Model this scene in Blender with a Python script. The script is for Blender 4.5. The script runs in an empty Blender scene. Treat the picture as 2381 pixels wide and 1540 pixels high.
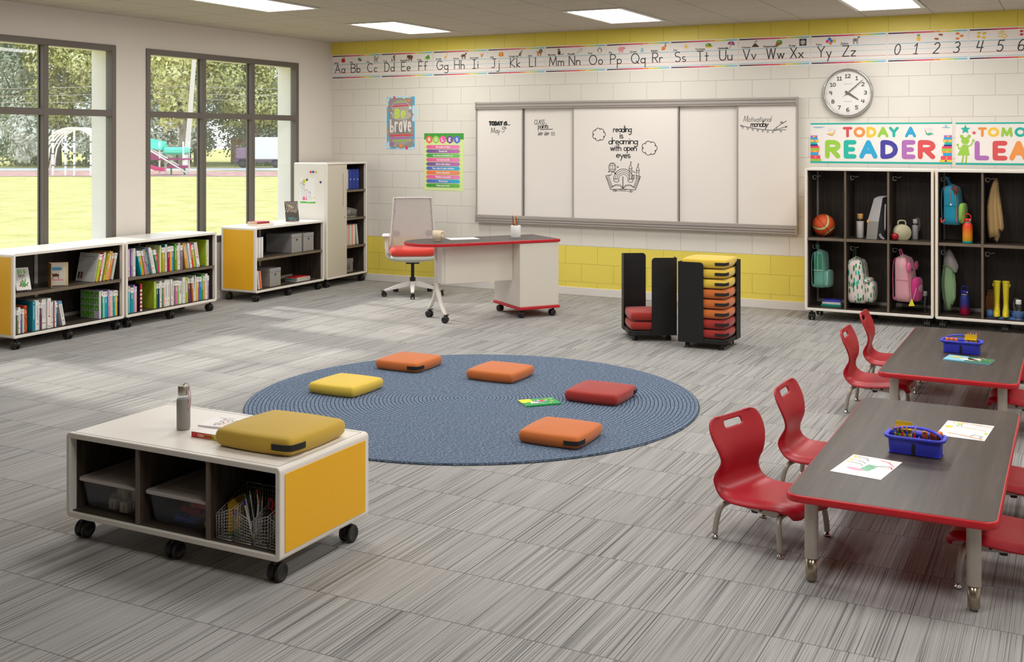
LIGHT_STRENGTH = 15.0
SUN, SKY, EXPO = 3.4, 1.9, 0.0
LIGHTS_OUT = [(-4.01, 7.62), (-1.53, 7.62), (.95, 10.07), (.95, 7.62), (-6.49, 5.15), (-4.01, 5.15), (-1.53, 5.15), (.95, 5.15), (-1.53, 2.68), (.95, 2.68)]
import bpy, math, random
from mathutils import Vector, Matrix
R = math.radians; PI = math.pi
S = bpy.context.scene; COL = S.collection
rnd = random.Random(11)
sin, cos = math.sin, math.cos

# ------------------------------------------------------------------ materials
def lin(c):
    c = c / 255.0
    return c / 12.92 if c <= 0.04045 else ((c + 0.055) / 1.055) ** 2.4
def rgb(t):
    return (lin(t[0]), lin(t[1]), lin(t[2]), 1.0)
def newmat(name):
    m = bpy.data.materials.new(name); m.use_nodes = True
    nt = m.node_tree; b = nt.nodes['Principled BSDF']
    return m, nt, b
def nd(nt, typ, **kw):
    n = nt.nodes.new(typ)
    for k, v in kw.items():
        if k.startswith('i_'):
            k = k[2:]; k = int(k) if k.isdigit() else k.replace('_', ' ')
            n.inputs[k].default_value = v
        else: setattr(n, k, v)
    return n
def lk(nt, a, b): nt.links.new(a, b)
def math_n(nt, op, a, b=None, c=None):
    n = nt.nodes.new('ShaderNodeMath'); n.operation = op
    for i, x in enumerate((a, b, c)):
        if x is None: continue
        if isinstance(x, (int, float)): n.inputs[i].default_value = x
        else: nt.links.new(x, n.inputs[i])
    return n.outputs[0]
def mixc(nt, f, a, b, mode='MIX'):
    n = nt.nodes.new('ShaderNodeMix'); n.data_type = 'RGBA'; n.blend_type = mode
    for s, x in ((0, f), (6, a), (7, b)):
        if isinstance(x, (int, float)): n.inputs[s].default_value = x
        elif isinstance(x, tuple): n.inputs[s].default_value = x
        else: nt.links.new(x, n.inputs[s])
    return n.outputs[2]
def ramp(nt, fac, stops):
    n = nt.nodes.new('ShaderNodeValToRGB'); e = n.color_ramp.elements
    while len(e) < len(stops): e.new(0.5)
    for el, (p, c) in zip(e, stops): el.position = p; el.color = c if len(c) == 4 else rgb(c)
    nt.links.new(fac, n.inputs[0]); return n.outputs[0]
def coords(nt, scale=(1, 1, 1), loc=(0, 0, 0), rot=(0, 0, 0), src='Object'):
    tc = nt.nodes.new('ShaderNodeTexCoord'); mp = nt.nodes.new('ShaderNodeMapping')
    mp.inputs['Scale'].default_value = scale; mp.inputs['Location'].default_value = loc; mp.inputs['Rotation'].default_value = rot
    nt.links.new(tc.outputs[src], mp.inputs[0]); return mp.outputs[0]
def noise_n(nt, vec, scale, detail=2, rough=0.5):
    n = nd(nt, 'ShaderNodeTexNoise', i_Scale=scale, i_Detail=detail, i_Roughness=rough)
    nt.links.new(vec, n.inputs['Vector']); return n.outputs['Fac']
def bump(nt, b, h, strength, dist=0.01):
    n = nd(nt, 'ShaderNodeBump', i_Strength=strength, i_Distance=dist)
    nt.links.new(h, n.inputs['Height']); nt.links.new(n.outputs[0], b.inputs['Normal'])
_pc = {}
def P(c, rough=0.5, metal=0.0, spec=0.5, grain=0.0, name=None):
    """plain paint / plastic / cloth of one colour, with a little procedural unevenness"""
    k = (tuple(c), rough, metal, spec, grain)
    if k in _pc: return _pc[k]
    m, nt, b = newmat(name or 'paint_%d_%d_%d' % tuple(int(x) for x in c[:3]))
    b.inputs['Roughness'].default_value = rough; b.inputs['Metallic'].default_value = metal
    b.inputs['Specular IOR Level'].default_value = spec
    base = rgb(c)
    if grain > 0:
        v = coords(nt); f = noise_n(nt, v, 420, 3, 0.7)
        d = tuple(x * (1 - grain) for x in base[:3]) + (1,)
        l = tuple(min(1, x * (1 + grain)) for x in base[:3]) + (1,)
        lk(nt, mixc(nt, f, d, l), b.inputs['Base Color']); bump(nt, b, f, 0.25, 0.002)
    else:
        b.inputs['Base Color'].default_value = base
    _pc[k] = m; return m
def fabric(c, name='fabric'):
    k = ('fab',) + tuple(c)
    if k in _pc: return _pc[k]
    m, nt, b = newmat(name)
    v = coords(nt); f = noise_n(nt, v, 600, 2, 0.6); g = noise_n(nt, v, 9, 2)
    base = rgb(c)
    a = tuple(x * 0.86 for x in base[:3]) + (1,); l = tuple(min(1, x * 1.1) for x in base[:3]) + (1,)
    col = mixc(nt, f, a, l); col = mixc(nt, math_n(nt, 'MULTIPLY', g, 0.25), col, tuple(x * 0.9 for x in base[:3]) + (1,))
    lk(nt, col, b.inputs['Base Color']); b.inputs['Roughness'].default_value = 0.85
    b.inputs['Specular IOR Level'].default_value = 0.25; b.inputs['Sheen Weight'].default_value = 0.25
    bump(nt, b, f, 0.2, 0.002); _pc[k] = m; return m
def wood(name, dark, light, axis='z', scale=1.0, rough=0.45):
    m, nt, b = newmat(name)
    s = {'x': (1.2, 26, 26), 'y': (26, 1.2, 26), 'z': (26, 26, 1.2)}[axis]
    v = coords(nt, tuple(q * scale for q in s)); n1 = noise_n(nt, v, 1.6, 5, 0.62)
    v2 = coords(nt, tuple(q * scale * 4 for q in s)); n2 = noise_n(nt, v2, 2.0, 3, 0.6)
    f = math_n(nt, 'ADD', math_n(nt, 'MULTIPLY', n1, 0.7), math_n(nt, 'MULTIPLY', n2, 0.3))
    lk(nt, ramp(nt, f, [(0.3, dark), (0.52, tuple((a + c) / 2 for a, c in zip(dark, light))), (0.7, light)]), b.inputs['Base Color'])
    b.inputs['Roughness'].default_value = rough; b.inputs['Specular IOR Level'].default_value = 0.4
    bump(nt, b, f, 0.06, 0.002); return m
def clear(name, tint=(1, 1, 1, 1), ior=1.45, rough=0.0, gain=1.0, haze=0.0, hazecol=(200, 205, 215)):
    """thin see-through sheet: transparent with a fresnel reflection and, if asked, a milky share"""
    m = bpy.data.materials.new(name); m.use_nodes = True; nt = m.node_tree
    for n in list(nt.nodes):
        if n.type != 'OUTPUT_MATERIAL': nt.nodes.remove(n)
    out = [n for n in nt.nodes if n.type == 'OUTPUT_MATERIAL'][0]
    t = nd(nt, 'ShaderNodeBsdfTransparent', i_Color=tint); g = nd(nt, 'ShaderNodeBsdfGlossy', i_Roughness=rough)
    fr = nd(nt, 'ShaderNodeLayerWeight', i_Blend=0.5); mx = nd(nt, 'ShaderNodeMixShader'); f0 = ((ior - 1) / (ior + 1)) ** 2
    lk(nt, math_n(nt, 'ADD', f0 * gain * 1.6, math_n(nt, 'MULTIPLY', math_n(nt, 'POWER', fr.outputs['Facing'], 5.0), 0.75 * gain)), mx.inputs[0])
    src = t.outputs[0]
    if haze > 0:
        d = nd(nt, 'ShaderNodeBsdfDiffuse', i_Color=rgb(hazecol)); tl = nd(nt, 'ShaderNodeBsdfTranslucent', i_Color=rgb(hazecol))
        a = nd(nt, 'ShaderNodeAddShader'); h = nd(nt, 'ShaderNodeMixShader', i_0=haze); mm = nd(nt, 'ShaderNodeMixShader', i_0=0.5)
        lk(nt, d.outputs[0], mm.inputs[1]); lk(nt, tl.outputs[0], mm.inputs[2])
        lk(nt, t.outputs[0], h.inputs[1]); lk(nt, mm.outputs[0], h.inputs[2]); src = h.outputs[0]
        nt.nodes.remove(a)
    lk(nt, src, mx.inputs[1]); lk(nt, g.outputs[0], mx.inputs[2]); lk(nt, mx.outputs[0], out.inputs[0])
    return m

# ------------------------------------------------------------------ mesh builder
class MB:
    def __init__(s, T=None):
        s.v = []; s.f = []; s.mi = []; s.sm = []; s.mats = []; s.T = T or Matrix()
    def add(s, vs, fs, mat, smooth=False):
        if mat not in s.mats: s.mats.append(mat)
        k = s.mats.index(mat); b = len(s.v)
        s.v.extend([(s.T @ Vector(p))[:] for p in vs])
        for f in fs: s.f.append([b + i for i in f]); s.mi.append(k); s.sm.append(smooth)
        return s
    def box(s, a, b, mat, bev=0.0):
        (x0, y0, z0), (x1, y1, z1) = [tuple(min(p, q) for p, q in zip(a, b)), tuple(max(p, q) for p, q in zip(a, b))]
        e = min(bev, (x1 - x0) / 2.01, (y1 - y0) / 2.01, (z1 - z0) / 2.01)
        if e <= 0:
            vs = [(x0, y0, z0), (x1, y0, z0), (x1, y1, z0), (x0, y1, z0), (x0, y0, z1), (x1, y0, z1), (x1, y1, z1), (x0, y1, z1)]
            return s.add(vs, [(3, 2, 1, 0), (4, 5, 6, 7), (0, 1, 5, 4), (1, 2, 6, 5), (2, 3, 7, 6), (3, 0, 4, 7)], mat)
        vs = []; idx = {}
        X = (x0, x1); Y = (y0, y1); Z = (z0, z1)
        for i in (0, 1):
            for j in (0, 1):
                for k in (0, 1):
                    sx = e if i == 0 else -e; sy = e if j == 0 else -e; sz = e if k == 0 else -e
                    idx[i, j, k, 0] = len(vs); vs.append((X[i], Y[j] + sy, Z[k] + sz))
                    idx[i, j, k, 1] = len(vs); vs.append((X[i] + sx, Y[j], Z[k] + sz))
                    idx[i, j, k, 2] = len(vs); vs.append((X[i] + sx, Y[j] + sy, Z[k]))
        g = lambda i, j, k, a: idx[i, j, k, a]
        fs = [(g(0, 0, 0, 0), g(0, 0, 1, 0), g(0, 1, 1, 0), g(0, 1, 0, 0)), (g(1, 0, 0, 0), g(1, 1, 0, 0), g(1, 1, 1, 0), g(1, 0, 1, 0)),
              (g(0, 0, 0, 1), g(1, 0, 0, 1), g(1, 0, 1, 1), g(0, 0, 1, 1)), (g(0, 1, 0, 1), g(0, 1, 1, 1), g(1, 1, 1, 1), g(1, 1, 0, 1)),
              (g(0, 0, 0, 2), g(0, 1, 0, 2), g(1, 1, 0, 2), g(1, 0, 0, 2)), (g(0, 0, 1, 2), g(1, 0, 1, 2), g(1, 1, 1, 2), g(0, 1, 1, 2))]
        for i in (0, 1):
            for j in (0, 1):
                fs.append((g(i, j, 0, 0), g(i, j, 1, 0), g(i, j, 1, 1), g(i, j, 0, 1)))
                fs.append((g(i, 0, j, 0), g(i, 1, j, 0), g(i, 1, j, 2), g(i, 0, j, 2)))
                fs.append((g(0, i, j, 1), g(1, i, j, 1), g(1, i, j, 2), g(0, i, j, 2)))
                for k in (0, 1): fs.append((g(i, j, k, 0), g(i, j, k, 1), g(i, j, k, 2)))
        return s.add(vs, fs, mat)
    def loft(s, rings, mat, smooth=True, caps=True, closed=True):
        n = len(rings[0]); vs = [p for r in rings for p in r]; fs = []
        for i in range(len(rings) - 1):
            for j in range(n if closed else n - 1):
                a = i * n + j; b = i * n + (j + 1) % n
                fs.append((a, b, b + n, a + n))
        if caps and closed: fs.append(tuple(range(n - 1, -1, -1))); fs.append(tuple(range((len(rings) - 1) * n, len(rings) * n)))
        return s.add(vs, fs, mat, smooth)
    def prism(s, poly, h0, h1, mat, ax='z', bev=0.0, smooth=False):
        """poly: ccw 2-D outline; ax z: (u,v,h)  y: (u,h,v)  x: (h,u,v)"""
        m = {'z': lambda u, v, h: (u, v, h), 'y': lambda u, v, h: (u, h, v), 'x': lambda u, v, h: (h, u, v)}[ax]
        ins = inset(poly, bev) if bev > 0 else poly
        rings = [[m(u, v, h0) for u, v in ins]]
        if bev > 0: rings += [[m(u, v, h0 + bev) for u, v in poly], [m(u, v, h1 - bev) for u, v in poly]]
        rings.append([m(u, v, h1) for u, v in ins])
        return s.loft(rings, mat, smooth)
    def ring(s, outer, inner, d0, d1, mat, ax='y', ch=0.003):
        m = {'z': lambda u, v, h: (u, v, h), 'y': lambda u, v, h: (u, h, v), 'x': lambda u, v, h: (h, u, v)}[ax]
        o2 = inset(outer, ch); i2 = inset(inner, -ch)
        sg = 1 if d1 > d0 else -1
        loops = [[m(u, v, d0) for u, v in i2], [m(u, v, d0) for u, v in o2], [m(u, v, d0 + sg * ch) for u, v in outer], [m(u, v, d1 - sg * ch) for u, v in outer],
                 [m(u, v, d1) for u, v in o2], [m(u, v, d1) for u, v in i2], [m(u, v, d1 - sg * ch) for u, v in inner], [m(u, v, d0 + sg * ch) for u, v in inner]]
        n = len(outer); vs = [p for l in loops for p in l]; fs = []
        for i in range(8):
            for j in range(n):
                a = i * n + j; b = i * n + (j + 1) % n; c = ((i + 1) % 8) * n
                fs.append((a, b, c + (j + 1) % n, c + j))
        return s.add(vs, fs, mat)
    def tube(s, pts, r, mat, n=8, closed=False, caps=True, flat=1.0):
        pts = [Vector(p) for p in pts]; rs = r if isinstance(r, (list, tuple)) else [r] * len(pts)
        m = len(pts); rings = []; up = None
        for i, p in enumerate(pts):
            if closed: t = (pts[(i + 1) % m] - pts[i - 1]).normalized()
            else: t = (pts[min(i + 1, m - 1)] - pts[max(i - 1, 0)]).normalized()
            if up is None: up = Vector((0, 0, 1)) if abs(t.z) < 0.9 else Vector((1, 0, 0))
            a = t.cross(up)
            if a.length < 1e-4: a = t.orthogonal()
            a.normalize(); b = a.cross(t).normalized(); up = b
            rings.append([tuple(p + (a * cos(2 * PI * k / n) + b * sin(2 * PI * k / n) * flat) * rs[i]) for k in range(n)])
        if closed: rings.append(rings[0])
        return s.loft(rings, mat, True, caps and not closed)
    def lathe(s, prof, mat, n=24, c=(0, 0, 0), ax='z', smooth=True, caps=True):
        m = {'z': lambda a, r, z: (c[0] + r * cos(a), c[1] + r * sin(a), c[2] + z), 'x': lambda a, r, z: (c[0] + z, c[1] + r * cos(a), c[2] + r * sin(a)),
             'y': lambda a, r, z: (c[0] + r * sin(a), c[1] + z, c[2] + r * cos(a))}[ax]
        return s.loft([[m(2 * PI * k / n, r, z) for k in range(n)] for r, z in prof], mat, smooth, caps)
    def cyl(s, p, q, r, mat, n=16, r2=None):
        p = Vector(p); q = Vector(q); t = (q - p).normalized(); a = t.orthogonal().normalized(); b = t.cross(a)
        r2 = r if r2 is None else r2
        rg = [[tuple(c + (a * cos(2 * PI * k / n) + b * sin(2 * PI * k / n)) * rr) for k in range(n)] for c, rr in ((p, r), (q, r2))]
        vs = rg[0] + rg[1]
        s.add(vs, [(k, (k + 1) % n, n + (k + 1) % n, n + k) for k in range(n)], mat, True)
        return s.add(vs, [tuple(range(n - 1, -1, -1)), tuple(range(n, 2 * n))], mat)
    def grid(s, fn, nu, nv, mat, smooth=True, cu=False, cv=False):
        vs = [fn(i / (nu if cu else nu - 1), j / (nv if cv else nv - 1)) for i in range(nu) for j in range(nv)]; fs = []
        for i in range(nu if cu else nu - 1):
            for j in range(nv if cv else nv - 1):
                i2 = (i + 1) % nu; j2 = (j + 1) % nv
                fs.append((i * nv + j, i2 * nv + j, i2 * nv + j2, i * nv + j2))
        return s.add(vs, fs, mat, smooth)
    def sph(s, c, r, mat, n=16, m=10, e1=1.0, e2=1.0, warp=None):
        """superellipsoid; r = (rx, ry, rz); e < 1 is boxier"""
        if not isinstance(r, (tuple, list)): r = (r, r, r)
        sp = lambda x, e: math.copysign(abs(x) ** e, x)
        rings = []
        for i in range(m + 1):
            ph = -PI / 2 + PI * i / m
            if i in (0, m): ph *= 0.9999
            row = []
            for j in range(n):
                th = 2 * PI * j / n
                p = (sp(cos(ph), e1) * sp(cos(th), e2), sp(cos(ph), e1) * sp(sin(th), e2), sp(sin(ph), e1))
                if warp: p = warp(p)
                row.append((c[0] + p[0] * r[0], c[1] + p[1] * r[1], c[2] + p[2] * r[2]))
            rings.append(row)
        return s.loft(rings, mat, True, True)
    def build(s, name, parent=None):
        me = bpy.data.meshes.new(name); me.from_pydata(s.v, [], s.f); me.validate()
        for m in s.mats: me.materials.append(m)
        if len(me.polygons) == len(s.f):
            me.polygons.foreach_set('material_index', s.mi); me.polygons.foreach_set('use_smooth', s.sm)
        else:
            me.polygons.foreach_set('material_index', [0] * len(me.polygons))
        me.update()
        o = bpy.data.objects.new(name, me); COL.objects.link(o)
        if parent is not None: o.parent = parent
        return o
def inset(poly, d):
    n = len(poly); out = []
    for i in range(n):
        p0, p1, p2 = poly[i - 1], poly[i], poly[(i + 1) % n]
        e1 = (p1[0] - p0[0], p1[1] - p0[1]); e2 = (p2[0] - p1[0], p2[1] - p1[1])
        l1 = math.hypot(*e1) or 1; l2 = math.hypot(*e2) or 1
        nx = -e1[1] / l1 - e2[1] / l2; ny = e1[0] / l1 + e2[0] / l2
        k = 1 + (e1[0] * e2[0] + e1[1] * e2[1]) / (l1 * l2); k = max(k, 0.3)
        out.append((p1[0] + nx * d / k, p1[1] + ny * d / k))
    return out
def rrect(x0, y0, x1, y1, r, n=5):
    out = []
    for cx, cy, a in ((x1 - r, y0 + r, -90), (x1 - r, y1 - r, 0), (x0 + r, y1 - r, 90), (x0 + r, y0 + r, 180)):
        for k in range(n + 1):
            t = R(a + 90 * k / n); out.append((cx + r * cos(t), cy + r * sin(t)))
    return out
def arc(cx, cy, rx, ry, a0, a1, n=10):
    return [(cx + rx * cos(R(a0 + (a1 - a0) * k / n)), cy + ry * sin(R(a0 + (a1 - a0) * k / n))) for k in range(n + 1)]
def smooth_path(pts, k=4):
    """Catmull-Rom through the points"""
    P_ = [Vector(p) for p in pts]; out = []
    for i in range(len(P_) - 1):
        p0 = P_[max(i - 1, 0)]; p1 = P_[i]; p2 = P_[i + 1]; p3 = P_[min(i + 2, len(P_) - 1)]
        for j in range(k):
            t = j / k
            out.append(0.5 * ((2 * p1) + (p2 - p0) * t + (2 * p0 - 5 * p1 + 4 * p2 - p3) * t * t + (3 * p1 - p0 - 3 * p2 + p3) * t ** 3))
    out.append(P_[-1]); return [tuple(p) for p in out]

# ------------------------------------------------------------------ things
def tag(o, label=None, cat=None, group=None, kind=None):
    if label: o['label'] = label
    if cat: o['category'] = cat
    if group: o['group'] = group
    if kind: o['kind'] = kind
    return o
def thing(name, label, cat, loc=(0, 0, 0), rz=0.0, group=None):
    o = bpy.data.objects.new(name, None); COL.objects.link(o); o.empty_display_size = 0.05
    o.location = loc; o.rotation_euler = (0, 0, rz); return tag(o, label, cat, group)
def single(mb, name, label, cat, loc=(0, 0, 0), rot=(0, 0, 0), group=None):
    o = mb.build(name); o.location = loc; o.rotation_euler = rot; return tag(o, label, cat, group)
def struct(mb, name, parent=None):
    o = mb.build(name, parent)
    if parent is None: o['kind'] = 'structure'
    return o
def kids(o): return [c for c in COL.objects if c.parent == o]
def dup(o, loc=None, rz=None, label=None, group=None, parent=None, scale=None):
    c = o.copy(); COL.objects.link(c); c.parent = parent
    for ch in kids(o): dup(ch, parent=c)
    if loc is not None: c.location = loc
    if rz is not None: c.rotation_euler = (0, 0, rz)
    if scale is not None: c.scale = scale
    if label: c['label'] = label
    if group: c['group'] = group
    return c

# ------------------------------------------------------------------ drawing on flat sheets
GL = {}
for ln in '''A .7 0,0 .35,1 .7,0|.12,.35 .58,.35
B .58 0,0 0,1 @.3,.77,.25,.23,90,-90 0,.54|0,.54 @.32,.27,.28,.27,90,-90 0,0
C .7 @.38,.5,.38,.5,50,310
D .62 0,0 0,1 @.2,.5,.42,.5,90,-90 0,0
E .5 .5,1 0,1 0,0 .5,0|0,.5 .42,.5
F .5 .5,1 0,1 0,0|0,.5 .42,.5
G .76 @.38,.5,.38,.5,50,360 .45,.5
H .6 0,0 0,1|.6,0 .6,1|0,.5 .6,.5
I .4 .2,0 .2,1|0,0 .4,0|0,1 .4,1
J .5 .1,1 .5,1|.35,1 @.17,.2,.18,.2,0,-150
K .55 0,0 0,1|.5,1 0,.45 .55,0
L .45 0,1 0,0 .45,0
M .8 0,0 .08,1 .4,.1 .72,1 .8,0
N .6 0,0 0,1 .6,0 .6,1
O .8 @.4,.5,.4,.5,90,450
P .53 0,0 0,1 @.28,.75,.25,.25,90,-90 0,.5
Q .8 @.4,.5,.4,.5,90,450|.5,.25 .75,-.05
R .53 0,0 0,1 @.28,.75,.25,.25,90,-90 0,.5|.2,.5 .52,0
S .54 @.27,.76,.25,.24,40,270 @.27,.26,.27,.26,90,-140
T .6 0,1 .6,1|.3,1 .3,0
U .6 0,1 @.3,.3,.3,.3,180,360 .6,1
V .6 0,1 .3,0 .6,1
W .8 0,1 .2,0 .4,1 .6,0 .8,1
X .55 0,1 .55,0|.55,1 0,0
Y .6 0,1 .3,.5 .6,1|.3,.5 .3,0
Z .55 0,1 .55,1 0,0 .55,0
a .44 @.22,.24,.22,.24,0,360|.44,.5 .44,0
b .44 0,1 0,0|@.22,.24,.22,.24,180,-180
c .4 @.22,.24,.22,.24,50,310
d .44 @.22,.24,.22,.24,0,360|.44,1 .44,0
e .44 0,.25 .43,.25 @.22,.24,.22,.24,0,310
f .36 @.3,.82,.16,.18,40,180 .14,0|0,.5 .32,.5
g .44 @.22,.24,.22,.24,0,360|.44,.5 @.22,-.2,.22,.2,0,-150
h .4 0,1 0,0|0,.28 @.2,.28,.2,.22,180,0 .4,0
i .1 .05,.5 .05,0|.05,.68 .05,.73
j .2 .2,.5 @.05,-.25,.15,.18,0,-140|.2,.68 .2,.73
k .38 0,1 0,0|.35,.5 0,.22 .38,0
l .1 .05,1 .05,0
m .6 0,.5 0,0|0,.3 @.15,.3,.15,.2,180,0 .3,0|.3,.3 @.45,.3,.15,.2,180,0 .6,0
n .4 0,.5 0,0|0,.28 @.2,.28,.2,.22,180,0 .4,0
o .44 @.22,.25,.22,.25,90,450
p .44 0,.5 0,-.45|@.22,.24,.22,.24,180,-180
q .44 @.22,.24,.22,.24,0,360|.44,.5 .44,-.45
r .32 0,.5 0,0|0,.25 @.18,.28,.18,.22,180,50
s .33 @.17,.37,.15,.13,40,270 @.17,.12,.17,.12,90,-140
t .32 .15,.85 .15,0|0,.5 .32,.5
u .4 0,.5 @.2,.2,.2,.2,180,360 .4,.5|.4,.5 .4,0
v .4 0,.5 .2,0 .4,.5
w .6 0,.5 .15,0 .3,.5 .45,0 .6,.5
x .4 0,.5 .4,0|.4,.5 0,0
y .4 0,.5 .2,.02|.4,.5 .08,-.42
z .38 0,.5 .38,.5 0,0 .38,0
0 .5 @.25,.5,.25,.5,90,450
1 .3 0,.75 .2,1 .2,0|0,0 .38,0
2 .5 @.24,.72,.24,.28,160,-40 0,0 .5,0
3 .5 @.24,.75,.24,.25,140,-90 @.22,.26,.27,.26,90,-140
4 .55 .08,1 0,.4 .55,.4|.45,1 .38,0
5 .5 .5,1 .08,1 .02,.58 @.22,.3,.26,.31,110,-140
6 .5 @.3,.5,.3,.5,70,180 @.25,.26,.25,.26,180,-180
7 .5 0,1 .5,1 .15,0
8 .5 @.25,.75,.21,.25,90,450|@.25,.25,.25,.25,90,450
9 .5 @.24,.74,.24,.26,0,360 .48,.74 .4,0
. .1 .05,0 .05,.04
- .3 0,.3 .3,.3
& .6 .6,0 .1,.7 @.27,.82,.16,.16,190,-20 .05,.3 @.25,.2,.22,.2,160,350'''.split('\n'):
    a = ln.split(' ', 2); strokes = []
    for st in a[2].split('|'):
        pts = []
        for tk in st.split():
            if tk[0] == '@':
                q = [float(x) for x in tk[1:].split(',')]; pts += arc(*q, n=max(4, int(abs(q[5] - q[4]) / 28)))
            else: pts.append(tuple(float(x) for x in tk.split(',')))
        strokes.append(pts)
    GL[a[0]] = (float(a[1]), strokes)
_fc = {}
def font_polys(txt, bold=0.0):
    k = (txt, bold)
    if k not in _fc:
        cu = bpy.data.curves.new('lettering', 'FONT'); cu.body = txt; cu.size = 1.0; cu.resolution_u = 2; cu.offset = bold; cu.fill_mode = 'FRONT'
        ob = bpy.data.objects.new('lettering', cu); COL.objects.link(ob)
        bpy.context.view_layer.update()
        me = bpy.data.meshes.new_from_object(ob.evaluated_get(bpy.context.evaluated_depsgraph_get()))
        _fc[k] = ([tuple(v.co[:2]) for v in me.vertices], [tuple(p.vertices) for p in me.polygons])
        bpy.data.objects.remove(ob); bpy.data.curves.remove(cu); bpy.data.meshes.remove(me)
    return _fc[k]
class Art:
    """flat marks on a sheet: u, v axes in metres from an origin, n = outward normal; later marks lie a hair higher"""
    def __init__(s, mb, o, u, v, eps=0.0004):
        s.mb = mb; s.o = Vector(o); s.u = Vector(u).normalized(); s.v = Vector(v).normalized(); s.n = s.u.cross(s.v); s.h = eps; s.e = eps; s.k = 1.0
    def lift(s, k=1): s.h += s.e * k; return s
    def pt(s, p): return tuple(s.o + s.u * p[0] + s.v * p[1] + s.n * s.h)
    def poly(s, pts, mat):
        s.mb.add([s.pt(p) for p in pts], [tuple(range(len(pts)))], mat); return s
    def rect(s, x0, y0, x1, y1, mat): return s.poly([(x0, y0), (x1, y0), (x1, y1), (x0, y1)], mat)
    def disc(s, cx, cy, rx, mat, ry=None, n=14, rot=0):
        ry = rx if ry is None else ry; c, d = cos(R(rot)), sin(R(rot))
        return s.poly([(cx + rx * cos(2 * PI * k / n) * c - ry * sin(2 * PI * k / n) * d, cy + rx * cos(2 * PI * k / n) * d + ry * sin(2 * PI * k / n) * c) for k in range(n)], mat)
    def line(s, pts, w, mat, cap=6):
        vs = []; fs = []; h0 = s.h; st = 1.3e-5; w = w * s.k
        for i, (a, b) in enumerate(zip(pts, pts[1:])):
            dx, dy = b[0] - a[0], b[1] - a[1]; l = math.hypot(dx, dy)
            if l < 1e-6: continue
            s.h += st
            nx, ny = -dy / l * w / 2, dx / l * w / 2; k = len(vs)
            vs += [s.pt(q) for q in ((a[0] - nx, a[1] - ny), (b[0] - nx, b[1] - ny), (b[0] + nx, b[1] + ny), (a[0] + nx, a[1] + ny))]
            fs.append((k, k + 1, k + 2, k + 3))
        for p in pts if cap else ():
            s.h += st
            k = len(vs); vs += [s.pt((p[0] + w / 2 * cos(2 * PI * j / cap), p[1] + w / 2 * sin(2 * PI * j / cap))) for j in range(cap)]
            fs.append(tuple(range(k, k + cap)))
        s.mb.add(vs, fs, mat); s.top = s.h; s.h = h0; return s
    def write(s, txt, x, y, h, w, mat, gap=0.16, sx=1.0, slant=0.0, cap=6, jit=0.0):
        """single-stroke lettering; h = capital height, w = stroke width; returns the end x"""
        for ch in txt:
            if ch == ' ': x += 0.38 * h * sx; continue
            wd, st = GL[ch]; j = (rnd.random() - 0.5) * jit * h; h0 = s.h
            for p in st: s.line([(x + (q[0] * sx + q[1] * slant) * h, y + j + q[1] * h) for q in p], w, mat, cap); s.h = s.top
            s.h = h0
            x += (wd * sx + gap) * h
        return x
    def width(s, txt, h, gap=0.16, sx=1.0): return sum(0.38 * h * sx if c == ' ' else (GL[c][0] * sx + gap) * h for c in txt) - gap * h
    def type(s, txt, cx, y, h, mat, bold=0.0, sx=1.0, align=0.5):
        """printed sans lettering of capital height h"""
        vs, fs = font_polys(txt, bold); k = h / 0.7
        w = max([v[0] for v in vs] or [0]) * k * sx
        s.mb.add([s.pt((cx - w * align + v[0] * k * sx, y + v[1] * k)) for v in vs], fs, mat); return w
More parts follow.
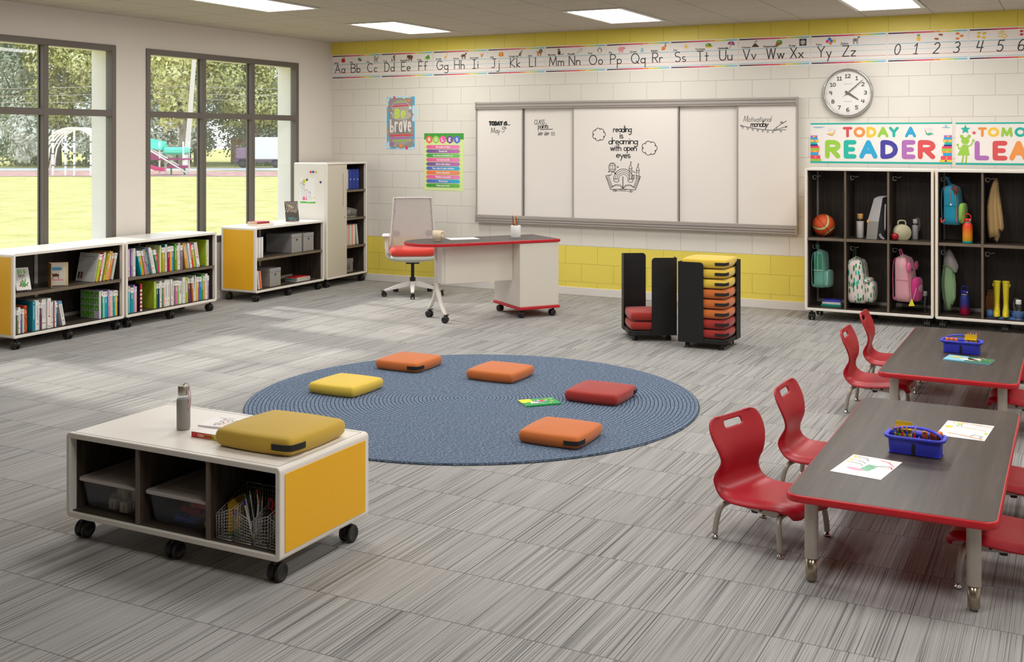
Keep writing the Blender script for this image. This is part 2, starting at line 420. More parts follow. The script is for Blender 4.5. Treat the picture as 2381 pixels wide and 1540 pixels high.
# ------------------------------------------------------------------ surfaces of the room
def carpet_mat():
    m, nt, b = newmat('striped_carpet_tiles')
    tc = nd(nt, 'ShaderNodeTexCoord'); sp = nd(nt, 'ShaderNodeSeparateXYZ'); lk(nt, tc.outputs['Object'], sp.inputs[0])
    tx = math_n(nt, 'DIVIDE', math_n(nt, 'ADD', sp.outputs[0], 1.78), 0.413); ty = math_n(nt, 'DIVIDE', math_n(nt, 'SUBTRACT', sp.outputs[1], 3.457), 0.413)
    ix = math_n(nt, 'FLOOR', tx); iy = math_n(nt, 'FLOOR', ty); fx = math_n(nt, 'FRACT', tx); fy = math_n(nt, 'FRACT', ty)
    cid = nd(nt, 'ShaderNodeCombineXYZ'); lk(nt, ix, cid.inputs[0]); lk(nt, iy, cid.inputs[1])
    wn = nd(nt, 'ShaderNodeTexWhiteNoise', noise_dimensions='2D'); lk(nt, cid.outputs[0], wn.inputs['Vector'])
    rn = wn.outputs['Value']
    def stripes(fxs, fys, detail, off):
        c = nd(nt, 'ShaderNodeCombineXYZ')
        lk(nt, math_n(nt, 'ADD', math_n(nt, 'MULTIPLY', sp.outputs[0], fxs), math_n(nt, 'MULTIPLY', rn, 37.0 + off)), c.inputs[0])
        lk(nt, math_n(nt, 'ADD', math_n(nt, 'MULTIPLY', sp.outputs[1], fys), math_n(nt, 'MULTIPLY', rn, 91.0 + off)), c.inputs[1])
        return noise_n(nt, c.outputs[0], 1.0, detail, 0.55)
    fine = stripes(360, 0.9, 1, 0); mid = stripes(150, 0.55, 2, 5); broad = stripes(22, 0.35, 2, 9); yarn = stripes(420, 240, 1, 3)
    d1 = nd(nt, 'ShaderNodeMapRange', i_1=0.50, i_2=0.62); lk(nt, fine, d1.inputs[0])
    d2 = nd(nt, 'ShaderNodeMapRange', i_1=0.56, i_2=0.66); lk(nt, mid, d2.inputs[0])
    br = nd(nt, 'ShaderNodeMapRange', i_1=0.35, i_2=0.65); lk(nt, broad, br.inputs[0])
    dark = math_n(nt, 'MAXIMUM', math_n(nt, 'MULTIPLY', d1.outputs[0], math_n(nt, 'ADD', 0.25, math_n(nt, 'MULTIPLY', br.outputs[0], 0.6))), math_n(nt, 'MULTIPLY', d2.outputs[0], 0.75))
    dark = math_n(nt, 'MULTIPLY', dark, math_n(nt, 'ADD', 0.55, math_n(nt, 'MULTIPLY', yarn, 0.8)))
    base = mixc(nt, math_n(nt, 'MULTIPLY', yarn, 0.9), rgb((150, 148, 146)), rgb((203, 201, 198)))
    base = mixc(nt, math_n(nt, 'MULTIPLY', rn, 0.22), base, rgb((152, 150, 148)))
    col = mixc(nt, dark, base, rgb((70, 69, 68)))
    ex = math_n(nt, 'MAXIMUM', math_n(nt, 'GREATER_THAN', math_n(nt, 'ABSOLUTE', math_n(nt, 'SUBTRACT', fx, 0.5)), 0.4955),
                math_n(nt, 'GREATER_THAN', math_n(nt, 'ABSOLUTE', math_n(nt, 'SUBTRACT', fy, 0.5)), 0.4955))
    col = mixc(nt, math_n(nt, 'MULTIPLY', ex, 0.7), col, rgb((62, 61, 60)))
    lk(nt, col, b.inputs['Base Color']); b.inputs['Roughness'].default_value = 0.95; b.inputs['Specular IOR Level'].default_value = 0.1
    bump(nt, b, math_n(nt, 'SUBTRACT', yarn, dark), 0.35, 0.004); return m
def block_mat():
    m, nt, b = newmat('painted_concrete_block')
    tc = nd(nt, 'ShaderNodeTexCoord'); sp = nd(nt, 'ShaderNodeSeparateXYZ'); lk(nt, tc.outputs['Object'], sp.inputs[0])
    c = nd(nt, 'ShaderNodeCombineXYZ'); lk(nt, math_n(nt, 'ADD', sp.outputs[0], 1.837 + 0.193 + 40 * 0.386), c.inputs[0])
    lk(nt, math_n(nt, 'ADD', sp.outputs[2], -0.549 + 2.015), c.inputs[1])
    br = nd(nt, 'ShaderNodeTexBrick', i_Scale=1.0, i_Mortar_Size=0.0035, i_Mortar_Smooth=0.6, i_Brick_Width=0.386, i_Row_Height=0.2015, offset=0.5, offset_frequency=2)
    lk(nt, c.outputs[0], br.inputs['Vector']); br.inputs['Color1'].default_value = (1, 1, 1, 1); br.inputs['Color2'].default_value = (0.9, 0.9, 0.9, 1)
    n1 = noise_n(nt, tc.outputs['Object'], 70, 3, 0.6); n2 = noise_n(nt, tc.outputs['Object'], 3, 2)
    yel = math_n(nt, 'MAXIMUM', math_n(nt, 'LESS_THAN', sp.outputs[2], 0.549), math_n(nt, 'GREATER_THAN', sp.outputs[2], 2.765))
    col = mixc(nt, yel, rgb((231, 227, 218)), rgb((238, 219, 96)))
    col = mixc(nt, 0.22, col, br.outputs['Color'], 'MULTIPLY'); col = mixc(nt, math_n(nt, 'MULTIPLY', n2, 0.12), col, rgb((205, 200, 190)), 'MULTIPLY')
    jc = mixc(nt, yel, rgb((204, 199, 188)), rgb((208, 188, 70)))  # joints tinted darker to imitate the thin shadow line in each groove
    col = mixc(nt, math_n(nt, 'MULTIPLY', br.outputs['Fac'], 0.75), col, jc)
    lk(nt, col, b.inputs['Base Color']); b.inputs['Roughness'].default_value = 0.42; b.inputs['Specular IOR Level'].default_value = 0.5
    h = math_n(nt, 'SUBTRACT', math_n(nt, 'MULTIPLY', n1, 0.35), br.outputs['Fac']); bump(nt, b, h, 0.55, 0.006); return m
def ceiling_mat():
    m, nt, b = newmat('acoustic_ceiling_tile')
    tc = nd(nt, 'ShaderNodeTexCoord'); sp = nd(nt, 'ShaderNodeSeparateXYZ'); lk(nt, tc.outputs['Object'], sp.inputs[0])
    def edge(o, off):
        f = math_n(nt, 'FRACT', math_n(nt, 'DIVIDE', math_n(nt, 'ADD', o, off), 0.62))
        return math_n(nt, 'GREATER_THAN', math_n(nt, 'ABSOLUTE', math_n(nt, 'SUBTRACT', f, 0.5)), 0.4952)
    e = math_n(nt, 'MAXIMUM', edge(sp.outputs[0], 6.8 + 6.2), edge(sp.outputs[1], -10.71 + 18.6))
    f = noise_n(nt, tc.outputs['Object'], 95, 3, 0.65); g = noise_n(nt, tc.outputs['Object'], 60, 4, 0.8)
    d = nd(nt, 'ShaderNodeMapRange', i_1=0.60, i_2=0.68); lk(nt, f, d.inputs[0])
    col = mixc(nt, g, rgb((176, 166, 152)), rgb((204, 195, 181))); col = mixc(nt, math_n(nt, 'MULTIPLY', d.outputs[0], 0.75), col, rgb((110, 102, 92)))
    col = mixc(nt, math_n(nt, 'MULTIPLY', e, 0.85), col, rgb((58, 52, 46)))
    lk(nt, col, b.inputs['Base Color']); b.inputs['Roughness'].default_value = 0.95; bump(nt, b, math_n(nt, 'SUBTRACT', g, d.outputs[0]), 0.4, 0.004); return m
def wallpaint():
    m, nt, b = newmat('warm_white_wall_paint'); v = coords(nt); n = noise_n(nt, v, 180, 3, 0.6)
    lk(nt, mixc(nt, n, rgb((224, 217, 209)), rgb((229, 222, 214))), b.inputs['Base Color']); b.inputs['Roughness'].default_value = 0.7; bump(nt, b, n, 0.08, 0.002); return m
def rug_mat():
    m, nt, b = newmat('braided_blue_wool')
    tc = nd(nt, 'ShaderNodeTexCoord'); sp = nd(nt, 'ShaderNodeSeparateXYZ'); lk(nt, tc.outputs['Object'], sp.inputs[0])
    r = math_n(nt, 'SQRT', math_n(nt, 'ADD', math_n(nt, 'POWER', sp.outputs[0], 2.0), math_n(nt, 'POWER', sp.outputs[1], 2.0)))
    a = math_n(nt, 'ARCTAN2', sp.outputs[1], sp.outputs[0]); q = math_n(nt, 'DIVIDE', r, 0.0262); f = math_n(nt, 'FRACT', q)
    dd = math_n(nt, 'MULTIPLY', math_n(nt, 'ABSOLUTE', math_n(nt, 'SUBTRACT', f, 0.5)), 2.0)
    gr = nd(nt, 'ShaderNodeMapRange', i_1=0.74, i_2=0.92); lk(nt, dd, gr.inputs[0])
    c = nd(nt, 'ShaderNodeCombineXYZ'); lk(nt, math_n(nt, 'MULTIPLY', math_n(nt, 'MULTIPLY', a, r), 95.0), c.inputs[0]); lk(nt, math_n(nt, 'MULTIPLY', q, 2.6), c.inputs[1])
    n1 = noise_n(nt, c.outputs[0], 1.0, 2, 0.65); n2 = noise_n(nt, tc.outputs['Object'], 330, 2, 0.6)
    s1 = math_n(nt, 'ADD', math_n(nt, 'MULTIPLY', n1, 0.6), math_n(nt, 'MULTIPLY', n2, 0.4))
    col = ramp(nt, s1, [(0.33, (38, 46, 62)), (0.45, (82, 99, 122)), (0.55, (122, 139, 162)), (0.68, (196, 206, 218))])
    col = mixc(nt, math_n(nt, 'MULTIPLY', gr.outputs[0], 0.85), col, rgb((30, 36, 48)))
    lk(nt, col, b.inputs['Base Color']); b.inputs['Roughness'].default_value = 0.9; b.inputs['Specular IOR Level'].default_value = 0.15
    bump(nt, b, math_n(nt, 'SUBTRACT', math_n(nt, 'MULTIPLY', n1, 0.5), math_n(nt, 'POWER', dd, 3.0)), 0.7, 0.006); return m
M_FRAME = P((104, 96, 90), 0.45, 0.1, name='bronze_window_frame'); M_REVEAL = P((240, 236, 232), 0.8, name='exterior_plaster')
M_WALL = wallpaint(); M_BASE = P((226, 221, 216), 0.5, name='vinyl_baseboard'); M_GLASS = clear('window_glass', (0.985, 0.99, 0.985, 1), 1.42, 0.0, 0.9, 0.045, (240, 242, 236))  # milky share in the panes imitates glare washing out the yard

XL, YW, CZ = -8.344, 11.336, 2.955; XR, YB = 2.9, -2.6
struct(MB().box((XL - .3, YB - .2, -.12), (XR + .2, YW + .2, 0), carpet_mat()), 'floor')
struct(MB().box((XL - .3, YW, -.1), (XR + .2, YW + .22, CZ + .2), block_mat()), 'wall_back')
struct(MB().box((XL - .3, YB - .2, CZ), (XR + .2, YW + .2, CZ + .1), ceiling_mat()), 'ceiling')
struct(MB().box((XR, YB, -.1), (XR + .2, YW + .2, CZ + .1), M_WALL), 'wall_right')
struct(MB().box((XL - .3, YB - .2, -.1), (XR + .2, YB, CZ + .1), M_WALL), 'wall_rear')
WZ0, WZ1 = 0.625, 2.66; WIN = [(5.385, 7.827), (8.221, 10.666)]
wl = MB(); XO = XL - .272
ys = [YB - .2] + [y for w in WIN for y in w] + [YW + .2]
for i in range(0, len(ys), 2): wl.box((XO, ys[i], -.4), (XL, ys[i + 1], CZ + .2), M_WALL)
for a, b_ in WIN:
    wl.box((XO, a, -.4), (XL, b_, WZ0), M_WALL); wl.box((XO, a, WZ1), (XL, b_, CZ + .2), M_WALL)
struct(wl, 'wall_left')
# plastered outside reveals of the deep window openings
rv = MB()
for a, b_ in WIN:
    rv.box((XO - .002, b_ - .046, WZ0), (XL - .075, b_ + .001, WZ1), M_REVEAL); rv.box((XO - .002, a - .001, WZ0), (XL - .075, a + .046, WZ1), M_REVEAL)
    rv.box((XO - .002, a, WZ1 - .046), (XL - .075, b_, WZ1 + .001), M_REVEAL); rv.box((XO - .002, a, WZ0 - .001), (XL - .075, b_, WZ0 + .046), M_REVEAL)
struct(rv, 'trim_1')
for k, (a, b_) in enumerate(WIN):
    w = bpy.data.objects.new('window_%d' % (k + 1), None); COL.objects.link(w); w['kind'] = 'structure'
    t = .055; x0, x1 = XL - .074, XL + .012; fr = MB(); L = b_ - a
    fr.box((x0, a, WZ0), (x1, a + t, WZ1), M_FRAME, .003); fr.box((x0, b_ - t, WZ0), (x1, b_, WZ1), M_FRAME, .003)
    fr.box((x0, a + t, WZ1 - .058), (x1, b_ - t, WZ1), M_FRAME, .003); fr.box((x0, a + t, WZ0), (x1, b_ - t, WZ0 + .066), M_FRAME, .003); struct(fr, 'window_frame', w)
    mu = [a + (L - t) / 3 + .002, a + 2 * (L - t) / 3 - .0]
    for y in (8.221 - WIN[1][0] + a + .8, a + 1.591):
        m_ = MB(); m_.box((x0, y, WZ0 + .066), (x1 + .001, y + .055, WZ1 - .058), M_FRAME, .003); m_.box((XL - .05, y - .008, WZ0 + .066), (XL - .04, y, WZ1 - .058), P((70, 64, 60), .5)); struct(m_, 'mullion', w)
    struct(MB().box((x0 + .004, a + t, 1.966), (x1 - .001, b_ - t, 2.028), M_FRAME, .003), 'transom', w)
    cols = [(a + t, a + .8), (a + .855, a + 1.591), (a + 1.646, b_ - t)]
    for y0, y1 in cols:
        for z0, z1 in ((WZ0 + .066, 1.966), (2.028, WZ1 - .058)):
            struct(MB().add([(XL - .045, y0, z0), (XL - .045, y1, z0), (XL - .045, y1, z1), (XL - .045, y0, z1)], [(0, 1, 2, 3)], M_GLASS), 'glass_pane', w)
bb = MB(); bb.box((XL, YW - .014, 0), (XR, YW, .088), M_BASE, .003); struct(bb, 'baseboard_back')
struct(MB().box((XL, YB, 0), (XL + .014, YW - .014, .088), M_BASE, .003), 'baseboard_left')
# ceiling lights, set into the grid
def emis(c, st, name='lit_diffuser'):
    m = bpy.data.materials.new(name); m.use_nodes = True; nt = m.node_tree; b = nt.nodes['Principled BSDF']
    b.inputs['Base Color'].default_value = (.8, .8, .8, 1); b.inputs['Emission Color'].default_value = c; b.inputs['Emission Strength'].default_value = st; return m
M_LITE = emis((1, .98, .945, 1), LIGHT_STRENGTH); M_TRIM = P((222, 218, 212), .4, name='light_trim')
def troffer(x, y, label, group):
    t = thing('ceiling_light', label, 'ceiling light', (x, y, CZ), 0, group)
    w, l = .31, .62
    fr = MB(); o = [(-w, -l), (w, -l), (w, l), (-w, l)]
    fr.ring(inset(o, .004), inset(o, .045), -.012, .004, M_TRIM, 'z'); fr.build('frame', t)
    MB().add([(-.265, -.575, -.006), (-.265, .575, -.006), (.265, .575, -.006), (.265, -.575, -.006)], [(0, 1, 2, 3)], M_LITE).build('diffuser', t)
G_CL = 'recessed ceiling lights'
troffer(-6.49, 10.09, 'recessed white ceiling light above the corner with the tall cabinet', G_CL)
troffer(-4.01, 10.07, 'recessed white ceiling light above the sliding whiteboard', G_CL)
troffer(-1.53, 10.07, 'recessed white ceiling light above the wall clock, cut by the top edge', G_CL)
troffer(-6.49, 7.62, 'recessed white ceiling light over the window bookcases, cut by the top edge', G_CL)
for x, y in LIGHTS_OUT: troffer(x, y, 'recessed white ceiling light over the room, outside the view', G_CL)
# ------------------------------------------------------------------ the school yard beyond the windows
GZ = -0.15
FW = Vector((-sin(R(27.0747)), cos(R(27.0747)), 0)); RT = Vector((cos(R(27.0747)), sin(R(27.0747)), 0))
def yard(d, s, z=GZ):
    """a spot d metres out along the long diagonal of the yard and s metres across it"""
    p = FW * d + RT * s; return Vector((p.x, p.y, z))
def ground(name, pts, z, mat):
    b = MB(); b.add([tuple(yard(d, s, z)) for d, s in pts], [tuple(range(len(pts)))], mat); return struct(b, name)
def grass_mat():
    m, nt, b = newmat('sunlit_lawn'); v = coords(nt); a = noise_n(nt, v, 1.1, 4, .7); c = noise_n(nt, v, 14, 3, .7)
    col = ramp(nt, math_n(nt, 'ADD', math_n(nt, 'MULTIPLY', a, .6), math_n(nt, 'MULTIPLY', c, .4)), [(.36, (164, 160, 92)), (.50, (190, 184, 112)), (.66, (210, 198, 142))])
    lk(nt, col, b.inputs['Base Color']); b.inputs['Roughness'].default_value = .95; b.inputs['Specular IOR Level'].default_value = .1; return m
def chip_mat(c0, c1, name):
    m, nt, b = newmat(name); v = coords(nt); a = noise_n(nt, v, 3, 4, .7)
    lk(nt, ramp(nt, a, [(.35, c0), (.65, c1)]), b.inputs['Base Color']); b.inputs['Roughness'].default_value = .95; return m
gl = MB(); gl.add([(-140, -60, GZ - .02), (XO, -60, GZ - .02), (XO, 170, GZ - .02), (-140, 170, GZ - .02)], [(0, 1, 2, 3)], grass_mat()); struct(gl, 'lawn')
ground('wood_chip_ground', [(56, -40), (56, -8.5), (64, -9), (66, -40)], GZ - .005, chip_mat((150, 104, 96), (200, 160, 148), 'wood_chips'))
ground('path', [(66.2, -46), (66.2, 4), (72, 4), (72, -46)], GZ - .006, chip_mat((200, 194, 188), (232, 226, 220), 'pale_concrete'))
M_BARK = chip_mat((112, 100, 86), (158, 146, 128), 'bark')
def leaf_mat(a, b_, c, name):
    m, nt, bs = newmat(name); v = coords(nt); g = noise_n(nt, v, .55, 2, .6); h = noise_n(nt, v, 5.0, 2, .6)
    lk(nt, ramp(nt, math_n(nt, 'ADD', math_n(nt, 'MULTIPLY', g, .55), math_n(nt, 'MULTIPLY', h, .45)), [(.36, a), (.5, b_), (.64, c)]), bs.inputs['Base Color'])
    bs.inputs['Roughness'].default_value = .8; bs.inputs['Specular IOR Level'].default_value = .15; bs.inputs['Transmission Weight'].default_value = 0
    bs.inputs['Subsurface Weight'].default_value = 0; return m
LEAF = {'gold': leaf_mat((156, 156, 90), (204, 202, 130), (234, 230, 178), 'golden_green_leaves'), 'grey': leaf_mat((140, 150, 128), (182, 190, 164), (216, 222, 202), 'grey_green_leaves'),
        'pale': leaf_mat((170, 172, 150), (214, 214, 194), (240, 238, 222), 'pale_leaves'), 'dark': leaf_mat((116, 130, 104), (150, 162, 132), (186, 194, 162), 'deep_green_leaves')}
def crown_mesh(seed, n, rx, rz, leaf, mat, lumps=26):
    r = random.Random(seed); b = MB(); cs = []
    for _ in range(lumps):
        a = r.random() * 2 * PI; h = r.uniform(-.8, .95); q = math.sqrt(max(0, 1 - h * h)) * r.uniform(.2, .95)
        cs.append((Vector((cos(a) * q * rx, sin(a) * q * rx, h * rz)), r.uniform(.28, .5) * rx))
    vs, fs = [], []
    for _ in range(n):
        c, rad = r.choice(cs); u = Vector((r.gauss(0, 1), r.gauss(0, 1), r.gauss(0, 1))).normalized()
        p = c + u * rad * r.uniform(.6, 1.05); nn = (u + Vector((r.uniform(-.7, .7), r.uniform(-.7, .7), r.uniform(-.3, .9)))).normalized()
        t = nn.orthogonal().normalized(); t2 = nn.cross(t); an = r.random() * 6.28; t, t2 = t * cos(an) + t2 * sin(an), t2 * cos(an) - t * sin(an)
        s1 = leaf * r.uniform(.6, 1.3); s2 = s1 * .55; k = len(vs)
        vs += [tuple(p - t * s1), tuple(p + t2 * s2), tuple(p + t * s1), tuple(p - t2 * s2)]; fs.append((k, k + 1, k + 2, k + 3))
    b.add(vs, fs, mat); return b
def tree(d, s, h, rx, rz, kind, seed, label, n=11000, leaf=.145, group='trees along the far side of the lawn', name='tree', trunk=.16):
    t = thing(name, label, 'tree' if name == 'tree' else 'shrub', tuple(yard(d, s)), rnd.random() * 6, group)
    c = crown_mesh(seed, n, rx, rz, leaf, LEAF[kind]).build('crown', t); c.location = (0, 0, h - rz * .95)
    if trunk:
        b = MB(); r = random.Random(seed); b.tube([(0, 0, -.2), (.05, .02, h * .25), (-.05, .05, h * .5), (0, 0, h * .75)], [trunk * 1.3, trunk, trunk * .8, trunk * .4], M_BARK, 8)
        for k in range(4):
            a = r.random() * 6.28; z = h * r.uniform(.28, .5); b.tube([(0, 0, z), (cos(a) * rx * .3, sin(a) * rx * .3, z + h * .15), (cos(a) * rx * .6, sin(a) * rx * .6, z + h * .34)], [trunk * .6, trunk * .4, trunk * .15], M_BARK, 6)
        b.build('trunk', t)
    return t
T_ = [(80, -35.5, 11.5, 3.4, 4.6, 'grey', 'grey-green tree seen through the first pane from the left edge'), (78, -32.0, 10.2, 3.2, 4.4, 'gold', 'golden-green tree behind the first window mullion'),
      (83, -29.2, 12.0, 3.2, 4.8, 'dark', 'darker tree standing behind the climbing frame'), (76, -27.2, 9.8, 2.6, 4.0, 'gold', 'golden tree seen beside the white pier between the windows'),
      (84, -24.6, 12.0, 3.4, 5.0, 'grey', 'grey-green tree behind the play structure, over its roof'), (77, -22.0, 11.0, 3.0, 4.6, 'gold', 'golden-green tree next to the leaning utility pole'),
      (79, -18.6, 11.6, 3.2, 4.8, 'gold', 'yellowish tree in the middle panes of the second window'), (82, -15.4, 11.0, 3.0, 4.6, 'grey', 'muted green tree in the last pane of the second window'),
      (76, -39.0, 10.5, 3.0, 4.4, 'gold', 'yellow-green tree at the far end past the first window'), (80, -12.0, 10.5, 3.0, 4.4, 'gold', 'golden tree hidden past the end of the second window')]
T_ += [(88, -38.5, 9.5, 3.6, 4.6, 'grey', 'low gray-green tree of the back row, first pane from the left edge'), (90, -33.4, 9.5, 3.6, 4.6, 'dark', 'back-row tree between two front crowns in the first window'), (90, -27.2, 10, 3.8, 4.8, 'grey', 'back-row gray tree seen past the window pier'),
       (91, -21.6, 10, 3.8, 4.8, 'dark', 'back-row dark tree in the first pane of the second window'), (90, -16.6, 9.8, 3.6, 4.7, 'gold', 'back-row golden tree behind the forked trunk'), (89, -12.4, 9.4, 3.4, 4.6, 'grey', 'back-row gray tree at the end of the second window')]
for i, a in enumerate(T_): tree(a[0], a[1], a[2], a[3], a[4], a[5], 40 + i, a[6])
tree(70, -20.9, 8.6, 2.2, 3.2, 'gold', 61, 'forked dark-trunked tree in front of the row, middle pane of the second window', 2600, .19, trunk=.24)
for i, (d, s, h, rx, rz, k, lb) in enumerate([(74, -27.6, 3.9, 1.9, 1.7, 'pale', 'pale blossoming bush behind the climbing frame'), (73, -32.3, 3.3, 1.7, 1.5, 'pale', 'whitish bush low in the first window'), (75, -23.2, 3.6, 1.7, 1.6, 'pale', 'pale bush behind the slide roof'),
                                              (78, -34.5, 2.0, 2.6, 1.1, 'dark', 'dark hedge clump under the trees of the first window'), (79, -25.5, 2.0, 2.8, 1.1, 'dark', 'dark hedge clump behind the play structure'), (79, -17.0, 2.0, 2.8, 1.1, 'dark', 'dark hedge clump under the yellowish trees'), (80, -29.6, 2.0, 2.6, 1.1, 'dark', 'dark hedge clump behind the climbing frame legs')]):
    tree(d, s, h, rx, rz, k, 80 + i, lb, 2400, .16, 'bushes under the far trees', 'bush', 0)
# climbing frame of white arched tubes
M_WHITE = P((244, 242, 240), .4, name='white_powder_coat'); M_TEAL = P((70, 206, 170), .5, name='teal_roof'); M_PINK = P((226, 64, 130), .4, name='pink_plastic'); M_PLUM = P((160, 50, 110), .5)
cf = thing('climbing_frame', 'white arched-tube climbing frame on wood chips, in the first window', 'climbing frame', tuple(yard(57.5, -22.6)), R(27), 'playground equipment')
for k in range(5):
    y = -.9 + .45 * k; b = MB()
    b.tube([(x, y, 2.45 * math.sin(math.acos(min(1, abs(x) / 1.7))) ** .8 if abs(x) < 1.7 else 0) for x in [-1.7 + 3.4 * j / 16 for j in range(17)]], .045, M_WHITE, 8); b.build('arch', cf)
for k in range(7):
    x = -1.35 + .45 * k; b = MB(); z = 2.45 * math.sin(math.acos(abs(x) / 1.7)) ** .8
    b.tube([(x, -.9, z), (x, .9, z)], .03, M_WHITE, 6); b.build('rung', cf)
for x in (-1.0, -.35, .1, .95):
    b = MB(); b.cyl((x, -.75, 0), (x, -.75, 2.35), .055, M_WHITE, 10)
    for z in (.5, 1.1, 1.7): b.cyl((x, -.75, z), (x, -.75, z + .06), .07, P((90, 96, 110), .5), 10)
    b.build('post', cf)
b = MB(); b.tube([(-.4, -.75, 2.35), (1.3, -.75, 2.35)], .035, M_WHITE, 6); b.build('top_rail', cf)
# play structure with slide
ps = thing('play_structure', 'playground structure with pink slide, teal roof and white posts', 'play structure', tuple(yard(58.5, -18.3)), R(27), 'playground equipment')
for x in (-1.2, -.25, 1.0):
    for y in (-.4, .6):
        b = MB(); b.cyl((x, y, 0), (x, y, 1.75), .05, M_WHITE, 10); b.build('post', ps)
b = MB(); b.add([(-1.5, -.6, 1.55), (-.1, -.6, 1.3), (-.1, .8, 1.3), (-1.5, .8, 1.55), (-1.5, .1, 2.05), (-.1, .1, 1.75)], [(0, 1, 5, 4), (3, 4, 5, 2), (0, 4, 3), (1, 2, 5)], M_TEAL); b.build('roof', ps)
b = MB(); b.box((-.1, -.45, 1.05), (1.1, .65, 1.45), P((96, 226, 196), .4), .12); b.build('tunnel', ps)
b = MB(); b.box((-1.3, -.5, .78), (1.1, .7, .86), M_PLUM); b.build('deck', ps)
b = MB(); b.box((-1.25, -.46, .86), (-.3, -.42, 1.15), M_PLUM); b.build('side_panel', ps)
b = MB(); rr = [(-1.5, .95), (-1.2, .72), (-.8, .42), (-.3, .24), (.1, .2)]
b.loft([[(x, -1.05, z + .18), (x, -1.0, z), (x, -.62, z), (x, -.57, z + .18), (x, -.6, z + .18), (x, -.64, z + .03), (x, -.98, z + .03), (x, -1.02, z + .18)] for x, z in rr], M_PINK, False); b.build('slide', ps)
for y in (-.5, -1.1):
    b = MB(); b.tube([(-1.6, y, 1.95), (1.35, y + .1, .12)], .04, M_WHITE, 8); b.build('brace_tube', ps)
b = MB(); b.box((.2, -.55, .35), (1.25, -.35, .5), M_PLUM); b.box((.35, -.5, 0), (.42, -.42, .35), P((40, 130, 80), .5)); b.box((1.05, -.5, 0), (1.12, -.42, .35), P((40, 130, 80), .5)); b.build('bench', ps)
# leaning utility pole with its wires
up = thing('utility_pole', 'pale leaning utility pole beyond the play structure', 'pole', tuple(yard(68, -20.1)), 0)
b = MB(); b.cyl((0, 0, -.2), (.55, .3, 8.2), .17, P((224, 216, 204), .8, grain=.2), 10, .12); b.build('pole', up)
for k, (z, sg) in enumerate(((4.35, 0), (4.75, .1), (5.2, .15))):
    b = MB(); b.tube([tuple(RT * (-22 + 4.4 * j) + Vector((.3, .2, z - .25 * math.sin(PI * ((j * .2 + sg) % 1))))) for j in range(10)], .018, P((170, 160, 150), .6), 5); b.build('wire', up)
# parked truck and small brick house beside the road
tk = thing('truck', 'white box truck parked by the road, last panes of the second window', 'truck', tuple(yard(73, -16.6)), R(25))
b = MB(); b.box((-.2, -.9, .55), (1.8, .9, 2.0), P((246, 244, 242), .5), .05); b.build('cargo_box', tk)
b = MB(); b.box((-1.5, -.85, .5), (-.25, .85, 1.3), P((150, 120, 140), .4), .12); b.build('cab', tk)
b = MB(); b.box((-1.6, -.85, .4), (1.8, .85, .55), P((110, 90, 110), .5)); b.build('chassis', tk)
for x in (-1.0, 1.2):
    for y in (-.85, .65):
        b = MB(); b.lathe([(.0, 0), (.3, 0), (.32, .05), (.32, .17), (.3, .2), (0, .2)], P((70, 66, 70), .8), 14, (x, y, .32), 'y'); b.build('wheel', tk)
bh = thing('brick_house', 'small pinkish brick house behind the truck', 'house', tuple(yard(86, -18.2)), R(27))
b = MB(); b.box((-3.2, -2, 0), (3.2, 2, 1.9), chip_mat((196, 150, 140), (224, 186, 172), 'pale_brick')); b.build('wall', bh)
b = MB(); b.prism([(-3.5, 1.85), (3.5, 1.85), (0, 3.0)], -2.2, 2.2, P((190, 170, 162), .8), 'y'); b.build('roof', bh)
b = MB(); b.box((-2, -2.03, .5), (-.9, -2, 1.4), P((236, 238, 242), .3)); b.build('window', bh)
# ------------------------------------------------------------------ mobile storage: bookcases, cabinet, lockers
M_LAM = P((236, 230, 221), .35, name='white_laminate'); M_LAMG = P((222, 216, 208), .4, name='warm_white_laminate'); M_CREAM = P((206, 198, 182), .45, name='cream_laminate')
M_YEL = P((246, 184, 22), .45, name='yellow_panel'); M_POST = P((196, 190, 182), .4, .2, name='painted_steel_post')
WD, WL = (46, 38, 33), (94, 82, 71)
M_WIN = wood('dark_ash_laminate', WD, WL, 'z'); M_WINX = wood('dark_ash_laminate_flat', WD, (100, 88, 75), 'x')
M_WEDGE = wood('dark_ash_lit_edge', (92, 80, 67), (140, 126, 108), 'x'); M_WLITZ = wood('dark_ash_lit_upright', (88, 76, 64), (132, 118, 102), 'z')  # paler copies of the dark wood: light on front edges put into the colour
M_BLK = P((22, 20, 19), .45, name='black_caster_plastic'); M_BLK2 = P((34, 32, 31), .35, name='black_tyre'); M_CHROME = P((200, 198, 194), .18, 1.0, name='chrome'); M_HOOK = P((216, 212, 206), .28, .55, name='polished_hook'); M_STEEL = P((176, 170, 162), .35, .8, name='satin_steel')
def caster(parent, x, y, h=.098, r=.038, ang=0.0, w=.056):
    T = Matrix.Translation((x, y, 0)) @ Matrix.Rotation(ang, 4, 'Z')
    b = MB(T); g = .009
    b.prism([(.012 * 0 - r * .9, r * .9)] + arc(0, r, r * 1.04, r * 1.04, 180, 0, 10)[::-1][::1] if False else arc(0, r, r * 1.03, r * 1.03, -10, 190, 12), -g, g, M_BLK, 'x')
    b.cyl((0, -.012, r * 1.5), (0, -.012, h), .011, M_BLK, 10); b.box((-.024, -.036, h - .006), (.024, .012, h), M_BLK, .002)
    c = b.build('caster', parent)
    for s in (-1, 1):
        q = MB(T); e = .005; x0, x1 = (g + .001, w / 2) if s > 0 else (-w / 2, -g - .001)
        q.lathe([(.001, x0), (r - e, x0), (r, x0 + e), (r, x1 - e), (r - e, x1), (r * .72, x1), (r * .66, x1 - s * .003 if s > 0 else x1), (.001, x1 - .001 if s > 0 else x1)], M_BLK2, 20, (0, 0, r), 'x')
        q.build('wheel', c)
    return c
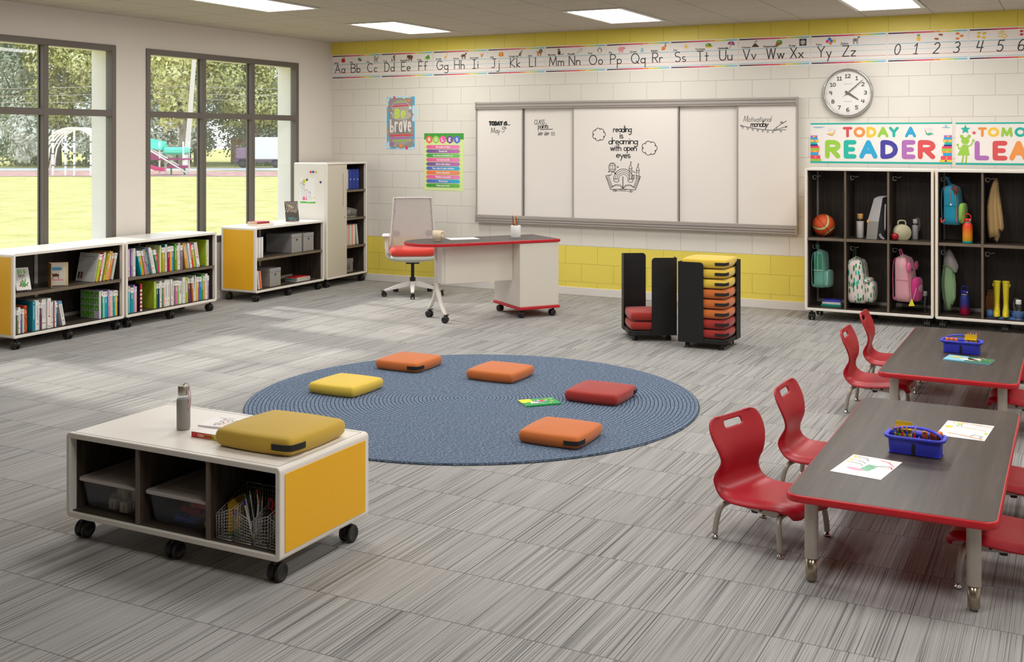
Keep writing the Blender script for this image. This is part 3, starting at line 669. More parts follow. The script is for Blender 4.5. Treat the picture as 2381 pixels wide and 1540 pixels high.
def case(name, label, cat, L, D, z1, loc, rot, group=None, lend=None, rend=None, shelves=(), dividers=(), casters=None, z0=.098, t=.024, topwood=True):
    c = thing(name, label, cat, loc, rot, group)
    b = MB(); b.ring(rrect(0, z0, L, z1, .02, 4), rrect(t, z0 + t, L - t, z1 - t, .004, 4), 0, D, M_LAM, 'y', .003)
    b.build('frame', c)
    i0, i1 = t, L - t; b = MB()
    b.box((i0, D - .02, z0 + t), (i1, D - .008, z1 - t), M_WIN); b.build('back_panel', c)
    b = MB(); b.box((i0, .036, z0 + t), (i0 + .004, D - .021, z1 - t), M_WIN); b.box((i1 - .004, .036, z0 + t), (i1, D - .021, z1 - t), M_WIN)
    b.box((i0, .04, z1 - t - .004), (i1, D - .021, z1 - t), M_WINX); b.build('side_lining', c)
    b = MB(); b.box((i0, .014, z0 + t), (i1, D - .021, z0 + t + .004), M_WINX); b.build('floor_board', c)
    b = MB()
    for x in ([L / 2] if not dividers else []): b.box((x - .018, D - .028, z0 + t + .004), (x + .018, D - .02, z1 - t - .004), M_POST)
    b.box((i0 + .004, D - .034, z0 + t + .004), (i1 - .004, D - .02, z0 + t + .034), M_POST)
    b.box((i0 + .004, D - .04, z0 + t + .034), (i0 + .02, D - .02, z1 - t - .004), M_POST); b.build('rear_rail', c)
    for k, e in ((0, lend), (1, rend)):
        if e:
            x = 0 if k == 0 else L; s = -1 if k == 0 else 1; q = MB()
            q.prism(rrect(.03, z0 + .03, D - .03, z1 - .03, .004, 2), min(x, x + s * .003), max(x, x + s * .003), e, 'x'); q.build('end_panel', c)
    for xa, xb, z in shelves:
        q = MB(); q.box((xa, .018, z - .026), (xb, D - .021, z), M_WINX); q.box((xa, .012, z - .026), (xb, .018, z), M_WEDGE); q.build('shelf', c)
    for x in dividers:
        q = MB(); q.box((x - .009, .018, z0 + t + .004), (x + .009, D - .021, z1 - t - .004), M_WIN); q.box((x - .0095, .01, z0 + t + .004), (x + .0095, .018, z1 - t - .004), M_WLITZ); q.build('divider', c)
    for x, y in (casters or [(x, y) for x in (.06, L / 2, L - .06) for y in (.05, D - .06)]): caster(c, x, y)
    return c
XF = -7.79; G_BC = 'low white bookcases under the windows'
BA = case('bookcase', 'low white bookcase nearest the camera with yellow end panel, cut by the left edge', 'bookcase', 1.192, .477, .80, (XF, 6.222, 0), R(90), G_BC, M_YEL, M_YEL, [(.028, 1.164, .462)])
BB_ = case('bookcase', 'low white bookcase packed with upright books on both shelves, middle one under the windows', 'bookcase', 1.205, .477, .80, (XF, 7.434, 0), R(90), G_BC, M_YEL, None, [(.028, 1.177, .462)])
BC = case('bookcase', 'low white bookcase holding gray lidded boxes, beside the tall cabinet', 'bookcase', 1.21, .477, .80, (XF, 9.236, 0), R(90), G_BC, M_YEL, None, [(.028, 1.182, .462)])
# tall cabinet with sliding door
TC = case('cabinet', 'tall white cabinet with sliding cream door and one open column of shelves', 'cabinet', .83, .477, 1.468, (XF, 10.487, 0), R(90), None, P((240, 234, 226), .35), P((240, 234, 226), .35),
          [(.415, .806, z) for z in (1.133, .794, .455)], (), [(.06, .05), (.77, .05), (.06, .417), (.77, .417)])
b = MB(); b.box((.026, .008, .124), (.414, .026, 1.442), M_CREAM, .002); dr = b.build('door', TC)
b = MB(); b.box((.318, .0055, .928), (.338, .0085, 1.348), P((232, 226, 212), .4), .001); b.box((.322, .004, .934), (.334, .0065, 1.342), P((150, 142, 126), .5)); b.build('handle', dr)
b = MB(); b.lathe([(.001, -.004), (.008, -.004), (.009, 0), (.001, 0)], M_STEEL, 14, (.366, .008, .81), 'y'); b.build('lock', dr)
b = MB(); b.box((.410, .03, .126), (.418, .45, 1.44), M_WIN); b.build('partition', TC)
def place(p, c, rz=0):
    """a spot given in a case's own measures, as a world location"""
    q = Matrix.Translation(c.location) @ Matrix.Rotation(c.rotation_euler[2], 4, 'Z') @ Vector(p); return q
# coat lockers
YF = 10.765; G_LK = 'coat lockers on the back wall'
def hook(c, x, z):
    b = MB(); b.box((x, .22, z - .022), (x + .003, .245, z + .014), M_CHROME, .001)
    b.tube(smooth_path([(x + .003, .232, z + .006), (x + .03, .226, z + .006), (x + .05, .222, z - .004), (x + .078, .216, z + .006)]), .0048, M_HOOK, 8)
    b.tube(smooth_path([(x + .003, .232, z + .004), (x + .006, .23, z - .022), (x + .02, .228, z - .032), (x + .034, .224, z - .018)]), .0048, M_HOOK, 8); b.build('coat_hook', c)
def locker(label, x0, L, dv):
    xs = [.028] + [q for d in dv for q in (d - .009, d + .009)] + [L - .028]
    c = case('coat_locker', label, 'locker', L, .477, 1.468, (x0, YF, 0), 0, G_LK, M_YEL, M_YEL, [(xs[i], xs[i + 1], .797) for i in range(0, len(xs), 2)], dv)
    for x in [.028] + [d + .009 for d in dv]:
        for z in (1.383, .702): hook(c, x, z)
    return c
LE = locker('white-framed coat locker with the basketball, left of the two on the back wall', -2.334, 1.17, (.379, .770))
LF = locker('white-framed coat locker with the yellow rain boots, cut by the right edge', -1.152, 1.17, (.399, .790))
# low rolling storage unit in front
GX, GY, GT = -3.935, 3.412, .466
G_ = case('storage_unit', 'low white rolling storage unit with yellow end panel and three open cubbies', 'storage unit', 1.177, .606, GT, (GX, GY, 0), 0, None, M_YEL, M_YEL, (), (.411, .800),
          [(.055, .055), (.588, .05), (1.12, .055), (.055, .545), (.588, .55), (1.12, .535)])
b = MB(); b.ring(rrect(.02, .02, 1.157, .586, .01, 3), rrect(.0225, .0225, 1.1545, .5835, .009, 3), GT - .0005, GT + .0006, P((120, 114, 108), .6), 'z', .0004); b.build('top_seam', G_)
# ------------------------------------------------------------------ rug and floor cushions
RUG = (-3.60, 6.47)
b = MB(); b.lathe([(0, 0), (1.493, 0), (1.497, .003), (1.497, .009), (1.49, .0125), (0, .0125)], rug_mat(), 128, smooth=False)
single(b, 'rug', 'large round blue braided rug on the carpet', 'rug', (RUG[0], RUG[1], 0.0005))
C_YEL, C_ORG, C_RED, C_GOLD = (230, 196, 72), (206, 112, 52), (166, 50, 44), (204, 168, 62)
FAB = {'yellow': fabric(C_YEL, 'yellow_upholstery'), 'orange': fabric(C_ORG, 'orange_upholstery'), 'red': fabric(C_RED, 'red_upholstery'), 'gold': fabric(C_GOLD, 'mustard_upholstery')}
M_STRAP = P((26, 25, 25), .6, name='black_webbing'); _cm = {}
def cushion_meshes(col, corner):
    """square floor cushion .375 wide with rounded sides; strap handle around one upright corner (sx, sy)"""
    h, w = .083, .187
    def side(z):  # half-width at height
        t = z / h; return w - .012 + .012 * math.sin(PI * min(max(t, 0), 1)) ** .6
    def outline(hw, n=9):
        r = .022; out = []
        for sx, sy, a in ((1, -1, -90), (1, 1, 0), (-1, 1, 90), (-1, -1, 180)):
            out += [(sx * (hw - r) + r * cos(R(a + 90 * k / 4)), sy * (hw - r) + r * sin(R(a + 90 * k / 4))) for k in range(5)]
            # bow of the side towards the next corner
            x0, y0 = out[-1]; a2 = R(a + 90); dx, dy = -sin(a2), cos(a2); ln = 2 * (hw - r)
            out += [(x0 + dx * ln * k / n + cos(a2) * .010 * math.sin(PI * k / n), y0 + dy * ln * k / n + sin(a2) * .010 * math.sin(PI * k / n)) for k in range(1, n)]
        return out
    b = MB(); rings = []
    for z, hw in [(0, w - .03), (.002, w - .016), (.008, w - .008), (.02, w - .001), (.04, w + .002), (.058, w - .001), (.066, w - .006), (.071, w - .011)]:
        rings.append([(x, y, z) for x, y in outline(hw)])
    for k, z in ((.86, .0745), (.66, .0785), (.4, .0815), (.16, .083)): rings.append([(x * k, y * k, z) for x, y in outline(w - .011)])
    b.loft(rings, FAB[col], True, True)
    st = MB(); sx, sy = corner; q = w + .0035
    pa = [(sx * (q - .085), sy * (q + .0085)), (sx * (q - .06), sy * (q + .0095)), (sx * (q - .02), sy * (q + .003)), (sx * (q - .004), sy * (q - .004)), (sx * (q + .003), sy * (q - .02)), (sx * (q + .0095), sy * (q - .06)), (sx * (q + .0085), sy * (q - .085))]
    pa = smooth_path([(x, y, 0) for x, y in pa], 3)
    st.loft([[(x, y, .026), (x, y, .05), (x * .975, y * .975, .05), (x * .975, y * .975, .026)] for x, y, _ in pa], M_STRAP, False)
    return b, st
def cushion(col, corner, x, y, z, label, group=None, rz=0.0, handle=True):
    k = (col, corner, handle)
    if k in _cm: return dup(_cm[k], (x, y, z), rz, label, group)
    b, st = cushion_meshes(col, corner); o = b.build('floor_cushion'); o.location = (x, y, z); o.rotation_euler = (0, 0, rz)
    tag(o, label, 'cushion', group)
    if handle: h = st.build('strap_handle', o); h['label'] = 'black strap handle'
    _cm[k] = o; return o
G_FC = 'floor cushions on the rug'
cushion('yellow', (-1, 1), -4.485, 6.262, .013, 'bright yellow floor cushion on the rug', G_FC)
cushion('orange', (1, -1), -4.522, 7.128, .013, 'orange floor cushion with visible black strap at the back rim of the rug', G_FC)
cushion('orange', (-1, 1), -3.735, 7.125, .013, 'orange floor cushion with no strap showing, between the yellow and red ones', G_FC)
cushion('red', (1, 1), -2.833, 6.848, .013, 'dark red floor cushion on the rug beside the picture book', G_FC)
cushion('orange', (1, -1), -2.655, 5.818, .013, 'orange floor cushion with black strap, on the rug nearest the camera', G_FC)
o = cushion('gold', (1, -1), -3.005, 3.728, GT + .001, 'mustard yellow cushion with black strap on the low storage unit'); o.scale = (1.07, 1.03, 1.02)

# ------------------------------------------------------------------ steel cushion carts
M_CART = P((30, 29, 29), .5, .2, grain=.08, name='black_steel_sheet')
def cart(label, x, y, rz, flip):
    c = thing('cushion_cart', label, 'cart', (x, y, 0), rz, 'black cushion carts'); h = .205; zt, zb = .722, .052; t = .004
    b = MB(); ch = .05; b.prism([(-h + ch, -h), (h - ch, -h), (h, -h + ch), (h, h - ch), (h - ch, h), (-h + ch, h), (-h, h - ch), (-h, -h + ch)], zb, zb + .038, M_CART, 'z', .003); b.build('base_tray', c)
    for s in (1, -1):   # bent sheet: long face on front / back, short return on the side
        f = lambda px, py: (px * s * (-1 if flip else 1), py * s)
        b = MB(); r = .03; wl = .215
        # long face lies at y = -h - t, from x = h back to x = h - wl
        out = [(0, zb), (wl, zb)] + [(wl - r + r * cos(R(a)), zt - r + r * sin(R(a))) for a in range(0, 91, 15)] + [(0, zt)]
        b.add([(f(h - u, -h - t)[0], f(h - u, -h - t)[1], z) for u, z in out] + [(f(h - u, -h)[0], f(h - u, -h)[1], z) for u, z in out],
              [tuple(range(len(out))), tuple(range(2 * len(out) - 1, len(out) - 1, -1))] + [(i, len(out) + i, len(out) + (i + 1) % len(out), (i + 1) % len(out)) for i in range(len(out))], M_CART)
        out = [(0, zb), (.125, zb)] + [(.125 - r + r * cos(R(a)), zt - r + r * sin(R(a))) for a in range(0, 91, 15)] + [(0, zt)]
        g = lambda u, d: f(h + d, -h - t + u)
        b.add([(g(u, t)[0], g(u, t)[1], z) for u, z in out] + [(g(u, 0)[0], g(u, 0)[1], z) for u, z in out],
              [tuple(range(len(out) - 1, -1, -1)), tuple(range(len(out), 2 * len(out)))] + [(i, (i + 1) % len(out), len(out) + (i + 1) % len(out), len(out) + i) for i in range(len(out))], M_CART)
        b.build('side_sheet', c)
    for px, py in ((-1, -1), (1, -1), (1, 1), (-1, 1)): caster(c, px * .145, py * .15, zb, .022, .5, .036)
    return c
def along(x, y, rz, dx, dy): return x + dx * cos(rz) - dy * sin(rz), y + dx * sin(rz) + dy * cos(rz)
C1 = (-3.355, 9.209, R(30)); C2 = (-2.762, 9.075, 0.0)
cart('black steel cushion cart holding two red cushions', C1[0], C1[1], C1[2], False)
cart('black steel cushion cart filled with yellow, orange and red cushions', C2[0], C2[1], C2[2], True)
for k, lb in enumerate(('bottom red cushion in the nearly empty cart', 'upper red cushion in the nearly empty cart')):
    cushion('red', (1, 1), C1[0], C1[1], .0905 + k * .0835, lb, 'cushions in the nearly empty cart', C1[2])
for k, (cl, lb) in enumerate((('red', 'bottom red cushion of the full cart'), ('red', 'red cushion second from the bottom of the full cart'), ('orange', 'lowest of three orange cushions in the full cart'), ('orange', 'middle of three orange cushions in the full cart'), ('orange', 'uppermost of three orange cushions in the full cart'),
                              ('yellow', 'lowest of three yellow cushions in the full cart'), ('yellow', 'middle of three yellow cushions in the full cart'), ('yellow', 'top yellow cushion rising above the full cart'))):
    cushion(cl, (1, -1), C2[0], C2[1], .0905 + k * .0835, lb, 'cushions in the full cart')

# ------------------------------------------------------------------ children's tables
M_REDT = P((196, 20, 34), .42, name='red_edge_band'); M_TTOP = wood('charcoal_oak_top', (50, 43, 39), (90, 79, 72), 'y', .5, .40); M_LEGM = P((176, 168, 158), .42, .35, name='champagne_metal')
def kid_table(label, x0, x1, y0, y1, z, sz=.36):
    W, L = x1 - x0, y1 - y0; t = thing('activity_table', label, 'table', ((x0 + x1) / 2, (y0 + y1) / 2, 0), 0, 'low red-edged activity tables')
    b = MB(); b.prism(rrect(-W / 2, -L / 2, W / 2, L / 2, .055, 8), z - .03, z, M_REDT, 'z', .005, True); b.build('edge_band', t)
    b = MB(); b.prism(rrect(-W / 2 + .007, -L / 2 + .007, W / 2 - .007, L / 2 - .007, .05, 8), z - .004, z + .0008, M_TTOP, 'z', .0005); b.build('top', t)
    for sx in (-1, 1):
        for sy in (-1, 1):
            px, py = sx * (W / 2 - .088), sy * (L / 2 - .088)
            b = MB(); b.cyl((px, py, .096), (px, py, z - .03), .0265, M_LEGM, 20); b.cyl((px, py, z - .034), (px, py, z - .03), .06, M_LEGM, 20); l = b.build('leg', t)
            b = MB(); b.lathe([(.001, .0), (.014, .001), (.015, .006), (.019, .01), (.0225, .014), (.0225, .096), (.001, .096)], P((168, 156, 138), .22, .9, name='brass_nickel_foot'), 20, (px, py, 0)); b.build('foot', l)
    return t
TZ = .36
kid_table('dark-topped low table with red edge holding two drawings, nearest the camera', -1.02, -.25, 4.335, 6.160, TZ)
kid_table('dark-topped low table with red edge holding a picture book, behind the other table', -1.06, -.29, 6.846, 8.655, TZ)

# ------------------------------------------------------------------ children's red shell chairs
M_SHELL = P((172, 14, 34), .4, name='red_chair_plastic')
def kid_chair():
    c = thing('child_chair', 'red child chair', 'chair', (0, 0, 0), 0, 'red child chairs at the low tables')
    # side profile, front lip -> seat -> bend -> back (x forward, z up) with half-widths
    prof = [(.198, .150, .135), (.196, .170, .150), (.180, .188, .165), (.14, .198, .182), (.08, .196, .192), (.0, .188, .196), (-.08, .184, .194), (-.13, .192, .188), (-.162, .216, .176), (-.178, .252, .172), (-.176, .288, .163), (-.170, .322, .162), (-.170, .356, .174), (-.178, .390, .190), (-.190, .422, .199), (-.204, .453, .199), (-.216, .480, .188), (-.223, .495, .168), (-.227, .502, .132)]
    pts = smooth_path([(p[0], p[1], p[2]) for p in prof], 2); nv = 19
    vs = []; fs = []; n = len(pts)
    for i, (x, z, hw) in enumerate(pts):
        t0 = Vector(pts[max(i - 1, 0)]); t1 = Vector(pts[min(i + 1, n - 1)]); tx, tz = t1.x - t0.x, t1.y - t0.y; l = math.hypot(tx, tz); nx, nz = tz / l, -tx / l   # towards the sitter
        f = i / (n - 1); back = min(max((f - .5) / .12, 0), 1)
        for j in range(nv):
            u = -1 + 2 * j / (nv - 1); a = abs(u)
            dish = .016 * a ** 2 * (1 - back) + .026 * a ** 2.2 * back
            lip = -.030 * (max(0, a - .8) / .2) ** 1.5 * (1 - .75 * back)          # rolled side edges
            k = dish + lip; vs.append((x + nx * k, u * hw, z + nz * k))
    for i in range(n - 1):
        zc = (pts[i][1] + pts[i + 1][1]) / 2
        for j in range(nv - 1):
            if i > n * .6 and .458 < zc < .476 and 6 <= j <= 11: continue
            a = i * nv + j; fs.append((a, a + 1, a + nv + 1, a + nv))
    b = MB(); b.add(vs, fs, M_SHELL, True); o = b.build('seat_shell', c)
    md = o.modifiers.new('thickness', 'SOLIDIFY'); md.thickness = .012; md.offset = 0
    md = o.modifiers.new('round', 'SUBSURF'); md.levels = 1; md.render_levels = 2
    for s in (-1, 1):
        b = MB(); y = s * .150
        b.prism([(-.14, .176), (.10, .182), (.135, .17), (.135, .154), (.10, .146), (-.05, .158), (-.14, .166)], y - .004, y + .004, M_LEGM, 'y')
        for x in (-.02, .045): b.cyl((x, y + s * .004, .166), (x, y + s * .0075, .166), .0075, P((24, 30, 30), .4), 10)
        b.build('seat_rail', c)
        b = MB(); b.box((-.015, s * .13 - .012, .138), (.015, s * .13 + .012, .16), M_BLK, .004); b.build('bumper', c)
        for px, fx in ((-.125, -.168), (.13, .16)):
            b = MB(); b.tube(smooth_path([(px, s * .06, .158), (px, s * .11, .158), (px + (fx - px) * .3, s * .158, .152), (px + (fx - px) * .6, s * .180, .125), (px + (fx - px) * .9, s * .186, .065), (fx, s * .188, .022)], 4), .0125, M_LEGM, 12); l = b.build('leg', c)
            b = MB(); b.lathe([(.001, 0), (.013, .0005), (.0155, .004), (.014, .010), (.008, .014), (.007, .024), (.001, .024)], M_CHROME, 14, (fx, s * .188, 0)); b.build('glide', l)
    return c
KC = kid_chair()
def chair_at(x, y, deg, label, first=[True]):
    if first[0]: first[0] = False; o = KC; o.location = (x, y, 0); o.rotation_euler = (0, 0, R(deg)); o['label'] = label; return o
    return dup(KC, (x, y, 0), R(deg), label)
chair_at(-1.19, 4.836, -19, 'red child chair turned outward at the near table corner, its handle slot showing')
chair_at(-1.112, 5.60, -3, 'red child chair seen side-on, second along the near table')
chair_at(-1.14, 7.43, 0, 'red child chair seen side-on at the front end of the far table')
chair_at(-1.15, 8.19, 2, 'red child chair seen side-on at the back end of the far table')
chair_at(-.25, 4.80, 180, 'red child chair pushed under the right corner of the near table')
chair_at(-.25, 5.57, 180, 'red child chair at the far right side of the near table, cut by the frame')
chair_at(-.27, 7.33, 180, 'red child chair under the front right corner of the far table')
chair_at(-.27, 8.07, 180, 'red child chair at the back right of the far table, barely in view')

# ------------------------------------------------------------------ teacher's desk
DU = Vector((.595, .804, 0)); DA = math.atan2(.804, .595); RF = Vector((-4.54, 9.93, 0)); DZ = .76
dk = thing('teacher_desk', 'white teacher desk with red-edged dark top and rounded end', 'desk', tuple(RF), DA)   # local x along the front edge, right-front corner at 0, left end at -1.51
def dtop(i): return [(-.62 + 0, i)] * 0 + [(-i, i), (-i, .60 - i)] + [(-1.21 + (.30 - i) * cos(R(a)) , .30 + (.30 - i) * sin(R(a))) for a in range(90, 271, 10)]
b = MB(); b.prism(dtop(0), DZ - .028, DZ, M_REDT, 'z', .004); b.build('edge_band', dk)
M_DTOP = wood('charcoal_oak_desk_top', (52, 47, 45), (84, 78, 74), 'x', .55, .4)
b = MB(); b.prism(dtop(.007), DZ - .004, DZ + .0008, M_DTOP, 'z', .0004); b.build('top', dk)
M_DESK = P((228, 222, 210), .42, name='desk_white')
b = MB(); b.box((-.44, .012, .108), (-.012, .588, DZ - .028), M_DESK, .003); b.build('pedestal', dk)
b = MB(); b.prism(rrect(-.455, -.003, .003, .603, .02, 4), .082, .107, M_REDT, 'z', .004); b.build('plinth', dk)
b = MB(); b.box((-1.165, .165, .36), (-.441, .182, DZ - .028), M_DESK, .002); b.build('modesty_panel', dk)
b = MB(); b.tube([(-1.19, .30, DZ - .03), (-1.19, .30, .30)], .027, M_LAMG, 16); b.box((-1.24, .10, DZ - .045), (-1.14, .50, DZ - .03), M_LAMG, .004)
b.box((-1.2, .165, .36), (-1.165, .30, .72), M_LAMG, .006)
for s in (-1, 1): b.tube(smooth_path([(-1.19, .30 + s * .008, .36), (-1.19, .30 + s * .012, .31), (-1.19, .30 + s * .05, .24), (-1.19, .30 + s * .12, .15), (-1.19, .30 + s * .195, .088), (-1.19, .30 + s * .2, .078)], 3), [.026] * 3 + [.024] * 4 + [.02] * 5 + [.016] * 4, M_LAMG, 12)
b.build('leg', dk)
for s in (-1, 1): caster(dk, -1.19, .30 + s * .2, .08, .034, 1.0 if s < 0 else .5)
for px, py, a in ((-.40, .06, .9), (-.06, .06, 1.6), (-.40, .54, .3), (-.06, .54, .8)): caster(dk, px, py, .084, .032, a)

# ------------------------------------------------------------------ office chair behind the desk
oc = thing('office_chair', 'white office chair with gray mesh back and coral seat behind the desk', 'chair', (-6.61, 10.49, 0), R(32))   # local -y faces the room
M_OWH = P((226, 222, 220), .4, name='office_chair_white'); M_CORAL = fabric((214, 66, 54), 'coral_upholstery')
b = MB()
for k in range(5):
    a = R(-90 + 72 * k); b.loft([[(cos(a) * r - sin(a) * w, sin(a) * r + cos(a) * w, z0), (cos(a) * r + sin(a) * w, sin(a) * r - cos(a) * w, z0), (cos(a) * r + sin(a) * w * .8, sin(a) * r - cos(a) * w * .8, z1), (cos(a) * r - sin(a) * w * .8, sin(a) * r + cos(a) * w * .8, z1)]
                                 for r, w, z0, z1 in ((.01, .03, .10, .16), (.06, .03, .105, .158), (.2, .022, .082, .118), (.315, .017, .064, .082), (.33, .016, .062, .078))], M_OWH, False)
b.build('base', oc)
for k in range(5):
    a = R(-90 + 72 * k); caster(oc, cos(a) * .33, sin(a) * .33, .066, .028, R(-90 + 72 * k) + 1.57, .046)
b = MB(); b.cyl((0, 0, .15), (0, 0, .20), .032, M_BLK, 14); b.cyl((0, 0, .20), (0, 0, .36), .019, M_BLK, 14); b.box((-.075, -.06, .355), (.075, .09, .378), M_BLK, .006); b.build('column', oc)
b = MB(); b.box((-.09, -.11, .375), (.09, .12, .41), P((214, 212, 210), .4), .012)
b.sph((0, 0, .435), (.25, .245, .045), P((206, 212, 204), .4), 24, 10, .7, .5); b.build('seat_pan', oc)
b = MB(); b.sph((0, -.01, .495), (.255, .25, .052), M_CORAL, 32, 14, .55, .45, lambda p: (p[0], p[1], p[2] + .25 * (p[0] * p[0] - .3) * (1 if p[2] > 0 else 0))); b.build('seat', oc)
def mesh_cloth():
    m = bpy.data.materials.new('gray_chair_mesh'); m.use_nodes = True; nt = m.node_tree; bs = nt.nodes['Principled BSDF']; out = [n for n in nt.nodes if n.type == 'OUTPUT_MATERIAL'][0]
    bs.inputs['Base Color'].default_value = rgb((184, 178, 174)); bs.inputs['Roughness'].default_value = .8
    v = coords(nt, (1, 1, 1)); w = nd(nt, 'ShaderNodeTexWave', i_Scale=60.0, bands_direction='Z'); lk(nt, v, w.inputs['Vector'])
    t = nd(nt, 'ShaderNodeBsdfTransparent'); mx = nd(nt, 'ShaderNodeMixShader'); lk(nt, math_n(nt, 'ADD', math_n(nt, 'MULTIPLY', w.outputs['Fac'], .12), .66), mx.inputs[0])
    lk(nt, t.outputs[0], mx.inputs[1]); lk(nt, bs.outputs[0], mx.inputs[2]); lk(nt, mx.outputs[0], out.inputs[0]); return m
bk = lambda u, v: ((u * 2 - 1) * (.262 - .046 * v), .20 + .055 * v + .025 * math.sin(PI * v * .9) - .05 * (u * 2 - 1) ** 2 * (1 - .4 * v), .50 + .575 * v)
b = MB(); b.grid(bk, 13, 15, mesh_cloth()); b.build('backrest', oc)
b = MB(); edge = [bk(0, k / 10) for k in range(11)] + [bk(k / 8, 1) for k in range(1, 9)] + [bk(1, 1 - k / 10) for k in range(1, 11)]; b.tube(edge, .011, P((206, 202, 200), .5), 8)
for u in (.0, .94): b.loft([[bk(u + .06 * k, q / 8) for k in (0, 1)] + [tuple(Vector(bk(u + .06 * k, q / 8)) + Vector((0, .004, 0))) for k in (1, 0)] for q in range(9)], P((172, 167, 164), .7), True)
b.build('back_frame', oc)
for u in (.13, .87):
    p = bk(u, .3); b = MB(); b.lathe([(.001, .01), (.036, .012), (.04, .018), (.03, .03), (.001, .032)], P((150, 146, 144), .6), 18, p, 'y'); b.build('lumbar_pad', oc)
for s in (-1, 1):
    b = MB(); b.loft([[(s * x - .02, y - .03, z), (s * x + .02, y - .03, z), (s * x + .02, y + .03, z), (s * x - .02, y + .03, z)] for x, y, z in ((.275, 0, .47), (.29, 0, .53), (.292, 0, .66))], M_OWH, False)
    b.tube(smooth_path([(s * .08, .02, .395), (s * .2, .02, .40), (s * .27, .01, .43), (s * .282, 0, .49)]), .022, M_OWH, 8); a = b.build('armrest', oc)
    b = MB(); b.box((s * .292 - .045, -.14, .66), (s * .292 + .045, .11, .684), P((216, 210, 216), .5), .01); b.build('arm_pad', a)
# ------------------------------------------------------------------ things on the walls
INK = P((24, 24, 26), .5, name='black_marker'); PAPER = P((240, 234, 230), .6, name='white_paper'); M_ALU = P((176, 168, 162), .4, .3, name='aluminium'); M_ALUD = P((120, 113, 108), .45, .3)
M_BOARD = P((236, 230, 224), .22, name='whiteboard_enamel'); WHITE = P((246, 242, 240), .5)
KC_ = {'r': (206, 44, 48), 'g': (86, 160, 60), 'b': (60, 120, 200), 'y': (244, 196, 50), 'o': (232, 130, 44), 'n': (120, 80, 56), 'k': (40, 38, 40), 'w': (246, 244, 240), 'p': (240, 160, 170), 's': (160, 160, 160), 't': (196, 140, 84), 'v': (120, 70, 170), 'c': (150, 205, 215), 'd': (70, 56, 50), 'l': (150, 200, 80), 'm': (215, 60, 120)}
def K(c): return P(KC_[c], .6)
def icon(A, txt, cx, cy, s):
    for cmd in txt.split(';'):
        t = cmd.split(); col = K(t[-1]); f = [float(v) * s for v in t[1:-1]]; A.lift(.25)
        if t[0] == 'd': A.disc(cx + f[0], cy + f[1], f[2], col, f[3], 12, (f[4] / s if len(f) > 4 else 0))
        elif t[0] == 'l': A.line([(cx + f[i], cy + f[i + 1]) for i in range(1, len(f), 2)], f[0], col, 4)
        else: A.poly([(cx + f[i], cy + f[i + 1]) for i in range(0, len(f), 2)], col)
LEG4 = ';l .1 {0} -.1 {0} -.48 {4};l .1 {1} -.1 {1} -.48 {4};l .1 {2} -.1 {2} -.48 {4};l .1 {3} -.1 {3} -.48 {4}'
def beast(c, head, ex='', body=(.0, .02, .36, .2)): return 'd %g %g %g %g %s' % (*body, c) + LEG4.format(-.28, -.16, .16, .28, c) + ';' + head + ex
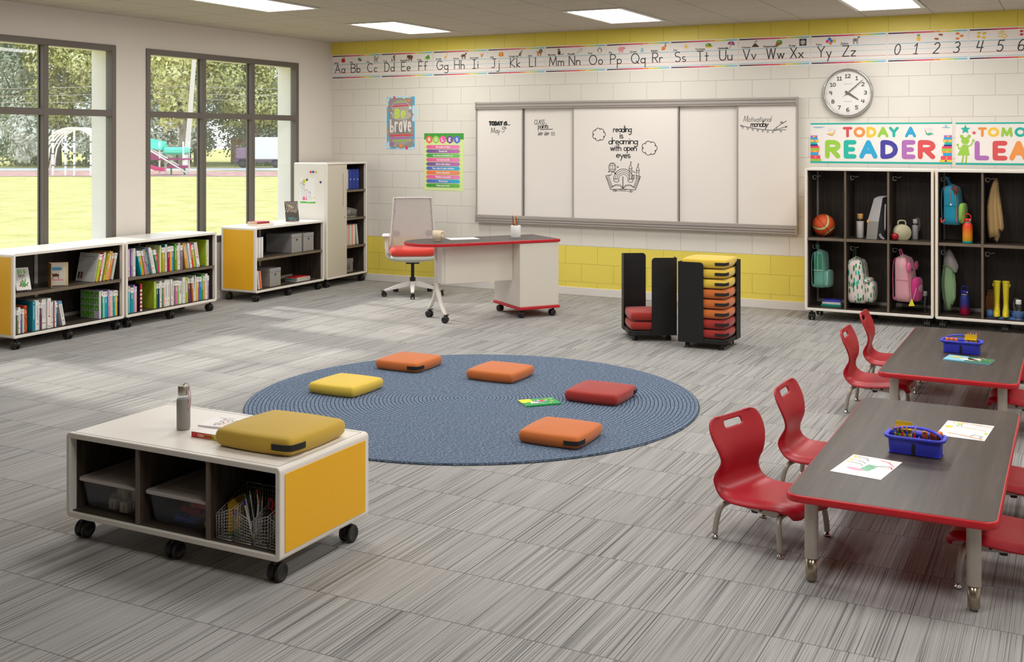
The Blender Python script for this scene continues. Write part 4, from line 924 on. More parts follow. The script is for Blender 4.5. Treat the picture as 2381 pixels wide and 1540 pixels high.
ICON = {'Apple': 'd -.12 -.05 .26 .34 r;d .12 -.05 .26 .34 r;l .05 0 .2 .05 .42 n;d .2 .4 .16 .08 20 g', 'Bee': 'd 0 0 .32 .2 -30 d;d .05 .0 .06 .2 -30 y;d -.2 .22 .2 .1 60 c;d .15 .28 .2 .1 20 c;d .3 -.1 .12 .12 d',
        'Cat': beast('s', 'd -.2 .25 .22 .2 s;p -.38 .36 -.32 .52 -.22 .42 s;p -.06 .36 -.04 .52 -.16 .42 s;d -.2 .18 .1 .07 w', ';l .08 .3 .1 .46 .3 .4 .4 d'), 'Dog': beast('n', 'd .24 .3 .2 .18 n;d .1 .24 .08 .18 d;d .34 .22 .1 .1 w', ';d -.1 -.02 .2 .14 w'),
        'Elephant': beast('n', 'd -.4 .2 .2 .24 n;l .1 -.55 .15 -.62 -.1 -.58 -.36 -.7 -.42 n;d -.3 .2 .14 .2 d;l .05 -.5 .02 -.68 -.05 w', '', (.05, .08, .46, .34)), 'Frog': 'd 0 -.12 .44 .26 g;d .14 .18 .2 .18 g;d .2 .3 .07 .07 w;d -.3 -.25 .2 .14 l;d .28 -.3 .2 .1 l;l .04 .02 .08 .3 .1 d',
        'Giraffe': 'd -.05 -.12 .22 .13 y;l .1 .08 0 .22 .4 y;d .28 .44 .12 .07 y;l .06 -.18 -.15 -.2 -.5 t;l .06 .1 -.15 .1 -.5 t', 'Horse': beast('n', 'p .2 .1 .34 .1 .5 .4 .36 .48 .28 .4 n;d .46 .34 .14 .07 -40 n', ';l .1 -.34 .1 -.48 -.2 d'),
        'Ice-cream': 'p -.2 .05 .22 .05 -.08 -.5 t;d -.1 .12 .18 .16 y;d .12 .12 .18 .16 p;d .02 .3 .17 .16 w;d .1 .46 .06 .06 r', 'Jelly': 'd 0 -.12 .44 .26 o;d -.22 .05 .12 .28 o;d 0 .1 .13 .3 y;d .22 .05 .12 .28 o;l .06 -.44 -.34 .44 -.34 y',
        'Kangaroo': 'd 0 -.1 .16 .3 -30 n;d .26 .28 .13 .1 20 n;p .26 .34 .3 .52 .36 .36 n;l .1 -.1 -.35 -.48 -.45 n;l .1 -.02 -.3 .22 -.42 n;l .07 .12 .05 .28 -.08 n', 'Lion': beast('t', 'd .26 .22 .28 .28 d;d .28 .2 .16 .16 t', ';l .05 -.36 .05 -.5 .3 t'),
        'Monkey': 'd -.05 -.15 .24 .32 d;d -.12 .3 .18 .17 d;d -.12 .27 .11 .1 t;l .07 .15 -.4 .5 -.42 .75 -.3 d', 'Needle': 'l .04 -.4 -.45 .3 .45 k;l .03 .3 .45 .45 .2 .2 0 .4 -.1 k', 'Owl': 'd 0 0 .32 .4 n;d 0 -.1 .2 .26 w;d -.12 .22 .1 .1 w;d .12 .22 .1 .1 w;d -.12 .22 .05 .05 k;d .12 .22 .05 .05 k;p -.05 .12 .05 .12 0 .02 y',
        'Pig': beast('p', 'd .34 .18 .2 .2 p;d .5 .16 .08 .1 m', '', (-.02, .06, .44, .3)), 'Queen': 'd 0 .25 .12 .13 w;p -.12 .36 .12 .36 .16 .54 0 .44 -.16 .54 y;p -.1 .12 .1 .12 .26 -.48 -.26 -.48 c', 'Rabbit': 'd -.05 -.12 .32 .26 o;d .26 .18 .16 .14 o;d .2 .42 .06 .2 -15 o;d .32 .42 .06 .2 -25 o;d -.36 -.1 .1 .1 w',
        'Sun': 'd 0 0 .2 .2 y' + ''.join(';l .04 %.2f %.2f %.2f %.2f y' % (.27 * cos(a * .785), .27 * sin(a * .785), .44 * cos(a * .785), .44 * sin(a * .785)) for a in range(8)), 'Tortoise': 'd 0 .08 .42 .3 g;d 0 -.16 .46 .1 y;d .46 -.06 .13 .12 l;d -.1 .12 .16 .12 l;d .16 .12 .12 .1 d', 'Umbrella': 'p -.5 .1 -.38 .4 -.05 .5 .35 .4 .52 -.05 v;p -.2 .1 -.05 .45 .1 .42 .2 .02 o;l .04 0 .05 -.2 -.45 -.32 -.4 k',
        'Volcano': 'p -.5 -.4 -.1 .1 .1 .1 .55 -.4 d;d 0 .26 .1 .09 s;d .16 .38 .16 .1 s;p -.1 .1 0 -.1 .1 .1 r', 'Watermelon': 'd .06 .08 .42 .34 g;d .0 .05 .1 .3 l;d -.1 -.16 .38 .2 20 r;d -.1 -.26 .36 .08 20 g', 'X-ray': 'p -.45 -.45 .45 -.45 .45 .45 -.45 .45 k;d -.16 -.02 .16 .3 s;d .16 -.02 .16 .3 s;l .05 0 -.4 0 .4 w;l .04 -.3 .1 .3 .1 w;l .04 -.26 -.1 .26 -.1 w',
        'Yarn': 'd -.1 .28 .22 .2 b;d -.38 -.02 .2 .2 m;d .5 0 .22 .22 y;d .12 0 .22 .2 b;d .02 -.3 .22 .16 o;l .03 .05 .1 .5 .5 s', 'Zebra': beast('s', 'p .18 .1 .32 .1 .46 .4 .3 .46 s;d .44 .38 .13 .07 -30 k', ';l .05 -.2 .2 -.16 -.16 k;l .05 -.05 .22 -.02 -.18 k;l .05 .1 .2 .12 -.16 k;l .04 .3 .2 .4 .26 k'),
        'n1': 'd 0 -.14 .24 .32 y;p -.2 .2 -.12 .52 0 .3 .12 .52 .2 .2 g', 'n2': 'd .28 .26 .28 .14 -10 g;d .28 .28 .23 .1 -10 r;d -.2 -.24 .28 .14 -10 g;d -.2 -.22 .23 .1 -10 r', 'n3': 'd -.1 .3 .24 .13 o;d .36 0 .24 .13 o;d -.1 -.3 .24 .13 o;l .04 -.1 .4 0 .52 k;l .04 .36 .1 .44 .22 k',
        'n4': 'd -.3 .26 .22 .15 y;d .3 .2 .22 .15 y;d -.3 -.16 .22 .15 y;d .26 -.3 .22 .15 y;d -.16 .36 .08 .05 g;d .46 .28 .08 .05 g', 'n5': 'l .1 -.3 .3 .0 .4 .2 .5 y;l .1 -.4 .1 -.1 .1 .2 .3 y;l .1 -.4 -.2 -.1 -.3 .1 -.3 y;l .1 0 -.1 .3 0 .4 .1 y;l .1 .1 -.5 .4 -.4 .5 -.1 y', 'n6': 'd -.2 .3 .18 .14 r;d .2 .3 .18 .14 r;d -.2 -.1 .18 .14 r;d .2 -.1 .18 .14 r'}
RAINBOW = [(36, 22, 60), (70, 18, 52), (120, 22, 46), (180, 30, 56), (214, 28, 92), (226, 40, 96), (226, 74, 60), (238, 140, 40), (248, 206, 50), (196, 214, 60), (120, 200, 150), (96, 190, 226)]
LINEB, LINER = P((96, 180, 214), .6), P((206, 84, 88), .6); DARKP = P((52, 50, 52), .6)
STRIPS = ['Aa Bb Cc|Apple Bee Cat', 'Dd Ee Ff|Dog Elephant Frog', 'Gg Hh Ii|Giraffe Horse Ice-cream', 'Jj Kk Ll|Jelly Kangaroo Lion', 'Mm Nn Oo|Monkey Needle Owl', 'Pp Qq Rr|Pig Queen Rabbit', 'Ss Tt Uu|Sun Tortoise Umbrella', 'Vv Ww Xx|Volcano Watermelon X-ray', 'Yy Zz|Yarn Zebra', '0 1 2 3| n1 n2 n3', '4 5 6 7|n4 n5 n6 n6']
for k, st in enumerate(STRIPS):
    W, H = .738, .304; lets, words = [x.split(' ') for x in st.split('|')]; num = k > 8
    b = MB(); b.box((0, 0, 0), (W, .0025, H), PAPER); A = Art(b, (0, 0, 0), (1, 0, 0), (0, 0, 1))
    for z in (.012, .282):
        for q, c in enumerate(RAINBOW): A.rect(.008 + q * .0601, z, .008 + (q + 1) * .0601, z + .012, P(c, .6))
    A.rect(.006, .034, W - .006, .038, LINEB); A.rect(.006, .183, W - .006, .1875, LINEB); A.rect(.006, .075, W - .006, .0785, LINER)
    for q in range(42): A.rect(.006 + q * .0174, .127, .006 + q * .0174 + .010, .131, LINEB)
    A.lift(); n = 4 if num else 3
    for q, (lt, wd) in enumerate(zip(lets, words)):
        x = .05 + q * (.245 if not num else .18) + (.02 if k == 8 else 0)
        if num: A.write(lt, x + .012, .079, .101, .0100, DARKP, slant=.18)
        else: A.write(lt, x, .079, .104, .0100, DARKP, gap=.2, sx=1.08)
        if wd:
            if not num: wdw = A.type(wd, x - .018 + (.0 if len(wd) < 9 else -.02), .196, .020, INK, .025, 1.05, align=0)
            icon(A, ICON[wd], x + (.06 if num else .125), .236, .078)
    lb = ('white alphabet strip with the letters ' + ' '.join(l[0] for l in lets)) if not num else ('white number strip with the figures ' + ' '.join({'0': 'zero', '1': 'one', '2': 'two', '3': 'three', '4': 'four', '5': 'five', '6': 'six', '7': 'seven'}[l] for l in lets))
    single(b, 'alphabet_strip' if not num else 'number_strip', lb + ' on the block wall', 'wall strip', (-8.338 + .7428 * k, YW - .0022, 2.495), group='alphabet and number strips')

# sliding whiteboard
wb = thing('whiteboard', 'wide sliding whiteboard with marker writing on the block wall', 'whiteboard', (-6.24, YW, .776)); WBW, WBH = 3.725, 1.40
def rail(z0, z1, grooves):
    b = MB(); prof = [(0, z0)]
    b.box((.012, -.075, z0), (WBW - .012, -.004, z1), M_ALU, .003)
    for g in grooves: b.box((.014, -.0765, g - .004), (WBW - .014, -.07, g + .004), M_ALUD)
    for x in (0, WBW - .014): b.box((x, -.082, z0 - .004), (x + .014, -.002, z1 + .004), M_ALU, .003)
    b.build('rail', wb)
rail(1.318, 1.396, (1.336, 1.372)); rail(0.002, .092, (.024, .052))
b = MB(); b.box((.0, -.06, .09), (.012, -.004, 1.32), M_ALU, .002); b.box((WBW - .012, -.06, .09), (WBW, -.004, 1.32), M_ALU, .002); b.build('side_frame', wb)
OX, OZ = -6.24, .776
WBP = [(.012, .610, -.045), (.616, 1.226, -.024), (1.226, 2.466, -.045), (2.47, 3.093, -.024), (3.093, WBW - .012, -.045)]; boards = []
for i, (x0, x1, y) in enumerate(WBP):
    b = MB(); b.box((x0, y, .09), (x1, y + .014, 1.32), M_BOARD)
    if y < -.03:
        for xx in ([x1 - .016] if i == 0 else [x0, x1 - .016] if i == 2 else [x0]): b.box((xx, y - .006, .09), (xx + .016, y + .012, 1.32), M_ALU, .002)
    A = Art(b, (-OX, y, -OZ), (1, 0, 0), (0, 0, 1), .0006); A.k = 1.4; boards.append((b, A))
A = boards[0][1]; x = A.write('TODAY', -6.065, 1.908, .038, .0135, INK, gap=.3, sx=.95, cap=8); x = A.write(' i', x, 1.908, .038, .0115, INK, gap=.3); x = A.write('S', x, 1.908, .038, .0115, INK, gap=.3); A.write('...', x, 1.908, .04, .008, INK, gap=.22)
x = A.write('May', -6.045, 1.816, .062, .0042, INK, gap=.14, sx=.95, slant=.08); x = A.write('5', x + .02, 1.826, .06, .0042, INK, slant=.1); A.write('th', x - .006, 1.862, .026, .0036, INK)
A = boards[1][1]; A.write('CLASS', -5.497, 1.914, .05, .0042, INK, gap=.08, sx=.75, slant=.12); A.write('points', -5.448, 1.868, .06, .0055, INK, gap=.05, sx=.9, slant=.05); A.line([(-5.424, 1.854), (-5.266, 1.857)], .0055, INK)
for x0 in (-5.452, -5.372):
    for j in range(4): A.line([(x0 + .012 + .012 * j, 1.826 - .001 * j), (x0 + .008 + .013 * j, 1.787)], .0042, INK)
    A.line([(x0, 1.795), (x0 + .068, 1.814)], .0042, INK)
for j in range(3): A.line([(-5.28 + .016 * j, 1.826), (-5.278 + .0165 * j, 1.784)], .0042, INK)
A = boards[2][1]
for tx, x0, x1, z in (('reading', -4.523, -4.313, 1.823), ('is', -4.449, -4.41, 1.756), ('dreaming', -4.579, -4.241, 1.693), ('with open', -4.557, -4.254, 1.619), ('eyes', -4.488, -4.326, 1.543)):
    h = .072; A.write(tx, x0, z, h, .0068, INK, gap=.09, sx=(x1 - x0 - .09 * h * (len(tx) - 1)) / (A.width(tx, h, .09) - .09 * h * (len(tx) - 1)), slant=.04, jit=.05)
def cloud(A, cx, cz, w, h, n, w_):
    pts = []
    for k in range(n):
        a0 = 360 * k / n; px, pz = cx + w * .33 * cos(R(a0)), cz + h * .33 * sin(R(a0)); r = min(w, h) * .24
        pts += [(px + r * 1.1 * cos(R(a0 + d)), pz + r * 1.1 * sin(R(a0 + d))) for d in range(-75, 76, 25)]
    A.line(pts + pts[:1], w_, INK)
cloud(A, -4.694, 1.797, .14, .12, 7, .0048); cloud(A, -4.105, 1.648, .165, .13, 7, .0048)
W_ = .0034; L = lambda pts, w=W_: A.line(pts, w, INK, 5)
for s in (-1, 1):   # open book with stacked pages
    m = lambda q: [(-4.410 + s * (x + 4.410), z) for x, z in q]
    L(m([(-4.56, 1.352), (-4.613, 1.340), (-4.556, 1.193), (-4.44, 1.198), (-4.41, 1.203)]), .0045); L(m([(-4.60, 1.326), (-4.549, 1.209)])); L(m([(-4.59, 1.334), (-4.541, 1.218)])); L(m([(-4.578, 1.340), (-4.533, 1.226)]))
    L(m([(-4.549, 1.209), (-4.50, 1.238), (-4.45, 1.236), (-4.41, 1.205)])); L(m([(-4.541, 1.222), (-4.49, 1.25), (-4.44, 1.243), (-4.41, 1.213)]))
L([(-4.411, 1.205), (-4.411, 1.335)], .006); L([(-4.455, 1.196), (-4.43, 1.190), (-4.39, 1.190), (-4.365, 1.196)])
for r in (.115, .095, .075, .055): L(arc(-4.405, 1.305, r, r, 0, 180, 12), .0045 if r > .1 else W_)
for cx in (-4.487, -4.322): cloud(A, cx, 1.293, .07, .034, 6, W_)
L(arc(-4.535, 1.435, .042, .05, 90, 450, 18), .0045)
for q in (-.6, 0, .6): L([(-4.535 + .042 * q * cos(R(a)) , 1.435 + .05 * sin(R(a))) for a in range(-80, 81, 20)], .0026)
for dz in (-.02, .02): L([(-4.573, 1.435 + dz), (-4.497, 1.435 + dz)], .0026)
L([(-4.513, 1.392), (-4.497, 1.372)]); L([(-4.527, 1.388), (-4.505, 1.368)]); A.rect(-4.508, 1.358, -4.49, 1.374, INK); L([(-4.535, 1.385), (-4.55, 1.35), (-4.57, 1.345)])
for sx, sz in ((-4.575, 1.388), (-4.47, 1.44)): A.poly([(sx + .013 * (1 if k % 2 == 0 else .45) * sin(R(36 * k)), sz + .013 * (1 if k % 2 == 0 else .45) * cos(R(36 * k))) for k in range(9, -1, -1)], INK)
for tx, tb, tt in ((-4.322, 1.345, 1.425), (-4.238, 1.335, 1.405)):   # towers of the storybook castle
    L([(tx - .016, tb - .03), (tx - .014, tt), (tx + .014, tt), (tx + .016, tb - .03)], .004); L([(tx - .02, tt), (tx, tt + .05), (tx + .02, tt), (tx - .02, tt)], .004); L([(tx, tt + .05), (tx + .003, tt + .078), (tx + .014, tt + .062), (tx + .004, tt + .058)]); L(arc(tx, tt - .02, .005, .005, 0, 360, 6), .0026)
L([(-4.306, 1.395), (-4.294, 1.40), (-4.29, 1.388), (-4.278, 1.392), (-4.274, 1.38), (-4.256, 1.386)]); L([(-4.295, 1.31), (-4.295, 1.34)] + arc(-4.284, 1.345, .011, .012, 180, 0, 6) + [(-4.273, 1.31)]); L([(-4.284, 1.31), (-4.284, 1.357)], .0026)
L([(-4.50, 1.181), (-4.32, 1.176)]); L([(-4.325, 1.189), (-4.296, 1.175), (-4.325, 1.163), (-4.318, 1.176), (-4.325, 1.189)])
for k in range(4): L([(-4.53 + .012 * k, 1.19), (-4.515 + .012 * k, 1.181), (-4.532 + .012 * k, 1.171)], .0026)
A = boards[4][1]; THIN = P((56, 54, 58), .5)
A.write('Motivational', -3.075, 1.925, .062, .003, THIN, gap=.1, sx=.82, slant=.18); A.write('monday', -3.0, 1.874, .062, .0062, INK, gap=.04, sx=.98, slant=.2)
A.line([(-3.1 + .465 * k / 10, 1.885 - .047 * math.sin(PI * min(1, k / 9) * .62)) for k in range(11)], .004, INK); A.line([(-2.72, 1.848), (-2.63, 1.872)], .004, INK)
A.line(smooth_path([(-2.73, 1.862, 0), (-2.735, 1.836, 0), (-2.76, 1.842, 0), (-2.70, 1.888, 0), (-2.668, 1.916, 0), (-2.69, 1.922, 0), (-2.675, 1.905, 0), (-2.63, 1.932, 0)], 4) and [(p[0], p[1]) for p in smooth_path([(-2.73, 1.862, 0), (-2.735, 1.836, 0), (-2.76, 1.842, 0), (-2.70, 1.888, 0), (-2.668, 1.916, 0), (-2.69, 1.922, 0), (-2.675, 1.905, 0), (-2.63, 1.932, 0)], 4)], .004, INK)
GREYP = P((176, 174, 178), .6)
for k in range(8):
    px = -3.082 + .052 * k + (.03 if k == 7 else 0); pz = 1.878 - .047 * math.sin(PI * min(1, k / 8) * .62) - (0 if k < 7 else -.006); A.poly([(px - .012, pz), (px, pz - .026), (px + .014, pz - .003)], GREYP); A.line([(px - .012, pz), (px, pz - .026), (px + .014, pz - .003)], .002, THIN, 0)
for bx, bz in ((-3.1, 1.887), (-2.632, 1.874)):
    for a in (30, 150, 250, 310): A.line([(bx, bz), (bx + .014 * cos(R(a)), bz + .014 * sin(R(a)))], .003, THIN)
for b, A in boards: b.build('writing_panel', wb)

# wall clock
ck = thing('wall_clock', 'round white wall clock with chrome rim showing eight past four', 'clock', (-2.025, YW, 2.206))
b = MB(); b.lathe([(.225, -.002), (.243, -.004), (.243, -.04), (.238, -.05), (.228, -.052), (.222, -.046), (.222, -.03)], P((190, 188, 186), .25, .85), 56, (0, 0, 0), 'y', True, False); b.build('rim', ck)
b = MB(); b.lathe([(.0005, -.028), (.223, -.028), (.223, -.001), (.0005, -.001)], P((246, 243, 239), .5), 56, (0, 0, 0), 'y', False)
A = Art(b, (0, -.028, 0), (1, 0, 0), (0, 0, 1), .0006); NUMI = P((58, 54, 54), .5)
for k in range(60):
    a = R(90 - 6 * k); r0, r1 = (.205, .205) if k % 5 == 0 else (.199, .207)
    if k % 5 == 0: A.disc(.206 * cos(a), .206 * sin(a), .0032, NUMI, n=8)
    else: A.line([(r0 * cos(a), r0 * sin(a)), (r1 * cos(a), r1 * sin(a))], .0012, P((180, 178, 176), .5), 0)
for k in range(1, 13):
    a = R(90 - 30 * k); t = str(k); h = .034; w = sum(GL[c][0] * h * 1.5 + .3 * h for c in t) - .3 * h
    A.write(t, .168 * cos(a) - w / 2, .168 * sin(a) - h / 2, h, .0075, NUMI, gap=.3, sx=1.5)
A.type('NEWGATE', 0, .084, .0075, P((120, 116, 116), .5), 0, 1.7); A.type('QUARTZ', 0, -.088, .0075, P((120, 116, 116), .5), 0, 1.7); b.build('dial', ck)
def hand(ang, l, w, y, tail, mat, name):
    b = MB(); a = R(90 - ang); T = Matrix.Rotation(-a, 4, 'Y'); b.T = T
    b.prism([(-tail, -w / 2), (0, -w * .6), (l * .9, -w * .28), (l, 0), (l * .9, w * .28), (0, w * .6), (-tail, w / 2)], y, y + .0015, mat, 'y'); b.build(name, ck)
GRH = P((122, 116, 112), .4, .3)
hand(48.5, .20, .011, -.036, .03, GRH, 'minute_hand'); hand(124, .128, .020, -.033, .03, GRH, 'hour_hand'); hand(54, .17, .0025, -.039, .06, P((170, 166, 164), .4), 'second_hand')
b = MB(); b.lathe([(.0005, -.042), (.011, -.042), (.013, -.039), (.013, -.03), (.0005, -.03)], GRH, 18, (0, 0, 0), 'y'); b.build('hub', ck)
b = MB(); Art(b, (0, -.0458, 0), (1, 0, 0), (0, 0, 1)).disc(0, 0, .222, clear('clock_glass', (1, 1, 1, 1), 1.3), n=48); b.build('glass', ck)

# banners and posters
def fit(A, ch, x0, x1, z0, z1, w, mat):
    wd, st = GL[ch]; xs = [q[0] for p in st for q in p]; mx = max(xs) or 1
    A.lift(.2); h0 = A.h
    for p in st: A.line([(x0 + w / 2 + q[0] / mx * (x1 - x0 - w), z0 + w / 2 + q[1] * (z1 - z0 - w)) for q in p], w, mat, 8); A.h = A.top
    A.h = h0
def poster(name, label, cat, x0, z0, w, h, mat, group=None):
    b = MB(); b.box((0, 0, 0), (w, .0022, h), mat); A = Art(b, (0, 0, 0), (1, 0, 0), (0, 0, 1)); return b, A, lambda: single(b, name, label, cat, (x0, YW - .0019, z0), group=group)
PC = {'red': (218, 82, 86), 'org': (238, 150, 74), 'yel': (246, 200, 60), 'grn': (154, 204, 70), 'teal': (32, 182, 166), 'blu': (40, 166, 216), 'ind': (66, 60, 160), 'pur': (176, 110, 184), 'pink': (236, 70, 100), 'nav': (32, 50, 140)}
PQ = lambda n: P(PC[n], .55)
G_BN = 'reading banners above the lockers'
def bookstack(A, x, flip, w):
    z = .02
    for h, ww, c, c2 in ((.022, 1.0, 'grn' if not flip else 'yel', 'org' if not flip else 'nav'), (.036, .9, 'pink', 'org'), (.03, .72, 'blu', None), (.02, .8, 'org', 'yel'), (.022, .84, 'grn', None), (.022, .8, 'pink', None), (.016, .66, 'nav', None), (.024, .6, 'teal', None), (.024, .74, 'yel', 'pur'), (.02, .66, 'blu', None), (.022, .64, 'pur', 'yel')):
        a, b_ = (x, x + w * ww) if not flip else (x - w * ww, x); A.rect(a, z, b_, z + h, PQ(c))
        if c2: A.lift(.3); m = (a + b_) / 2; A.rect(m - .008, z + h * .2, m + .01, z + h * .8, PQ(c2))
        z += h
def openbook(A, x, z, s, c, c2):
    A.poly([(x - .05 * s, z), (x, z - .016), (x + .01 * s, z + .004), (x - .02 * s, z + .012)], PQ(c)); A.poly([(x, z - .016), (x + .02 * s, z - .006), (x + .036 * s, z + .052), (x + .012 * s, z + .01)], PQ(c)); A.line([(x - .05 * s, z), (x, z - .016), (x + .036 * s, z + .052)], .003, PQ(c2))
    for k in range(7):
        a = R(70 + 14 * k) if s > 0 else R(110 - 14 * k); A.line([(x + .02 * cos(a), z + .02 + .015 * sin(a)), (x + .05 * cos(a), z + .02 + .045 * sin(a))], .001, GREYP, 0)
b, A, done = poster('banner_sign', 'colorful banner reading TODAY A READER above the lockers', 'banner', -2.399, 1.505, 1.34, .403, PAPER, G_BN)
A.rect(0, 0, 1.34, .018, PQ('teal')); A.rect(0, .387, 1.34, .403, PQ('teal')); A.lift()
for ch, x0, x1, c in (('T', -2.08, -1.985, 'red'), ('O', -1.975, -1.862, 'org'), ('D', -1.85, -1.755, 'yel'), ('A', -1.745, -1.642, 'grn'), ('Y', -1.638, -1.545, 'teal'), ('A', -1.488, -1.385, 'blu')): fit(A, ch, x0 + 2.399, x1 + 2.399, .257, .363, .027, PQ(c))
for ch, x0, x1, c in (('R', -2.253, -2.10, 'grn'), ('E', -2.07, -1.945, 'teal'), ('A', -1.92, -1.745, 'blu'), ('D', -1.718, -1.553, 'ind'), ('E', -1.518, -1.39, 'pur'), ('R', -1.37, -1.208, 'red')): fit(A, ch, x0 + 2.399, x1 + 2.399, .046, .232, .046, PQ(c))
bookstack(A, .002, False, .108); bookstack(A, 1.338, True, .11); openbook(A, .215, .292, 1, 'yel', 'pur'); openbook(A, 1.125, .292, -1, 'teal', 'org')
A.disc(1.285, .366, .011, PQ('blu'), .008); A.lift(.2); A.disc(1.285, .366, .006, PAPER, .004); A.rect(1.25, .35, 1.32, .354, PQ('blu')); A.rect(.025, .362, .14, .365, PQ('blu')); A.rect(.045, .353, .12, .356, PQ('blu')); done()
b, A, done = poster('banner_sign', 'colorful banner starting TOMO and LEA with a green girl, cut by the right edge', 'banner', -1.028, 1.502, 1.34, .403, PAPER, G_BN)
A.rect(0, 0, 1.34, .018, PQ('teal')); A.rect(0, .387, 1.34, .403, PQ('teal')); A.lift()
for ch, x0, x1, c in (('T', -.832, -.752, 'org'), ('O', -.745, -.645, 'yel'), ('M', -.63, -.53, 'grn'), ('O', -.515, -.415, 'teal'), ('R', -.4, -.31, 'blu'), ('R', -.3, -.21, 'ind'), ('O', -.2, -.10, 'pur'), ('W', -.09, .03, 'red')): fit(A, ch, x0 + 1.028, x1 + 1.028, .264, .356, .024, PQ(c))
for ch, x0, x1, c in (('L', -.86, -.732, 'pur'), ('A', -.56, -.40, 'org'), ('D', -.37, -.22, 'yel'), ('E', -.19, -.07, 'grn'), ('R', -.04, .11, 'teal'), ('E', -.703, -.575, 'red')): fit(A, ch, x0 + 1.028, x1 + 1.028, .043, .228, .045, PQ(c))
g = PQ('grn'); A.disc(.085, .228, .036, g, .034); A.poly([(.062, .19), (.108, .19), (.125, .09), (.015, .09)], g); A.line([(.07, .09), (.058, .022)], .013, g); A.line([(.098, .09), (.092, .022)], .013, g); A.line([(.065, .17), (.03, .15), (.02, .185)], .011, g); A.line([(.105, .17), (.14, .19), (.155, .228)], .011, g)
A.disc(.055, .268, .016, g, .02, 10, 30); A.disc(.118, .268, .016, g, .02, 10, -30); A.disc(.157, .232, .012, g); A.disc(.018, .19, .011, g)
def star(A, x, z, r, m): A.poly([(x + r * (1 if k % 2 == 0 else .45) * sin(R(36 * k)), z + r * (1 if k % 2 == 0 else .45) * cos(R(36 * k))) for k in range(9, -1, -1)], m)
star(A, .087, .336, .046, PQ('teal')); star(A, .163, .304, .022, PQ('red')); done()
# RULES poster
u = .546 / 564
b, A, done = poster('poster', 'light green RULES poster listing ten classroom rules', 'poster', -6.979, 1.131, .546, .684, P((222, 240, 166), .55))
X_ = lambda q: (q - 778) * u; Z_ = lambda q: .684 - (q - 618) * .684 / 822
A.rect(0, Z_(708), .546, .684, P((66, 160, 58), .55)); A.lift()
for ch, cx, c in zip('RULES', (852, 949, 1046, 1147, 1248), ((244, 112, 84), (160, 212, 80), (240, 100, 164), (130, 80, 160), (92, 120, 210))):
    A.lift(.3); A.poly([(X_(cx) + .050 * cos(R(60 * k + 30)), Z_(708) + .050 * sin(R(60 * k + 30))) for k in range(6)], P(c, .5)); A.lift(.3); w = .022 if ch != 'I' else .01; fit(A, ch, X_(cx) - .017, X_(cx) + .017, Z_(735), Z_(682), .010, WHITE)
for k, (tx, c1, c2) in enumerate((('Be ready to learn', (240, 100, 156), (240, 140, 196)), ('Dream big', (112, 92, 158), (206, 116, 190)), ('Say please and thank you', (62, 164, 74), (124, 208, 106)), ('Use kind words', (240, 100, 156), (240, 140, 196)), ('Share with others', (112, 92, 158), (206, 116, 190)),
                                  ('Take risks & make mistakes', (98, 104, 200), (60, 186, 230)), ('Follow directions', (246, 122, 68), (246, 150, 110)), ('Believe in yourself', (240, 100, 156), (240, 140, 196)), ('Work hard', (98, 104, 200), (60, 186, 230)), ('Raise your hand', (66, 160, 60), (120, 196, 84)))):
    z1 = Z_(788 + 61.4 * k); z0 = z1 - .043; zm = (z0 + z1) / 2; n = 8; xa, xb = X_(826), X_(1273)
    A.poly([(X_(806), zm), (xa, z0), (xa, z1)], P(c1, .55)); A.poly([(X_(1293), zm), (xb, z1), (xb, z0)], P(c2, .55))
    for q in range(n): A.rect(xa + (xb - xa) * q / n, z0, xa + (xb - xa) * (q + 1) / n, z1, P(tuple(round(c1[j] + (c2[j] - c1[j]) * (q + .5) / n) for j in range(3)), .55))
    A.lift(.4); A.type(tx, .264, zm - .0095, .021, WHITE, .03, .92); A.h -= A.e * .4
done()
b, A, done = poster('poster', 'blue poster with gray jar reading Be brave', 'poster', -7.513, 1.625, .40, .635, P((74, 178, 226), .55))
X_ = lambda q: (q - 30) * .40 / 440; Z_ = lambda q: .635 - (q - 35) * .635 / 830
for cx, cz, rx, rz in ((60, 120, 40, 90), (455, 300, 50, 130), (240, 45, 180, 30), (60, 800, 60, 60), (330, 850, 160, 30)): A.disc(X_(cx), Z_(cz), rx * .0009, P((196, 228, 244), .55), rz * .00076)
A.lift(); jar = [(80, 60), (250, 52), (420, 62), (442, 120), (430, 240), (440, 330), (425, 420), (452, 520), (455, 610), (430, 680), (438, 790), (420, 838), (340, 840), (250, 862), (180, 838), (90, 842), (68, 800), (70, 700), (40, 620), (36, 540), (70, 440), (58, 330), (62, 220), (52, 130)]
sm = smooth_path([(X_(a), Z_(c), 0) for a, c in jar + jar[:1]], 4)[:-1]; A.poly([(p[0], p[1]) for p in sm][::-1], P((158, 148, 144), .55)); A.lift()
for cx, cz, rx, rz, c in ((250, 200, 150, 110, (182, 174, 170)), (260, 330, 160, 80, (190, 182, 178)), (250, 720, 140, 80, (170, 164, 160)), (250, 560, 160, 60, (140, 134, 130))): A.lift(.3); A.disc(X_(cx), Z_(cz), rx * .0009, P(c, .55), rz * .00076)
A.lift()
for (xa, za, xb, zb, w, c) in ((168, 120, 312, 114, .014, 'grn'), (145, 154, 340, 142, .014, 'pur'), (125, 186, 366, 172, .019, 'red'), (80, 655, 405, 640, .024, 'red'), (110, 695, 372, 686, .02, 'pur'), (142, 740, 345, 730, .016, 'grn')): A.line([(X_(xa), Z_(za)), (X_(xb), Z_(zb))], w, PQ(c))
r = random.Random(5)
